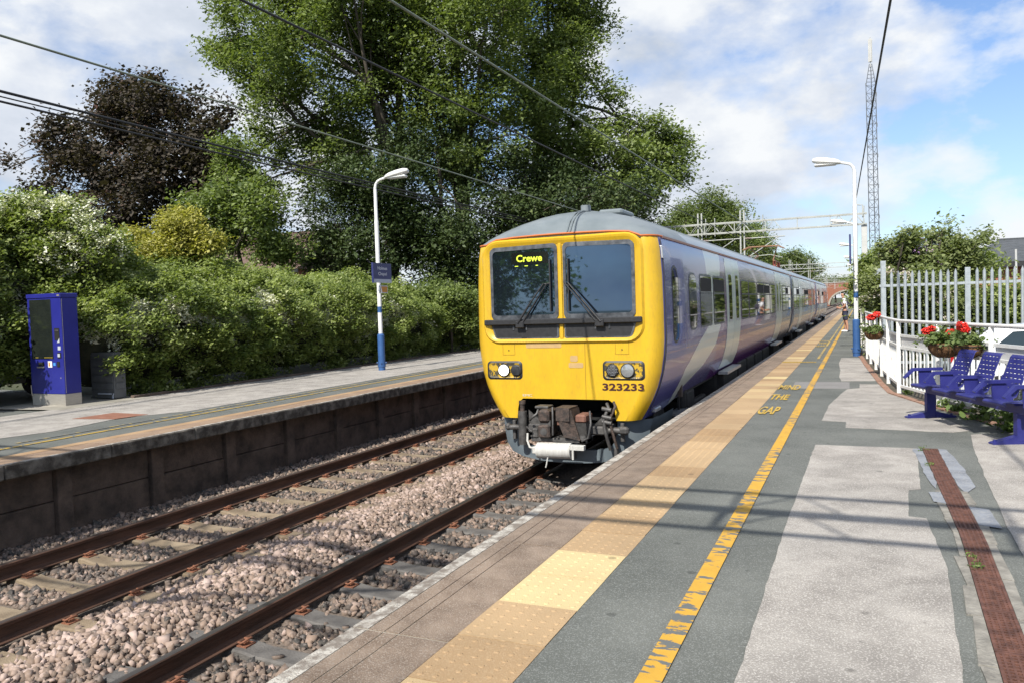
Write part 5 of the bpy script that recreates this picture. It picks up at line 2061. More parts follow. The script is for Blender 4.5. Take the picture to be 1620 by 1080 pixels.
def basket(x, y, zr, r, label, heads, nleaf, seed):
    global rng
    o = empty('flower_basket', (x, y, zr - r), label, 'flower basket', 'hanging baskets of red geraniums')
    mb = MB()
    n = 22
    P = []
    for i in range(9):
        a = math.pi / 2 * i / 8
        rr, zz = r * math.sin(a) ** 0.8, zr - r * 0.86 * math.cos(a)
        P.append([(x + rr * (1 + 0.025 * (j % 2)) * math.cos(2 * math.pi * j / n), y + rr * (1 + 0.025 * (j % 2)) * math.sin(2 * math.pi * j / n), zz) for j in range(n)])
    mb.grid(P, 0, True, True)
    mb.lathe([(r * 1.02, zr - 0.005), (r * 1.05, zr + 0.012), (r * 0.96, zr + 0.022), (r * 0.85, zr - 0.02), (0.001, zr - 0.02)], (x, y, 0), n)
    mb.build('liner', m_coir, o)
    mb = MB()
    for j in range(9):
        a = 2 * math.pi * j / 9
        mb.tube([(x + (r * math.sin(t) ** 0.8 + 0.006) * math.cos(a), y + (r * math.sin(t) ** 0.8 + 0.006) * math.sin(a), zr - r * 0.87 * math.cos(t)) for t in np.linspace(0.12, math.pi / 2, 8)], 0.004, 5)
    mb.tube([(x + (r + 0.01) * math.cos(t), y + (r + 0.01) * math.sin(t), zr) for t in np.linspace(0, 2 * math.pi, 23)], 0.006, 5)
    mb.build('wire', m_wire, o)
    c = np.stack([x + rng.normal(size=nleaf) * r * 0.55, y + rng.normal(size=nleaf) * r * 0.55, zr + np.abs(rng.normal(size=nleaf)) * r * 0.42], 1)
    V, Fq, T = leaves(c, 0.03, 7, 0.05, 1.15, 0.5)
    np_mesh('foliage', V, Fq, m_gleaf, None, o, T)
    for hx, hy, hz, hr in heads:
        d = rng.normal(size=(70, 3))
        d /= np.linalg.norm(d, axis=1)[:, None]
        d[:, 2] *= 0.8
        c = np.array([x + hx, y + hy, zr + hz]) + d * hr * 0.85
        V, Fq, T = leaves(c, 0.006, 4, 0.032, 1.1, 0.3)
        np_mesh('flower_head', V, Fq, m_gflow, None, o, T)
    mb = MB()
    for hx, hy, hz, hr in heads:
        mb.tube([(x + hx * 0.3, y + hy * 0.3, zr), (x + hx * .8, y + hy * .8, zr + hz * .6), (x + hx, y + hy, zr + hz)], 0.005, 5)
    mb.build('stem', m_gleaf, o)
    return o


basket(4.00, 16.75, 1.675, 0.165, 'brown basket with one red bloom hung on the railing beside the nearest lamp post', [(-0.02, -0.02, 0.30, 0.075), (0.05, 0.02, 0.34, 0.07), (-0.07, 0.0, 0.28, 0.06)], 120, 1)
basket(4.78, 11.86, 1.715, 0.20, 'brown basket with two red blooms hung on the railing behind the first seat', [(-0.20, 0.06, 0.17, 0.055), (-0.14, 0.03, 0.20, 0.045), (0.07, 0.0, 0.155, 0.055), (0.03, -0.04, 0.14, 0.045)], 190, 2)
basket(5.005, 11.42, 1.715, 0.17, 'smaller basket with one high red bloom hung beside the larger one behind the seats', [(-0.06, 0.03, 0.24, 0.068), (-0.03, -0.02, 0.20, 0.05)], 110, 3)

# ================================================================ PALISADE FENCE
m_galv = mat('galvanised_steel', (0.31, 0.345, 0.365), (0.42, 0.455, 0.47), 8.0, 0.5, metal=0.35, bump=0.1, bscale=60, c3=(0.35, 0.36, 0.36))
pf = empty('palisade_fence', (5.5, 21.5, 0.3), 'tall galvanised palisade fence with pointed pales behind the white railing', 'fence')


def pale(x, y, z0, z1, ax):
    mb = MB()
    w, d = 0.034, 0.012
    def q(a, b_, z):
        return (x + a, y + b_, z) if ax == 0 else (x + b_, y + a, z)
    prof = [(-w, d), (-w * 0.55, -d * .6), (0, -d), (w * 0.55, -d * .6), (w, d)]
    vs = [q(a, b_, z0) for a, b_ in prof] + [q(a, b_, z1 - 0.09) for a, b_ in prof] + [q(a * .2, b_, z1) for a, b_ in prof]
    fs = []
    for i in range(4):
        fs += [(i, i + 1, 6 + i, 5 + i), (5 + i, 6 + i, 11 + i, 10 + i)]
    mb.add(vs, fs)
    mb.add([q(a, b_ + 0.004, z) for z in (z0, z1 - 0.09) for a, b_ in (prof[0], prof[4])], [(0, 1, 3, 2)])
    mb.build('pale', m_galv, pf)


xs = 4.47
while xs < 8.6:
    if abs(xs - 6.10) > 0.11:
        pale(xs + rng.normal() * 0.004, 21.5, 0.35, 2.965 + rng.normal() * 0.006, 0)
    xs += 0.152
ys = 21.9
while ys < 32:
    pale(4.29, ys, 0.35, 3.0, 1)
    ys += 0.165
for x, y, z in ((4.29, 21.5, 3.23), (6.10, 21.5, 2.99), (8.6, 21.5, 2.99), (4.29, 26.5, 3.2), (4.29, 32.0, 3.2)):
    mb = MB()
    mb.box(x - 0.058, x + 0.058, y + 0.02, y + 0.09, 0.3, z)
    mb.box(x - 0.058, x - 0.045, y - 0.03, y + 0.02, 0.3, z)
    mb.build('fence_post', m_galv, pf)
for z in (2.62, 0.75):
    mb = MB()
    mb.box(4.2, 8.6, 21.515, 21.56, z - 0.03, z + 0.03)
    mb.box(4.30, 4.345, 21.5, 32.0, z - 0.03, z + 0.03)
    mb.build('fence_rail', m_galv, pf)

# ================================================================ CARS
m_tyre = mat('tyre', (0.018, 0.018, 0.018), rough=0.85)
m_alloy = mat('alloy_wheel', (0.40, 0.41, 0.42), rough=0.35, metal=0.8)
m_lens_r = mat('red_lens', (0.35, 0.01, 0.01), rough=0.15)
m_cglass = mat('car_glass', (0.014, 0.026, 0.028), rough=0.04, ior=1.7)


def hatchback(loc, rz, paint, label):
    """length along local x (front +x), width along y, height 1.45"""
    o = empty('parked_car', loc, label, 'car', None, rz)
    o.rotation_euler = (0, 0, rz)
    W = 0.88
    lower = [(-2.02, .30), (-2.05, .55), (-2.03, .80), (-1.95, .97), (-1.2, 1.0), (0.0, 0.98), (0.75, 0.96), (1.35, .90), (1.80, .80), (2.0, .66), (2.05, .45), (2.0, .28)]
    roof = [(-1.88, .98), (-1.62, 1.28), (-1.45, 1.405), (-1.0, 1.455), (-0.4, 1.46), (0.1, 1.43), (0.38, 1.37), (1.12, .955)]
    mb = MB()
    P = []
    for y, ins, dz in ((-W, .06, 0), (-W + .02, 0.02, 0), (-W + .10, 0, 0.015), (0, -0.03, 0.02), (W - .10, 0, 0.015), (W - .02, 0.02, 0), (W, .06, 0)):
        P.append([(x * (1 - ins / 2.2), y * (0.93 if abs(z - .3) < .05 else 1), z + (dz if z > .75 else 0)) for x, z in lower])
    mb.grid(P, 0, True)
    for row, rev in ((P[0], False), (P[-1], True)):
        mb.add(row, [tuple(range(len(row)))[::(-1 if rev else 1)]], 0)
    body = mb.build('body', paint, o, world=False)
    mb = MB()
    P = []
    for t in (-1, -0.97, -0.85, 0, 0.85, 0.97, 1):
        row = []
        for x, z in roof:
            h = max(0.0, (z - 0.96) / 0.5)
            w = W - 0.03 - 0.17 * h
            drop = 0.03 * (abs(t) ** 6) * h
            row.append((x, t * w, z - drop))
        P.append(row)
    mb.grid(P, 0, True)
    cab = mb.build('roof', paint, o, world=False)
    for row, s in ((P[0], -1), (P[-1], 1)):
        m2 = MB()
        m2.add([(x, y, z) for x, y, z in row], [tuple(range(len(row)))[::(1 if s > 0 else -1)]], 0)
        m2.build('side_pillar', paint, o, world=False)
        for poly in ([(-1.30, 1.0), (-1.32, 1.14), (-1.12, 1.335), (-0.52, 1.375), (-0.42, 1.37), (-0.46, 1.0)], [(-0.38, 1.0), (-0.34, 1.37), (0.02, 1.35), (0.26, 1.29), (0.90, 1.0)]):
            m2 = MB()
            vs = []
            for x, z in poly:
                h = (z - 0.96) / 0.5
                vs.append((x, s * (W - 0.03 - 0.17 * h + 0.006), z))
            m2.add(vs, [tuple(range(len(vs)))[::(1 if s > 0 else -1)]])
            m2.build('side_window', m_cglass, o, world=False)
        m2 = MB()
        m2.box(0.72, 0.92, s * (W + 0.02) - 0.06, s * (W + 0.02) + 0.10 * s, 1.0, 1.12, bev=0.04)
        m2.build('mirror', paint, o, world=False)
    for poly, nm in (([(-1.86, 1.0), (-1.63, 1.275), (-1.50, 1.37)], 'rear_window'), ([(1.08, .98), (0.42, 1.352)], 'windscreen')):
        m2 = MB()
        rows = []
        for x, z in poly:
            h = (z - 0.96) / 0.5
            w = W - 0.15 - 0.17 * h
            k = -0.012 if nm == 'rear_window' else 0.012
            rows.append([(x + k, -w, z + 0.012), (x + k, w, z + 0.012)])
        m2.grid(rows, 0, True)
        m2.build(nm, m_cglass, o, world=False)
    for s in (-1, 1):
        m2 = MB()
        m2.box(-2.055, -1.93, s * 0.78 - 0.07, s * 0.78 + 0.07, 0.80, 0.95, bev=0.03)
        m2.build('tail_light', m_lens_r, o, world=False)
        m2 = MB()
        m2.box(1.75, 1.98, s * 0.66 - 0.16, s * 0.66 + 0.16, 0.62, 0.76, bev=0.04)
        m2.build('headlight', m_lens, o, world=False)
        for x in (-1.28, 1.30):
            m2 = MB()
            m2.cyl((x, s * 0.70, 0.31), (x, s * 0.90, 0.31), 0.31, n=26)
            w_ = m2.build('wheel', m_tyre, o, world=False)
            m2 = MB()
            m2.cyl((x, s * 0.885, 0.31), (x, s * 0.905, 0.31), 0.20, n=20)
            m2.build('rim', m_alloy, w_, world=False)
    m2 = MB()
    m2.box(-2.075, -2.05, -0.26, 0.26, 0.52, 0.63)
    m2.build('number_plate', m_amber, o, world=False)
    return o


m_carw = mat('white_car_paint', (0.72, 0.73, 0.74), rough=0.25, coat=0.7)
m_cars = mat('silver_car_paint', (0.38, 0.38, 0.37), rough=0.35, metal=0.3, coat=0.5)
hatchback((7.34, 15.75, 0.385), R(-14), m_carw, 'white hatchback parked behind the white railing and flower baskets')
pL = on(20, 600, 0, -12.6)
hatchback((-13.6, float(pL[1]) - 0.6, 0.80), R(93), m_cars, 'silver car parked in deep shade under the hedge beside the ticket machine')

# ================================================================ PERSON WITH BACKPACK
m_skin = mat('skin', (0.42, 0.22, 0.145), rough=0.55)
m_hair = mat('dark_hair', (0.03, 0.02, 0.015), rough=0.7)
m_tee = mat('white_cotton', (0.70, 0.70, 0.72), (0.78, 0.78, 0.80), 5.0, 0.85)
m_short = mat('navy_shorts', (0.020, 0.022, 0.045), (0.032, 0.035, 0.065), 9.0, 0.9)
m_shoe = mat('white_trainer', (0.70, 0.70, 0.70), rough=0.6)
m_pack = mat('dark_backpack_cloth', (0.028, 0.026, 0.045), (0.045, 0.042, 0.065), 9.0, 0.85)


def skinned(name, joints, edges, m, parent, sub=2, root=0):
    me = bpy.data.meshes.new(name)
    me.from_pydata([j[:3] for j in joints], edges, [])
    o = bpy.data.objects.new(name, me)
    COL.objects.link(o)
    md = o.modifiers.new('skin', 'SKIN')
    for v, j in zip(me.skin_vertices[0].data, joints):
        v.radius = (j[3], j[4] if len(j) > 4 else j[3])
    me.skin_vertices[0].data[root].use_root = True
    sb = o.modifiers.new('sub', 'SUBSURF')
    sb.levels = sb.render_levels = sub
    dg = bpy.context.evaluated_depsgraph_get()
    me2 = bpy.data.meshes.new_from_object(o.evaluated_get(dg))
    bpy.data.objects.remove(o)
    me2.materials.clear()
    me2.materials.append(m)
    for p_ in me2.polygons:
        p_.use_smooth = True
        p_.material_index = 0
    o2 = bpy.data.objects.new(name, me2)
    COL.objects.link(o2)
    o2.parent = parent
    return o2


PP = (3.10, 38.0, PZ)
person = empty('person', PP, 'man in white t-shirt and dark shorts standing at the far platform edge facing the train', 'person')
# local frame: faces -x, y to his right is +y
J = [(0.03, 0, 0.93, .105, .13), (0.03, 0, 1.10, .10, .135), (0.01, 0, 1.28, .105, .155), (0.01, 0, 1.42, .085, .13), (-0.01, 0, 1.50, .048), (-0.03, 0, 1.56, .055), (-0.045, 0, 1.64, .085, .075), (-0.04, 0, 1.71, .078, .07),
     (0.01, 0.19, 1.40, .052), (0.04, 0.24, 1.14, .042), (-0.16, 0.15, 1.06, .034), (-0.24, 0.11, 1.09, .026),
     (0.01, -0.19, 1.40, .052), (0.05, -0.24, 1.14, .042), (-0.15, -0.16, 1.04, .034), (-0.24, -0.11, 1.08, .026),
     (0.03, 0.10, 0.86, .088), (0.02, 0.11, 0.50, .058), (0.055, 0.115, 0.30, .052), (0.06, 0.12, 0.09, .034), (-0.05, 0.13, 0.035, .036), (-0.12, 0.135, 0.03, .03),
     (0.04, -0.10, 0.86, .088), (0.09, -0.11, 0.50, .058), (0.13, -0.115, 0.30, .052), (0.14, -0.12, 0.09, .034), (0.03, -0.13, 0.035, .036), (-0.04, -0.135, 0.03, .03),
     (-0.125, 0, 1.635, .018), (-0.10, 0, 1.575, .03)]
E_ = [(0, 1), (1, 2), (2, 3), (3, 4), (4, 5), (5, 6), (6, 7), (3, 8), (8, 9), (9, 10), (10, 11), (3, 12), (12, 13), (13, 14), (14, 15), (0, 16), (16, 17), (17, 18), (18, 19), (19, 20), (20, 21), (0, 22), (22, 23), (23, 24), (24, 25), (25, 26), (26, 27), (6, 28), (5, 29)]
body = skinned('body', J, E_, m_skin, person)
for s in (-1, 1):                                   # fingers closed round the phone
    for q in range(4):
        mb = MB()
        bx, by, bz = -0.255, s * 0.105 + (q - 1.5) * 0.004, 1.105 - q * 0.017
        mb.tube([(bx + 0.02, by, bz), (bx - 0.03, by, bz), (bx - 0.055, by - s * 0.025, bz + 0.004), (bx - 0.045, by - s * 0.05, bz + 0.008)], [0.010, 0.009, 0.008, 0.006], 6)
        mb.build('finger', m_skin, body, world=False)
    mb = MB()
    mb.tube([(-0.24, s * 0.10, 1.11), (-0.265, s * 0.085, 1.135), (-0.275, s * 0.06, 1.145)], [0.011, 0.010, 0.007], 6)
    mb.build('thumb', m_skin, body, world=False)
hr = [(-0.02, 0, 1.695, .088, .078), (0.01, 0, 1.66, .072, .07), (0.02, 0, 1.60, .055, .06)]
skinned('hair', hr, [(0, 1), (1, 2)], m_hair, person)
sh = [(0.025, 0, 0.90, .125, .155), (0.03, 0, 1.08, .12, .155), (0.01, 0, 1.28, .122, .172), (0.01, 0, 1.41, .098, .15), (0.0, 0, 1.475, .06), (0.01, 0.20, 1.39, .07), (0.035, 0.235, 1.22, .062), (0.01, -0.20, 1.39, .07), (0.04, -0.235, 1.22, .062)]
skinned('t_shirt', sh, [(0, 1), (1, 2), (2, 3), (3, 4), (3, 5), (5, 6), (3, 7), (7, 8)], m_tee, person)
so = [(0.03, 0, 0.93, .125, .15), (0.03, 0.10, 0.82, .11), (0.03, 0.112, 0.60, .095), (0.03, 0.112, 0.50, .09), (0.045, -0.10, 0.82, .11), (0.08, -0.112, 0.60, .095), (0.09, -0.112, 0.50, .09)]
skinned('shorts', so, [(0, 1), (1, 2), (2, 3), (0, 4), (4, 5), (5, 6)], m_short, person)
for s, dx_ in ((1, 0.0), (-1, 0.08)):
    shj = [(0.075 + dx_, s * .12, 0.055, .05), (-0.02 + dx_, s * .128, 0.045, .052, .045), (-0.13 + dx_, s * .135, 0.035, .042, .036)]
    skinned('shoe', shj, [(0, 1), (1, 2)], m_shoe, person)
bpk = empty('backpack', (PP[0] + 0.2, PP[1], PZ + 1.0), 'dark backpack worn by the man in the white t-shirt', 'backpack')
bj = [(0.02, 0, 0.09, .09, .13), (0.035, 0, 0.24, .10, .145), (0.01, 0, 0.40, .075, .125)]
skinned('bag', bj, [(0, 1), (1, 2)], m_pack, bpk)
for s in (-1, 1):
    mb = MB()
    mb.tube([(0.0, s * .10, 0.44), (-0.17, s * .11, 0.50), (-0.29, s * .12, 0.42), (-0.32, s * .13, 0.28), (-0.24, s * .16, 0.12), (-0.05, s * .14, 0.08)], 0.018, 6)
    mb.build('strap', m_pack, bpk, world=False)
mb = MB()
mb.box(PP[0] - 0.31, PP[0] - 0.295, PP[1] - 0.075, PP[1] + 0.075, PZ + 1.03, PZ + 1.12, bev=0.004)
tag(mb.build('phone', m_blk), 'dark phone held in both hands by the man on the platform', 'phone')

# ================================================================ OVERHEAD LINE
m_gant = mat('weathered_gantry_steel', (0.33, 0.345, 0.32), (0.43, 0.44, 0.41), 2.0, 0.6, metal=0.2)
m_mast = mat('pale_concrete_mast', (0.42, 0.42, 0.40), (0.50, 0.50, 0.48), 1.5, 0.7)
m_wiref = mat('overhead_copper_wire', (0.11, 0.13, 0.10), (0.17, 0.20, 0.15), 3.0, 0.55)
m_wireb = mat('black_cable', (0.012, 0.012, 0.013), rough=0.6)
m_ins = mat('brown_insulator', (0.10, 0.04, 0.025), (0.15, 0.07, 0.045), 9.0, 0.35)


def gantry(y, xl, xr, label, arms=True, zt=7.12, depth=0.60, wy=0.50, ch=0.036):
    o = empty('gantry', ((xl + xr) / 2, y, 0), label, 'overhead line gantry', 'overhead line gantries')
    for x, m_, w in ((xl, m_gant, 0.15), (xr, m_mast, 0.155)):
        mb = MB()
        mb.box(x - w, x + w, y - w, y + w, -0.3, zt - depth - 0.05, bev=0.02)
        mb.build('mast', m_, o)
    mb = MB()
    for dy in (-wy / 2, wy / 2):
        for z in (zt, zt - depth):
            mb.box(xl - 0.3, xr + 0.15, y + dy - ch, y + dy + ch, z - ch, z + ch)
        n = int((xr - xl) / 0.9)
        for i in range(n):
            a, b_ = xl + (xr - xl) * i / n, xl + (xr - xl) * (i + 1) / n
            if a < -2.9 or i % 4 == 0 or a > xr - 1.0:
                mb.tube([(a, y + dy, zt - depth), ((a + b_) / 2, y + dy, zt), (b_, y + dy, zt - depth)], 0.018, 5)
    n = int((xr - xl) / 1.8)
    for i in range(n + 1):
        a = xl + (xr - xl) * i / n
        for z in (zt, zt - depth):
            mb.box(a - 0.02, a + 0.02, y - wy / 2, y + wy / 2, z - 0.02, z + 0.02)
        mb.box(a - 0.022, a + 0.022, y - wy / 2 - 0.02, y - wy / 2 + 0.02, zt - depth, zt)
    mb.build('boom', m_gant, o)
    if arms:
        for xd, s in ((-2.75, 1), (-5.3, 1)):
            mb = MB()
            mb.box(xd - 0.16, xd - 0.08, y - 0.06, y + 0.06, 4.6, zt + 0.7)
            mb.box(xd + 0.06, xd + 0.14, y - 0.06, y + 0.06, 4.6, zt + 0.7)
            mb.build('drop_post', m_gant, o)
            mb = MB()
            mb.tube([(xd + .1, y, 6.10), (xd + 2.45, y, 6.12)], 0.035, 6)
            mb.tube([(xd + .1, y, 4.85), (xd + 0.7, y, 5.2), (xd + 2.1, y, 6.10)], 0.032, 6)
            mb.tube([(xd + 0.4, y, 5.0), (xd + 1.6, y, 5.05), (xd + 2.3, y, 4.85)], 0.022, 6)
            for q in range(6):
                mb.cyl((xd + 0.16 + q * 0.06, y, 6.10), (xd + 0.19 + q * 0.06, y, 6.10), 0.075, n=10, mi=1)
                mb.cyl((xd + 0.14 + q * 0.05, y, 4.87 + q * 0.029), (xd + 0.17 + q * 0.05, y, 4.887 + q * 0.029), 0.075, n=10, mi=1)
            mb.build('cantilever', [m_gant, m_ins], o)
        mb = MB()
        for xp in (-4.95, -4.4, -2.75 + 1.2):
            mb.cyl((xp, y, zt - depth - .2), (xp, y, zt + 0.35), 0.03, n=8)
        mb.build('spike', m_gant, o)
    return o


gantry(0.10, -8.6, 5.9, 'overhead line gantry whose boom crosses the tracks above the near end of the platform', ch=0.026)
gantry(50.0, -8.6, 4.02, 'nearest visible pale lattice gantry crossing the tracks above the train')
gantry(119.0, -8.6, 3.9, 'second pale gantry along the line, smaller, behind the train roof')
gantry(182.0, -8.6, 3.9, 'third pale gantry along the line, low above the far carriages')
gantry(240.0, -8.6, 3.9, 'farthest pale gantry, just in front of the brick bridge', zt=7.0)
# bracket on top of the nearest right-hand mast for the feeder cable
fb = MB()
fb.tube([(3.95, 50, 6.9), (3.95, 50, 7.62), (3.80, 50, 7.62), (3.55, 50, 7.68)], 0.035, 6)
fb.tube([(4.0, 49.9, 6.4), (4.02, 49.9, 7.55)], 0.03, 6)
tag(fb.build('cable_bracket', m_gant), 'small steel bracket holding the black cable on top of the pale concrete mast', 'bracket')


def wire(label, x0, z0, sag, r, y0=-25.0, y1=50.0, ya=0.1, m_=None, name='overhead_wire', x1=None, z1=None):
    """wire held at the gantries y = ya, 50, 119 ... with a dip in between"""
    m_ = m_ or m_wiref
    x1 = x0 if x1 is None else x1
    z1 = z0 if z1 is None else z1
    mb = MB()
    sup = [-49.0, ya, 50.0, 119.0, 182.0, 240.0]
    pts = []
    for a, b_ in zip(sup, sup[1:]):
        if a >= y1:
            break
        n = 14
        for i in range(n):
            t = i / n
            y = a + (b_ - a) * t
            f = min(1, max(0, (y - ya) / (50 - ya)))
            pts.append((x0 + (x1 - x0) * f, y, z0 + (z1 - z0) * f - sag * 4 * t * (1 - t) * ((b_ - a) / 50) ** 2))
    pts.append((x1, min(y1, sup[-1]), z1))
    mb.tube(pts, r, 5)
    o = mb.build(name, m_)
    tag(o, label, 'wire', 'overhead wires')


wire('overhead contact wire slanting down to the roof of the train', 0.0, 5.12, 0.0, 0.013, y1=240)
wire('pale contact wire above the far track, crossing in front of the purple maple', -3.3, 4.97, 0.0, 0.0125, y1=240)
wire('upper catenary wire above the far track, dark across the crowns of the big trees', -3.3, 6.38, 0.08, 0.019, y1=240, m_=m_wireb)
wire('thick return cable beyond the far platform, upper one of the bunch over the hedge', -9.2, 6.35, 0.25, 0.026, y1=240, m_=m_wireb)
wire('thick return cable beyond the far platform, lower one of the bunch over the hedge', -9.05, 6.12, 0.22, 0.021, y1=240, m_=m_wireb)
wire('thin middle cable of the bunch over the hedge', -9.15, 6.22, 0.20, 0.013, y1=240, m_=m_wireb)
wire('black feeder cable slanting down from the top of the photo to the pale concrete mast', 4.55, 6.9, 0.0, 0.022, y1=50, m_=m_wireb, x1=3.55, z1=7.62)

# ================================================================ BUILDINGS, BRIDGE, MAST
def wave_tiles(name, c1, c2, scale):
    return mat(name, c1, c2, 3.0, 0.85, bump=0.5, bscale=scale, stretch=(1, 1, 4))


m_slate = wave_tiles('slate_roof', (0.055, 0.062, 0.070), (0.085, 0.092, 0.10), 20)
m_tile = wave_tiles('brown_tile_roof', (0.10, 0.062, 0.048), (0.155, 0.10, 0.08), 18)


def hip_house(x0, x1, y0, y1, z0, ze, zr, hip, wall_m, roof_m, label, gable=False):
    o = empty('house', ((x0 + x1) / 2, (y0 + y1) / 2, z0), label, 'house')
    mb = MB()
    mb.box(x0 + 0.45, x1 - 0.45, y0 + 0.45, y1 - 0.45, z0, ze + 0.1)
    mb.build('wall', wall_m, o)
    ym = (y0 + y1) / 2
    mb = MB()
    n = 9
    rows_f, rows_b = [], []
    for i in range(n):                             # courses of tiles: each row lips over the one below
        for k in (0, 1):
            t = (i + (0.0 if k == 0 else 0.97)) / n
            z = ze + (zr - ze) * t + (0.035 if k == 0 else 0.0)
            h = hip * t
            rows_f.append([(x0 + h, y0 + (ym - y0) * t, z), (x1 - h, y0 + (ym - y0) * t, z)])
            rows_b.append([(x1 - h, y1 - (y1 - ym) * t, z), (x0 + h, y1 - (y1 - ym) * t, z)])
    mb.grid(rows_f, 0, False)
    mb.grid(rows_b, 0, False)
    mb.grid([[r[1], q[0]] for r, q in zip(rows_f, rows_b)], 0, False)
    mb.grid([[q[1], r[0]] for r, q in zip(rows_f, rows_b)], 0, False)
    mb.box(x0 + hip - 0.1, x1 - hip + 0.1, ym - 0.12, ym + 0.12, zr - 0.12, zr + 0.07)
    mb.build('roof', roof_m, o)
    mb = MB()
    mb.box(x0, x1, y0 - 0.06, y0 + 0.02, ze - 0.22, ze + 0.02)
    mb.box(x0 - 0.06, x0 + 0.02, y0, y1, ze - 0.22, ze + 0.02)
    mb.build('gutter', m_blk, o)
    return o, ym


h1, _ = hip_house(8.6, 22.0, 45.0, 54.0, 0.3, 3.80, 5.15, 2.0, m_brick, m_slate, 'low red brick house with a dark slate hipped roof beyond the palisade fence')
for x in (11.3, 14.5, 17.5):
    mb = MB()
    mb.box(x, x + 1.3, 45.40, 45.44, 1.5, 3.1)
    w_ = mb.build('window', m_white, h1)
    mb = MB()
    mb.box(x + 0.08, x + 0.60, 45.385, 45.398, 1.58, 3.02)
    mb.box(x + 0.70, x + 1.22, 45.385, 45.398, 1.58, 3.02)
    mb.build('pane', m_glass, w_)
mb = MB()
mb.tube([(10.5, 43.5, 0.3), (10.45, 43.5, 4.35)], 0.05, 6)
tag(mb.build('post', m_mast), 'thin pale post standing in front of the slate roofed house', 'post')
h2, ym2 = hip_house(-44.5, -33.2, 46.0, 54.0, 0.8, 5.6, 8.7, 0.15, m_brick, m_tile, 'house with a brown tiled gable roof glimpsed between the trees')
br = empty('bridge', (0, 252, 0), 'red brick arched road bridge across the line in the far distance', 'bridge')
mb = MB()
N_ = 24
arch = [(0.6 + 5.0 * math.cos(math.pi * i / N_), 0.2 + 3.9 * math.sin(math.pi * i / N_)) for i in range(N_ + 1)]
face = [(14, -0.4), (14, 6.4), (0.6, 6.7), (-14, 6.4), (-14, -0.4), (-4.4, -0.4)] + arch[::-1] + [(5.6, -0.4)]
mb.slab(face, lambda x, z: (x, 250.0, z), lambda x, z: (x, 257.0, z))
mb.build('wall', m_brick, br)
mb = MB()
for (xa, za), (xb, zb) in zip(arch, arch[1:]):
    mb.slab([(xa, za), (xb, zb), (0.6 + (xb - .6) * 1.1, 0.2 + (zb - .2) * 1.1), (0.6 + (xa - .6) * 1.1, 0.2 + (za - .2) * 1.1)], lambda x, z: (x, 249.93, z), lambda x, z: (x, 249.99, z))
mb.build('arch_ring', m_conc, br)
mb = MB()
mb.slab([(-14, 6.42), (0.6, 6.72), (14, 6.42), (14, 6.6), (0.6, 6.9), (-14, 6.6)], lambda x, z: (x, 249.8, z), lambda x, z: (x, 250.5, z))
mb.build('coping', m_conc, br)

m_lat = mat('mast_steel', (0.10, 0.11, 0.12), (0.16, 0.17, 0.18), 2.0, 0.5, metal=0.5)
ms = empty('radio_mast', (5.75, 120, 0), 'tall slender lattice radio mast with a white antenna on top', 'radio mast')
hw, ZT = 0.60, 31.0
legs = [(-hw, -0.35), (hw, -0.35), (0.1, 0.70)]
mb = MB()
for lx, ly in legs:
    mb.tube([(5.75 + lx, 120 + ly, 0), (5.40 + lx, 120 + ly, ZT), (5.40 + lx * 0.25, 120 + ly * .25, ZT + 2.9)], [0.07, 0.06, 0.05], 6)
mb.build('leg', m_lat, ms)
mb = MB()
nz = 30
for i in range(nz):
    for k in range(3):
        a, b_ = legs[k], legs[(k + 1) % 3]
        za, zb = ZT * i / nz, ZT * (i + 1) / nz
        xa, xb = 5.75 - 0.35 * za / ZT, 5.75 - 0.35 * zb / ZT
        if i % 2:
            a, b_ = b_, a
        mb.tube([(xa + a[0], 120 + a[1], za), (xb + b_[0], 120 + b_[1], zb)], 0.026, 4)
        mb.tube([(xb + legs[k][0], 120 + legs[k][1], zb), (xb + legs[(k + 1) % 3][0], 120 + legs[(k + 1) % 3][1], zb)], 0.024, 4)
for i in range(6):
    z = ZT + 0.5 * i
    f = 1 - 0.75 * i / 5.8
    for k in range(3):
        a, b_ = legs[k], legs[(k + 1) % 3]
        mb.tube([(5.40 + a[0] * f, 120 + a[1] * f, z), (5.40 + b_[0] * f, 120 + b_[1] * f, z)], 0.02, 4)
mb.build('bracing', m_lat, ms)
mb = MB()
for i in range(0, nz, 4):
    z = ZT * (i + .5) / nz
    x = 5.75 - 0.35 * z / ZT
    mb.box(x + hw + 0.0, x + hw + 0.12, 119.6, 119.72, z, z + 0.5)
    mb.box(x - hw - 0.10, x - hw, 119.6, 119.70, z + 1.6, z + 1.9)
mb.build('step_bracket', m_lat, ms)
mb = MB()
for a in range(3):
    ca, sa = math.cos(a * 2.09 + .6), math.sin(a * 2.09 + .6)
    mb.box(5.38 + ca * .18 - .10, 5.38 + ca * .18 + .10, 120 + sa * .18 - .06, 120 + sa * .18 + .06, ZT + 3.2, ZT + 6.3, bev=0.03)
mb.cyl((5.38, 120, ZT + 2.5), (5.38, 120, ZT + 6.5), 0.06, n=8)
mb.build('antenna', m_mast, ms)

# ================================================================ TREES AND SHRUBS
m_bark = mat('bark', (0.045, 0.036, 0.026), (0.085, 0.07, 0.052), 4.0, 0.9, bump=0.6, bscale=20, stretch=(1, 1, 0.25))


def leafmat(name, dark, light, third=None, tr=0.28, rough=0.5):
    return mat(name, dark, light, 1, rough, tint='tint', lo=0.2, hi=0.72, c3=third, trans=tr, spec=0.35)


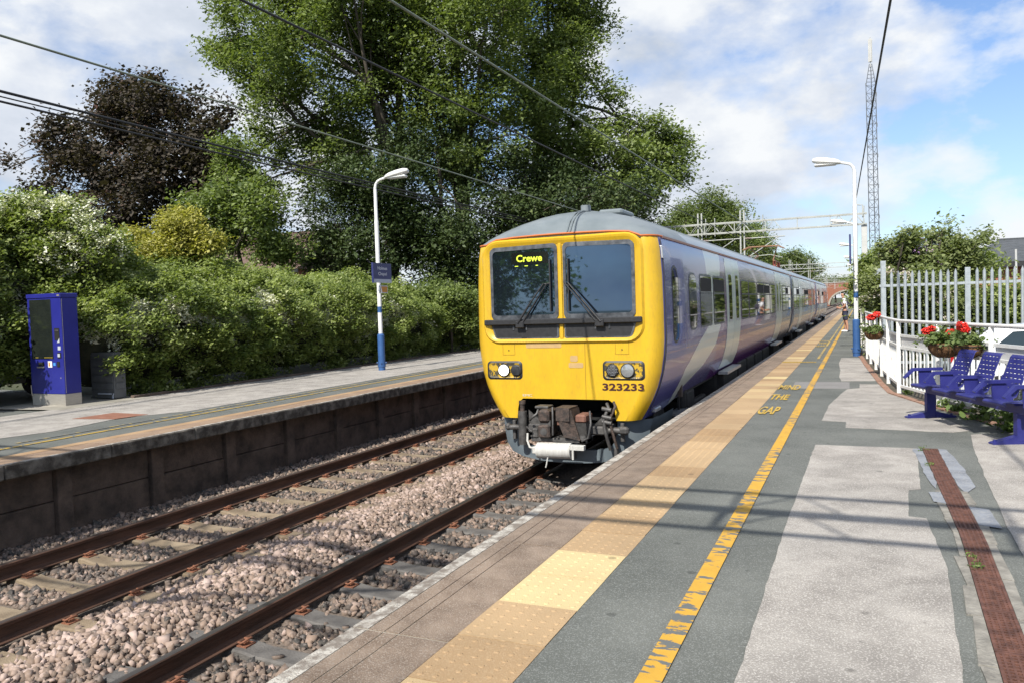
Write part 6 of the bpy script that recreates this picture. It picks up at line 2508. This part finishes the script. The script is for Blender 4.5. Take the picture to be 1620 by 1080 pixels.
lf_ash = leafmat('ash_leaf', (0.064, 0.096, 0.026), (0.215, 0.270, 0.085), (0.38, 0.43, 0.20), 0.38)
lf_dark = leafmat('evergreen_leaf', (0.020, 0.036, 0.012), (0.060, 0.088, 0.026), (0.12, 0.15, 0.055), 0.15)
lf_copper = leafmat('purple_leaf', (0.026, 0.020, 0.015), (0.072, 0.060, 0.042), (0.13, 0.07, 0.055), 0.2, rough=0.75)
lf_gold = leafmat('golden_leaf', (0.20, 0.20, 0.040), (0.42, 0.39, 0.09), (0.55, 0.52, 0.18), 0.35)
lf_hedge = leafmat('hedge_leaf', (0.075, 0.112, 0.024), (0.27, 0.325, 0.095), (0.45, 0.48, 0.24), 0.38)
lf_far = leafmat('far_leaf', (0.06, 0.09, 0.022), (0.14, 0.18, 0.05), (0.22, 0.25, 0.09), 0.3)
lf_shrub = leafmat('buddleia_leaf', (0.10, 0.13, 0.042), (0.24, 0.28, 0.11), (0.36, 0.38, 0.22), 0.36)
fl_white = mat('cream_blossom', (0.56, 0.56, 0.44), (0.78, 0.78, 0.68), 1, 0.7, tint='tint', lo=0.2, hi=0.8, trans=0.25)
fl_pink = mat('pale_blossom', (0.48, 0.40, 0.36), (0.66, 0.60, 0.54), 1, 0.7, tint='tint', lo=0.2, hi=0.8, trans=0.25)
fl_mauve = mat('mauve_blossom', (0.22, 0.12, 0.26), (0.34, 0.20, 0.34), 1, 0.7, tint='tint', lo=0.2, hi=0.8)


def tree(label, lobes_px, Y, ntwig, per, size, leaf, spread=0.34, cat='tree', base=None, r0=0.3, jit=2.0, name='tree', inner=0.25, bump=0.34, flowers=None, fmat=None, twigs=2, zb=0.8, fsize=0.1, sq=0.9, elong=1.8):
    lob = [lobe(px, py, rp, Y, float(rng.uniform(-jit, jit)), sq) for px, py, rp in lobes_px]
    cx = float(np.mean([l[0] for l in lob])) if base is None else base[0]
    cy = Y if base is None else base[1]
    o = empty(name, (cx, cy, zb), label, cat)
    ztop = max(l[2] for l in lob)
    trunk_mesh('trunk', (cx, cy, zb - 0.2), (cx + rng.normal() * 0.6, cy + rng.normal() * 0.5, zb + (ztop - zb) * 0.92), r0, lob, m_bark, o, twigs=twigs)
    crown('crown', lob, ntwig, per, size, [leaf] + ([fmat] if fmat else []), o, spread, inner, bump, elong, flowers, fsize)
    return o


# purple maple
tree('dark purple leaved maple standing behind the flowering hedge at the left',
     [(171, 179, 45), (231, 174, 51), (296, 172, 48), (351, 209, 48), (146, 234, 43), (211, 254, 58), (291, 269, 65), (368, 284, 45), (106, 272, 41), (68, 270, 15), (136, 314, 50), (211, 332, 56), (296, 339, 56), (118, 356, 24), (371, 344, 32)],
     27.0, 3300, 17, 0.155, lf_copper, 0.33, r0=0.34, jit=1.6, base=(-24.2, 27.5), inner=0.4, bump=0.5, twigs=3, elong=1.15)
# young green ash in front of it
tree('slim young ash with bright green leaves just right of the purple maple',
     [(345, 235, 34), (338, 285, 30), (372, 290, 36), (350, 335, 36), (395, 330, 46), (430, 345, 40), (380, 375, 46), (335, 375, 30), (430, 385, 30), (450, 400, 26)],
     24.0, 1500, 13, 0.15, lf_ash, 0.28, r0=0.12, jit=1.0, inner=0.2)
# the big ashes
tree('tall spreading ash with light crown and leaning limbs, left one of the big trees',
     [(400, 30, 62), (470, 5, 75), (385, 100, 56), (445, 140, 72), (352, 75, 34), (525, 85, 70), (560, 20, 78), (440, 225, 56), (505, 195, 60), (470, 275, 42), (425, 300, 34), (415, 185, 40), (600, 75, 62), (560, 150, 42), (530, 230, 34), (395, 262, 30), (500, -60, 90), (405, -45, 70), (585, -50, 80)],
     30.0, 4500, 17, 0.17, lf_ash, 0.33, r0=0.36, jit=2.2, base=(-16.8, 31.5), inner=0.5, bump=0.6, twigs=3)
tree('tall dense ash in the middle of the big trees, behind the left lamp post',
     [(640, 55, 70), (720, 40, 82), (665, 165, 58), (740, 145, 78), (800, 55, 76), (700, 245, 52), (785, 225, 68), (650, -50, 80), (760, -60, 90), (620, 120, 40), (830, 150, 50)],
     33.0, 4300, 17, 0.17, lf_ash, 0.34, r0=0.40, jit=2.2, base=(-14.6, 34.0), inner=0.45, bump=0.55, twigs=3)
tree('broad bushy tree reaching furthest right of the big trees, behind the cab roof',
     [(860, 60, 80), (915, 25, 48), (925, 110, 54), (880, 165, 72), (958, 185, 44), (1005, 205, 40), (1040, 212, 34), (1062, 255, 30), (1020, 268, 52), (960, 262, 56), (900, 262, 64), (845, 250, 56), (1035, 300, 34), (980, 315, 40), (870, -50, 80), (940, 310, 40)],
     40.0, 4700, 17, 0.19, lf_ash, 0.37, r0=0.38, jit=2.5, base=(-11.6, 41.0), inner=0.4, bump=0.5, twigs=2)
# ivy clad understorey
tree('dark ivy clad holly below the big ashes, left of the lamp post', [(500, 390, 40), (545, 350, 48), (590, 330, 50), (600, 400, 55), (540, 420, 45), (560, 290, 42), (520, 290, 34), (590, 240, 40)], 28.0, 2200, 14, 0.13, lf_dark, 0.30, name='shrub', cat='shrub', r0=0.14, inner=0.2)
tree('dark evergreen thicket behind the lamp post and the right end of the hedge', [(660, 300, 58), (680, 370, 66), (740, 330, 66), (745, 405, 60), (660, 430, 52), (720, 440, 50), (690, 250, 48), (640, 370, 48), (630, 230, 46), (600, 300, 50)], 30.0, 3200, 14, 0.14, lf_dark, 0.32, name='shrub', cat='shrub', r0=0.18, inner=0.15)
tree('dark evergreen mass directly behind the train cab', [(800, 320, 66), (860, 300, 60), (810, 390, 70), (850, 360, 60), (790, 450, 52), (930, 320, 56), (790, 260, 50), (1000, 330, 44)], 34.0, 2600, 14, 0.15, lf_dark, 0.34, name='shrub', cat='shrub', r0=0.18, inner=0.15)
# beyond the train roof
tree('sunlit round tree beyond the train roof, left of the nearest gantry', [(1080, 350, 36), (1128, 335, 32), (1160, 362, 32), (1110, 372, 40), (1060, 372, 26)], 78.0, 2400, 14, 0.22, lf_far, 0.55, r0=0.4, jit=3)
tree('darker tree between the nearest gantry and the pantograph', [(1185, 372, 22), (1195, 392, 28), (1165, 390, 26), (1150, 400, 22)], 90.0, 1000, 13, 0.22, lf_ash, 0.5, r0=0.35, jit=3)
for px, rp, Y, lb in ((1222, 15, 128.0, 'nearest of the small distant trees right of the pantograph'), (1250, 15, 140.0, 'middle one of the small distant trees right of the pantograph'), (1276, 12, 150.0, 'last and smallest distant tree before the open sky')):
    py = {1222: 410, 1250: 408, 1276: 414}[px]
    tree(lb, [(px, py, rp), (px - rp * .6, py + 12, rp), (px + rp * .7, py + 14, rp), (px, py + 26, rp * 1.3)], Y, 650, 12, 0.30, lf_far, 0.65, r0=0.3, jit=2)
for px, Y, lb in ((1300, 262.0, 'distant tree above the left half of the brick bridge'), (1322, 275.0, 'distant tree above the middle of the brick bridge'), (1345, 268.0, 'distant tree above the right end of the brick bridge')):
    tree(lb, [(px, 449, 9), (px - 9, 453, 8), (px + 9, 452, 8)], Y, 260, 10, 0.6, lf_far, 1.1, r0=0.3, jit=2)
# golden shrub
tree('golden yellow leaved shrub rising behind the hedge', [(232, 392, 24), (262, 356, 24), (280, 344, 16), (288, 360, 26), (252, 402, 36), (312, 385, 24), (285, 408, 36)], 15.6, 1500, 16, 0.085, lf_gold, 0.16, name='shrub', cat='shrub', r0=0.07, jit=0.5, inner=0.45)
# unseen trees added behind the photographer, to darken the left windscreen's reflection
for x, y, h, lb in ((-13.5, -13.5, 9.0, 'unseen ash tree added for the windscreen to mirror'), (-18.0, -24.0, 11.0, 'unseen ash tree added for the windscreen to mirror')):
    lob = [(x + rng.normal() * 1.6, y + rng.normal() * 1.8, h * (0.35 + 0.10 * k), 2.3, 2.5, 1.9) for k in range(6)]
    o = empty('tree', (x, y, 0.8), lb, 'tree', 'trees out of frame, added for the windscreen reflection')
    trunk_mesh('trunk', (x, y, 0.6), (x, y, h * 0.9), 0.25, lob, m_bark, o)
    crown('crown', lob, 800, 12, 0.24, [lf_ash], o, 0.4)

# ---- the hedge along the back of the far platform
def hb(y):                                          # height of the bank behind
    t = [(4, 4.0), (8, 4.2), (10.6, 4.45), (12.2, 4.6), (13, 4.25), (13.9, 3.9), (14.5, 3.75), (16, 3.68), (17.9, 3.47), (20, 3.4), (22.8, 3.36), (26, 3.15), (29, 2.78), (32.4, 2.55), (40, 2.4)]
    return float(np.interp(y, [a for a, _ in t], [b_ for _, b_ in t]))


def hf(y):
    return float(np.interp(y, [4, 9, 19, 24, 30, 40], [2.85, 2.85, 2.92, 2.55, 2.2, 2.1]))


def zlow(y):
    return float(np.interp(y, [4, 9.3, 10.2, 11.2, 60], [1.75, 1.70, 1.25, 0.88, 0.84]))


def back(y):
    return float(np.interp(y, [4, 10.2, 10.9, 60], [1.25, 1.25, 0.0, 0.0]))


def hedge_profile(y, inset=0.0):
    a, b_, lo, k = hf(y), hb(y), zlow(y), back(y)
    k2 = k * 0.5
    return [(-10.15 - inset - k, lo + inset * .3), (-9.95 - inset - k, lo + 0.45), (-9.62 - inset - k, 1.85), (-9.45 - inset - k, 2.30 - inset * .3), (-9.75 - inset - k, a - 0.1 - inset * .8), (-10.6 - inset * .6 - k2, a + 0.12 - inset), (-11.4 - inset * .3, (a * .45 + b_ * .55) - inset), (-12.3, b_ - inset), (-13.4, b_ + 0.05 - inset), (-14.3, b_ - 0.4 - inset), (-14.8, 1.5), (-14.8, lo)]


def prof_at(y, s, inset=0.0):
    pr = np.array(hedge_profile(y, inset))
    L_ = np.concatenate([[0], np.cumsum(np.linalg.norm(np.diff(pr, axis=0), axis=1))])
    t = s * L_[-1]
    i = min(np.searchsorted(L_, t, 'right') - 1, len(pr) - 2)
    f = (t - L_[i]) / (L_[i + 1] - L_[i])
    p = pr[i] + (pr[i + 1] - pr[i]) * f
    d = pr[i + 1] - pr[i]
    d /= np.linalg.norm(d) + 1e-9
    return p, np.array([d[1], -d[0]]) * -1


def lumps(y, x, z):
    return 0.78 * (0.22 * np.sin(y * 2.1 + 0.9 * np.sin(z * 2.3) + 0.6 * np.sin(y * 0.7)) * np.sin(z * 2.9 + x * 1.7 + 1.0) + 0.15 * np.sin(y * 4.7 + z * 2.0 + np.sin(x * 3)) * np.sin(z * 5.1 - y * 1.1 + x * 2.0) + 0.08 * np.sin(y * 9.5 + z * 7.0 + x * 4) + 0.12 * np.sin(y * 0.9 + 2.0 + x))


def hedge_leaves(n, s0, s1, y0, y1, per, size, spread, yexp=1.0):
    nc = n // 13
    ys = y0 + (y1 - y0) * rng.uniform(0, 1, nc) ** yexp
    ss = rng.uniform(s0, s1, nc)
    C = np.zeros((nc, 3))
    for i in range(nc):
        p, nr = prof_at(ys[i], ss[i])
        o_ = lumps(ys[i], p[0], p[1]) + rng.normal() * 0.06 - 0.06
        C[i] = (p[0] + nr[0] * o_, ys[i], p[1] + nr[1] * o_)
    cr = 0.20 * np.exp(rng.normal(size=nc) * 0.3)
    ct = 0.5 + rng.normal(size=nc) * 0.15
    j = rng.integers(0, nc, n)
    e = rng.normal(size=(n, 3))
    e /= np.linalg.norm(e, axis=1)[:, None]
    P = C[j] + e * (rng.uniform(0, 1, n) ** 0.4 * cr[j])[:, None] * np.array([1, 1, 0.75])
    P[:, 2] = np.maximum(P[:, 2], 0.86)
    tc = ct[j] + rng.normal(size=n) * 0.08
    return P, leaves(P, spread, per, size, 1.6, 0.4, 0.85, np.clip(tc, 0.02, 0.98), 0.18, 1.1)


m_core = mat('hedge_core', (0.018, 0.022, 0.010), (0.036, 0.036, 0.018), 6.0, 0.95, bump=1.0, bscale=14)


def hedge_thing(name, label, cat, s0, s1, y0, y1, n, per, size, spread, leaf, blossoms=None, yexp=1.25):
    o = empty(name, (-10.0, (y0 + y1) / 2, PZ), label, cat)
    mb = MB()
    rows = []
    for y in np.arange(y0, y1 + 0.01, 0.5):
        rows.append([(lambda p: (p[0], y, p[1]))(prof_at(y, s, 0.38)[0]) for s in np.linspace(max(0, s0 - .02), s1, 16)])
    mb.grid(rows, 0, True)
    mb.build('dark_core', m_core, o)  # solid dark sheet inside the leaves, added to stop light leaking through
    P, (V, Fq, T) = hedge_leaves(n, s0, s1, y0, y1, per, size, spread, yexp)
    parts = [(V, Fq, T, 0)]
    k = int((y1 - y0) * 5)
    yy = y0 + (y1 - y0) * rng.uniform(0, 1, k) ** yexp
    ss = rng.uniform(s0 + (0.12 if s0 < .1 else 0), s1, k)
    Q = []
    for i in range(k):
        p, nr = prof_at(yy[i], ss[i])
        o_ = lumps(yy[i], p[0], p[1]) + 0.18
        d = np.array([nr[0] * .6 + rng.normal() * .3, rng.normal() * .5, abs(nr[1]) + .5])
        d /= np.linalg.norm(d)
        L_ = rng.uniform(0.15, 0.5)
        for q in range(6):
            Q.append(np.array([p[0] + nr[0] * o_, yy[i], p[1] + nr[1] * o_]) + d * L_ * q / 5)
    parts.append((*leaves(np.array(Q), 0.03, 4, size * 0.8, 2.0, 0.3, 1.0, np.clip(rng.normal(0.68, 0.15, len(Q)), 0, 1)), 0))
    if blossoms:
        for (cy, cs, ry, rs, k) in blossoms:
            yy = cy + rng.normal(size=k) * ry
            sx = np.clip(cs + rng.normal(size=k) * rs, s0, s1)
            Q = np.zeros((k, 3))
            for i in range(k):
                p, nr = prof_at(yy[i], sx[i])
                o_ = lumps(yy[i], p[0], p[1]) + 0.31 + rng.normal() * 0.06
                Q[i] = (p[0] + nr[0] * o_, yy[i], p[1] + nr[1] * o_)
            parts.append((*leaves(Q, 0.06, 16, 0.055, 1.25, 0.6), 1))
    V, Fq, T, M_ = merge(parts)
    np_mesh('foliage', V, Fq, [leaf, fl_white], M_, o, T)
    return o


hedge_thing('hedge', 'long leafy hedge along the back of the far platform, dark at its foot', 'hedge', 0.0, 0.40, 4.5, 34.0, 19000, 12, 0.072, 0.075, lf_hedge,
            [(16.5, 0.225, 1.2, 0.03, 714), (18.2, 0.20, 0.9, 0.04, 714), (19.8, 0.16, 0.6, 0.04, 442), (15.0, 0.24, 1.0, 0.02, 374), (12.0, 0.22, 1.0, 0.03, 340), (11.2, 0.18, 0.6, 0.04, 340), (8.5, 0.20, 0.8, 0.04, 272), (13.5, 0.19, 1.6, 0.04, 289), (14.0, 0.26, 3.0, 0.03, 680), (21.0, 0.25, 3.0, 0.03, 442), (24.0, 0.22, 2.5, 0.04, 221)])
hedge_thing('bramble_bank', 'tall bank of brambles rising behind the hedge, with cream blossom', 'bramble', 0.40, 0.74, 4.5, 36.0, 16000, 12, 0.085, 0.09, lf_hedge,
            [(12.5, 0.50, 0.9, 0.05, 230), (16.5, 0.46, 1.3, 0.04, 260), (19, 0.44, 1.2, 0.03, 190), (14.2, 0.45, 0.7, 0.04, 150), (11.0, 0.50, 0.8, 0.05, 200), (22, 0.45, 1.2, 0.03, 120), (10.0, 0.55, 1.0, 0.06, 700), (12.5, 0.56, 1.2, 0.06, 560), (15, 0.50, 1.5, 0.06, 460)])
tree('tall shrub full of cream blossom at the left edge, above the ticket machine', [(20, 362, 44), (70, 345, 34), (105, 348, 32), (40, 410, 46), (95, 405, 42), (-20, 375, 46), (140, 385, 28)], 11.3, 1700, 16, 0.085, lf_hedge, 0.16, name='shrub', cat='shrub', r0=0.08, jit=0.5, inner=0.35, flowers=3000, fmat=fl_white, fsize=0.05)
tree('leafy green shrub at the right end of the hedge next to the train', [(690, 470, 30), (715, 478, 34), (740, 488, 30), (735, 510, 30), (672, 488, 26)], 25.5, 700, 15, 0.11, lf_ash, 0.2, name='shrub', cat='shrub', r0=0.06, jit=0.4, inner=0.35)

# ---- greenery beyond the railing on the right
tree('rambling climber with pale blossom behind the left half of the palisade fence', [(1410, 475, 26), (1435, 500, 36), (1470, 485, 36), (1420, 540, 36), (1480, 540, 38), (1510, 480, 30), (1395, 450, 18), (1450, 450, 24), (1520, 530, 36), (1545, 490, 30), (1400, 500, 20)],
     22.8, 1700, 15, 0.10, lf_shrub, 0.19, name='shrub', cat='shrub', r0=0.05, jit=0.4, inner=0.3, flowers=420, fmat=fl_pink, fsize=0.055, zb=0.33)
tree('green shrub behind the right half of the palisade fence', [(1560, 500, 36), (1600, 490, 36), (1590, 540, 42), (1640, 500, 40), (1625, 468, 18), (1680, 500, 40), (1580, 465, 16)], 23.4, 1200, 15, 0.11, lf_hedge, 0.2, name='shrub', cat='shrub', r0=0.05, jit=0.5, inner=0.3, zb=0.33)
tree('buddleia with mauve spikes above the left end of the palisade fence', [(1412, 402, 13), (1432, 396, 16), (1448, 408, 18), (1420, 425, 18), (1465, 420, 18), (1414, 376, 5), (1438, 374, 6), (1456, 378, 5), (1405, 390, 6)], 27.0, 520, 14, 0.12, lf_shrub, 0.19, name='shrub', cat='shrub', r0=0.05, jit=0.6, inner=0.25, flowers=150, fmat=fl_mauve, fsize=0.06, zb=0.33)
tree('airy green elder rising behind the middle of the palisade fence', [(1482, 368, 11), (1500, 384, 17), (1480, 400, 17), (1512, 400, 17), (1532, 410, 12), (1500, 418, 22), (1550, 382, 6), (1557, 372, 4), (1497, 350, 6), (1470, 375, 6), (1520, 375, 6), (1530, 424, 18)], 28.5, 600, 14, 0.115, lf_shrub, 0.2, name='shrub', cat='shrub', r0=0.06, jit=0.6, inner=0.25, zb=0.33)
tree('tall bush between the nearest lamp post and the palisade fence corner', [(1372, 420, 15), (1380, 445, 20), (1375, 470, 18), (1388, 430, 14), (1365, 455, 12)], 33.0, 700, 14, 0.12, lf_hedge, 0.19, name='shrub', cat='shrub', r0=0.05, jit=0.5, inner=0.25, zb=0.33)
tree('low shrub with white blossom behind the railing beside the nearest lamp post', [(1375, 480, 14), (1388, 495, 16), (1400, 515, 14), (1378, 505, 14)], 26.5, 500, 14, 0.09, lf_shrub, 0.14, name='shrub', cat='shrub', r0=0.04, jit=0.3, inner=0.25, flowers=170, fmat=fl_pink, fsize=0.06, zb=0.33)
# more of the same boundary to the right of the frame: it is what the coach sides mirror
for x, y, h in ((9.5, 24.0, 3.2), (12.0, 19.0, 3.6), (13.0, 12.0, 4.5), (7.0, 34.0, 4.0), (6.2, 44.0, 4.5), (6.0, 56.0, 5.5), (5.8, 70.0, 5.0)):
    lob = [(x + rng.normal() * 0.8, y + rng.normal() * 1.4, 0.4 + h * (0.25 + 0.15 * k), 1.3, 1.6, 1.0) for k in range(4)]
    o = empty('shrub', (x, y, 0.33), 'leafy shrub along the car park boundary', 'shrub', 'shrubs along the car park boundary')
    trunk_mesh('trunk', (x, y, 0.2), (x, y, h * .8), 0.08, lob, m_bark, o)
    crown('crown', lob, 420, 12, 0.16, [lf_hedge], o, 0.28)

# weeds at the foot of the railing
m_weed = leafmat('weed_leaf', (0.07, 0.12, 0.025), (0.15, 0.21, 0.05), (0.22, 0.25, 0.09), 0.3)
weeds = [(4.325, 8.75, .035, 9, 'tiny weed sprouting at the far end of the drain grating'), (4.315, 8.0, .03, 7, 'tiny weed beside the drain grating next to the blue grey sealant'), (4.345, 5.25, .03, 8, 'tiny weed growing in the drain grating under the shadow bands'), (4.345, 5.05, .035, 9, 'second tiny weed growing in the drain grating just nearer than the shadow bands'),
         (4.80, 12.15, .10, 26, 'small weed tuft at the foot of the railing left of the seats'), (4.92, 11.75, .12, 30, 'weed tuft under the railing behind the left bench leg'), (5.13, 11.10, .22, 60, 'leafy weed behind the bench under the second seat'),
         (5.42, 10.35, .34, 130, 'tall bushy green weed behind the right bench leg'), (5.36, 10.20, .14, 60, 'low weed with reddish leaves under the seats'), (4.42, 13.75, .07, 18, 'tiny weed beside the brick edging near a railing post'), (5.55, 9.95, .2, 50, 'weed tuft at the right edge under the bench end')]
for x, y, h, k, lb in weeds:
    c = np.stack([x + rng.normal(size=k) * h * 0.42, y + rng.normal(size=k) * h * 0.42, PZ + np.abs(rng.normal(size=k)) * h * 0.6], 1)
    V, Fq, T = leaves(c, 0.025 if h > .05 else 0.012, 5, 0.07 if h > .1 else (0.045 if h > .05 else 0.022), 2.4, 0.2)
    o = np_mesh('weed', V, Fq, m_weed, None, None, T)
    tag(o, lb, 'weed')
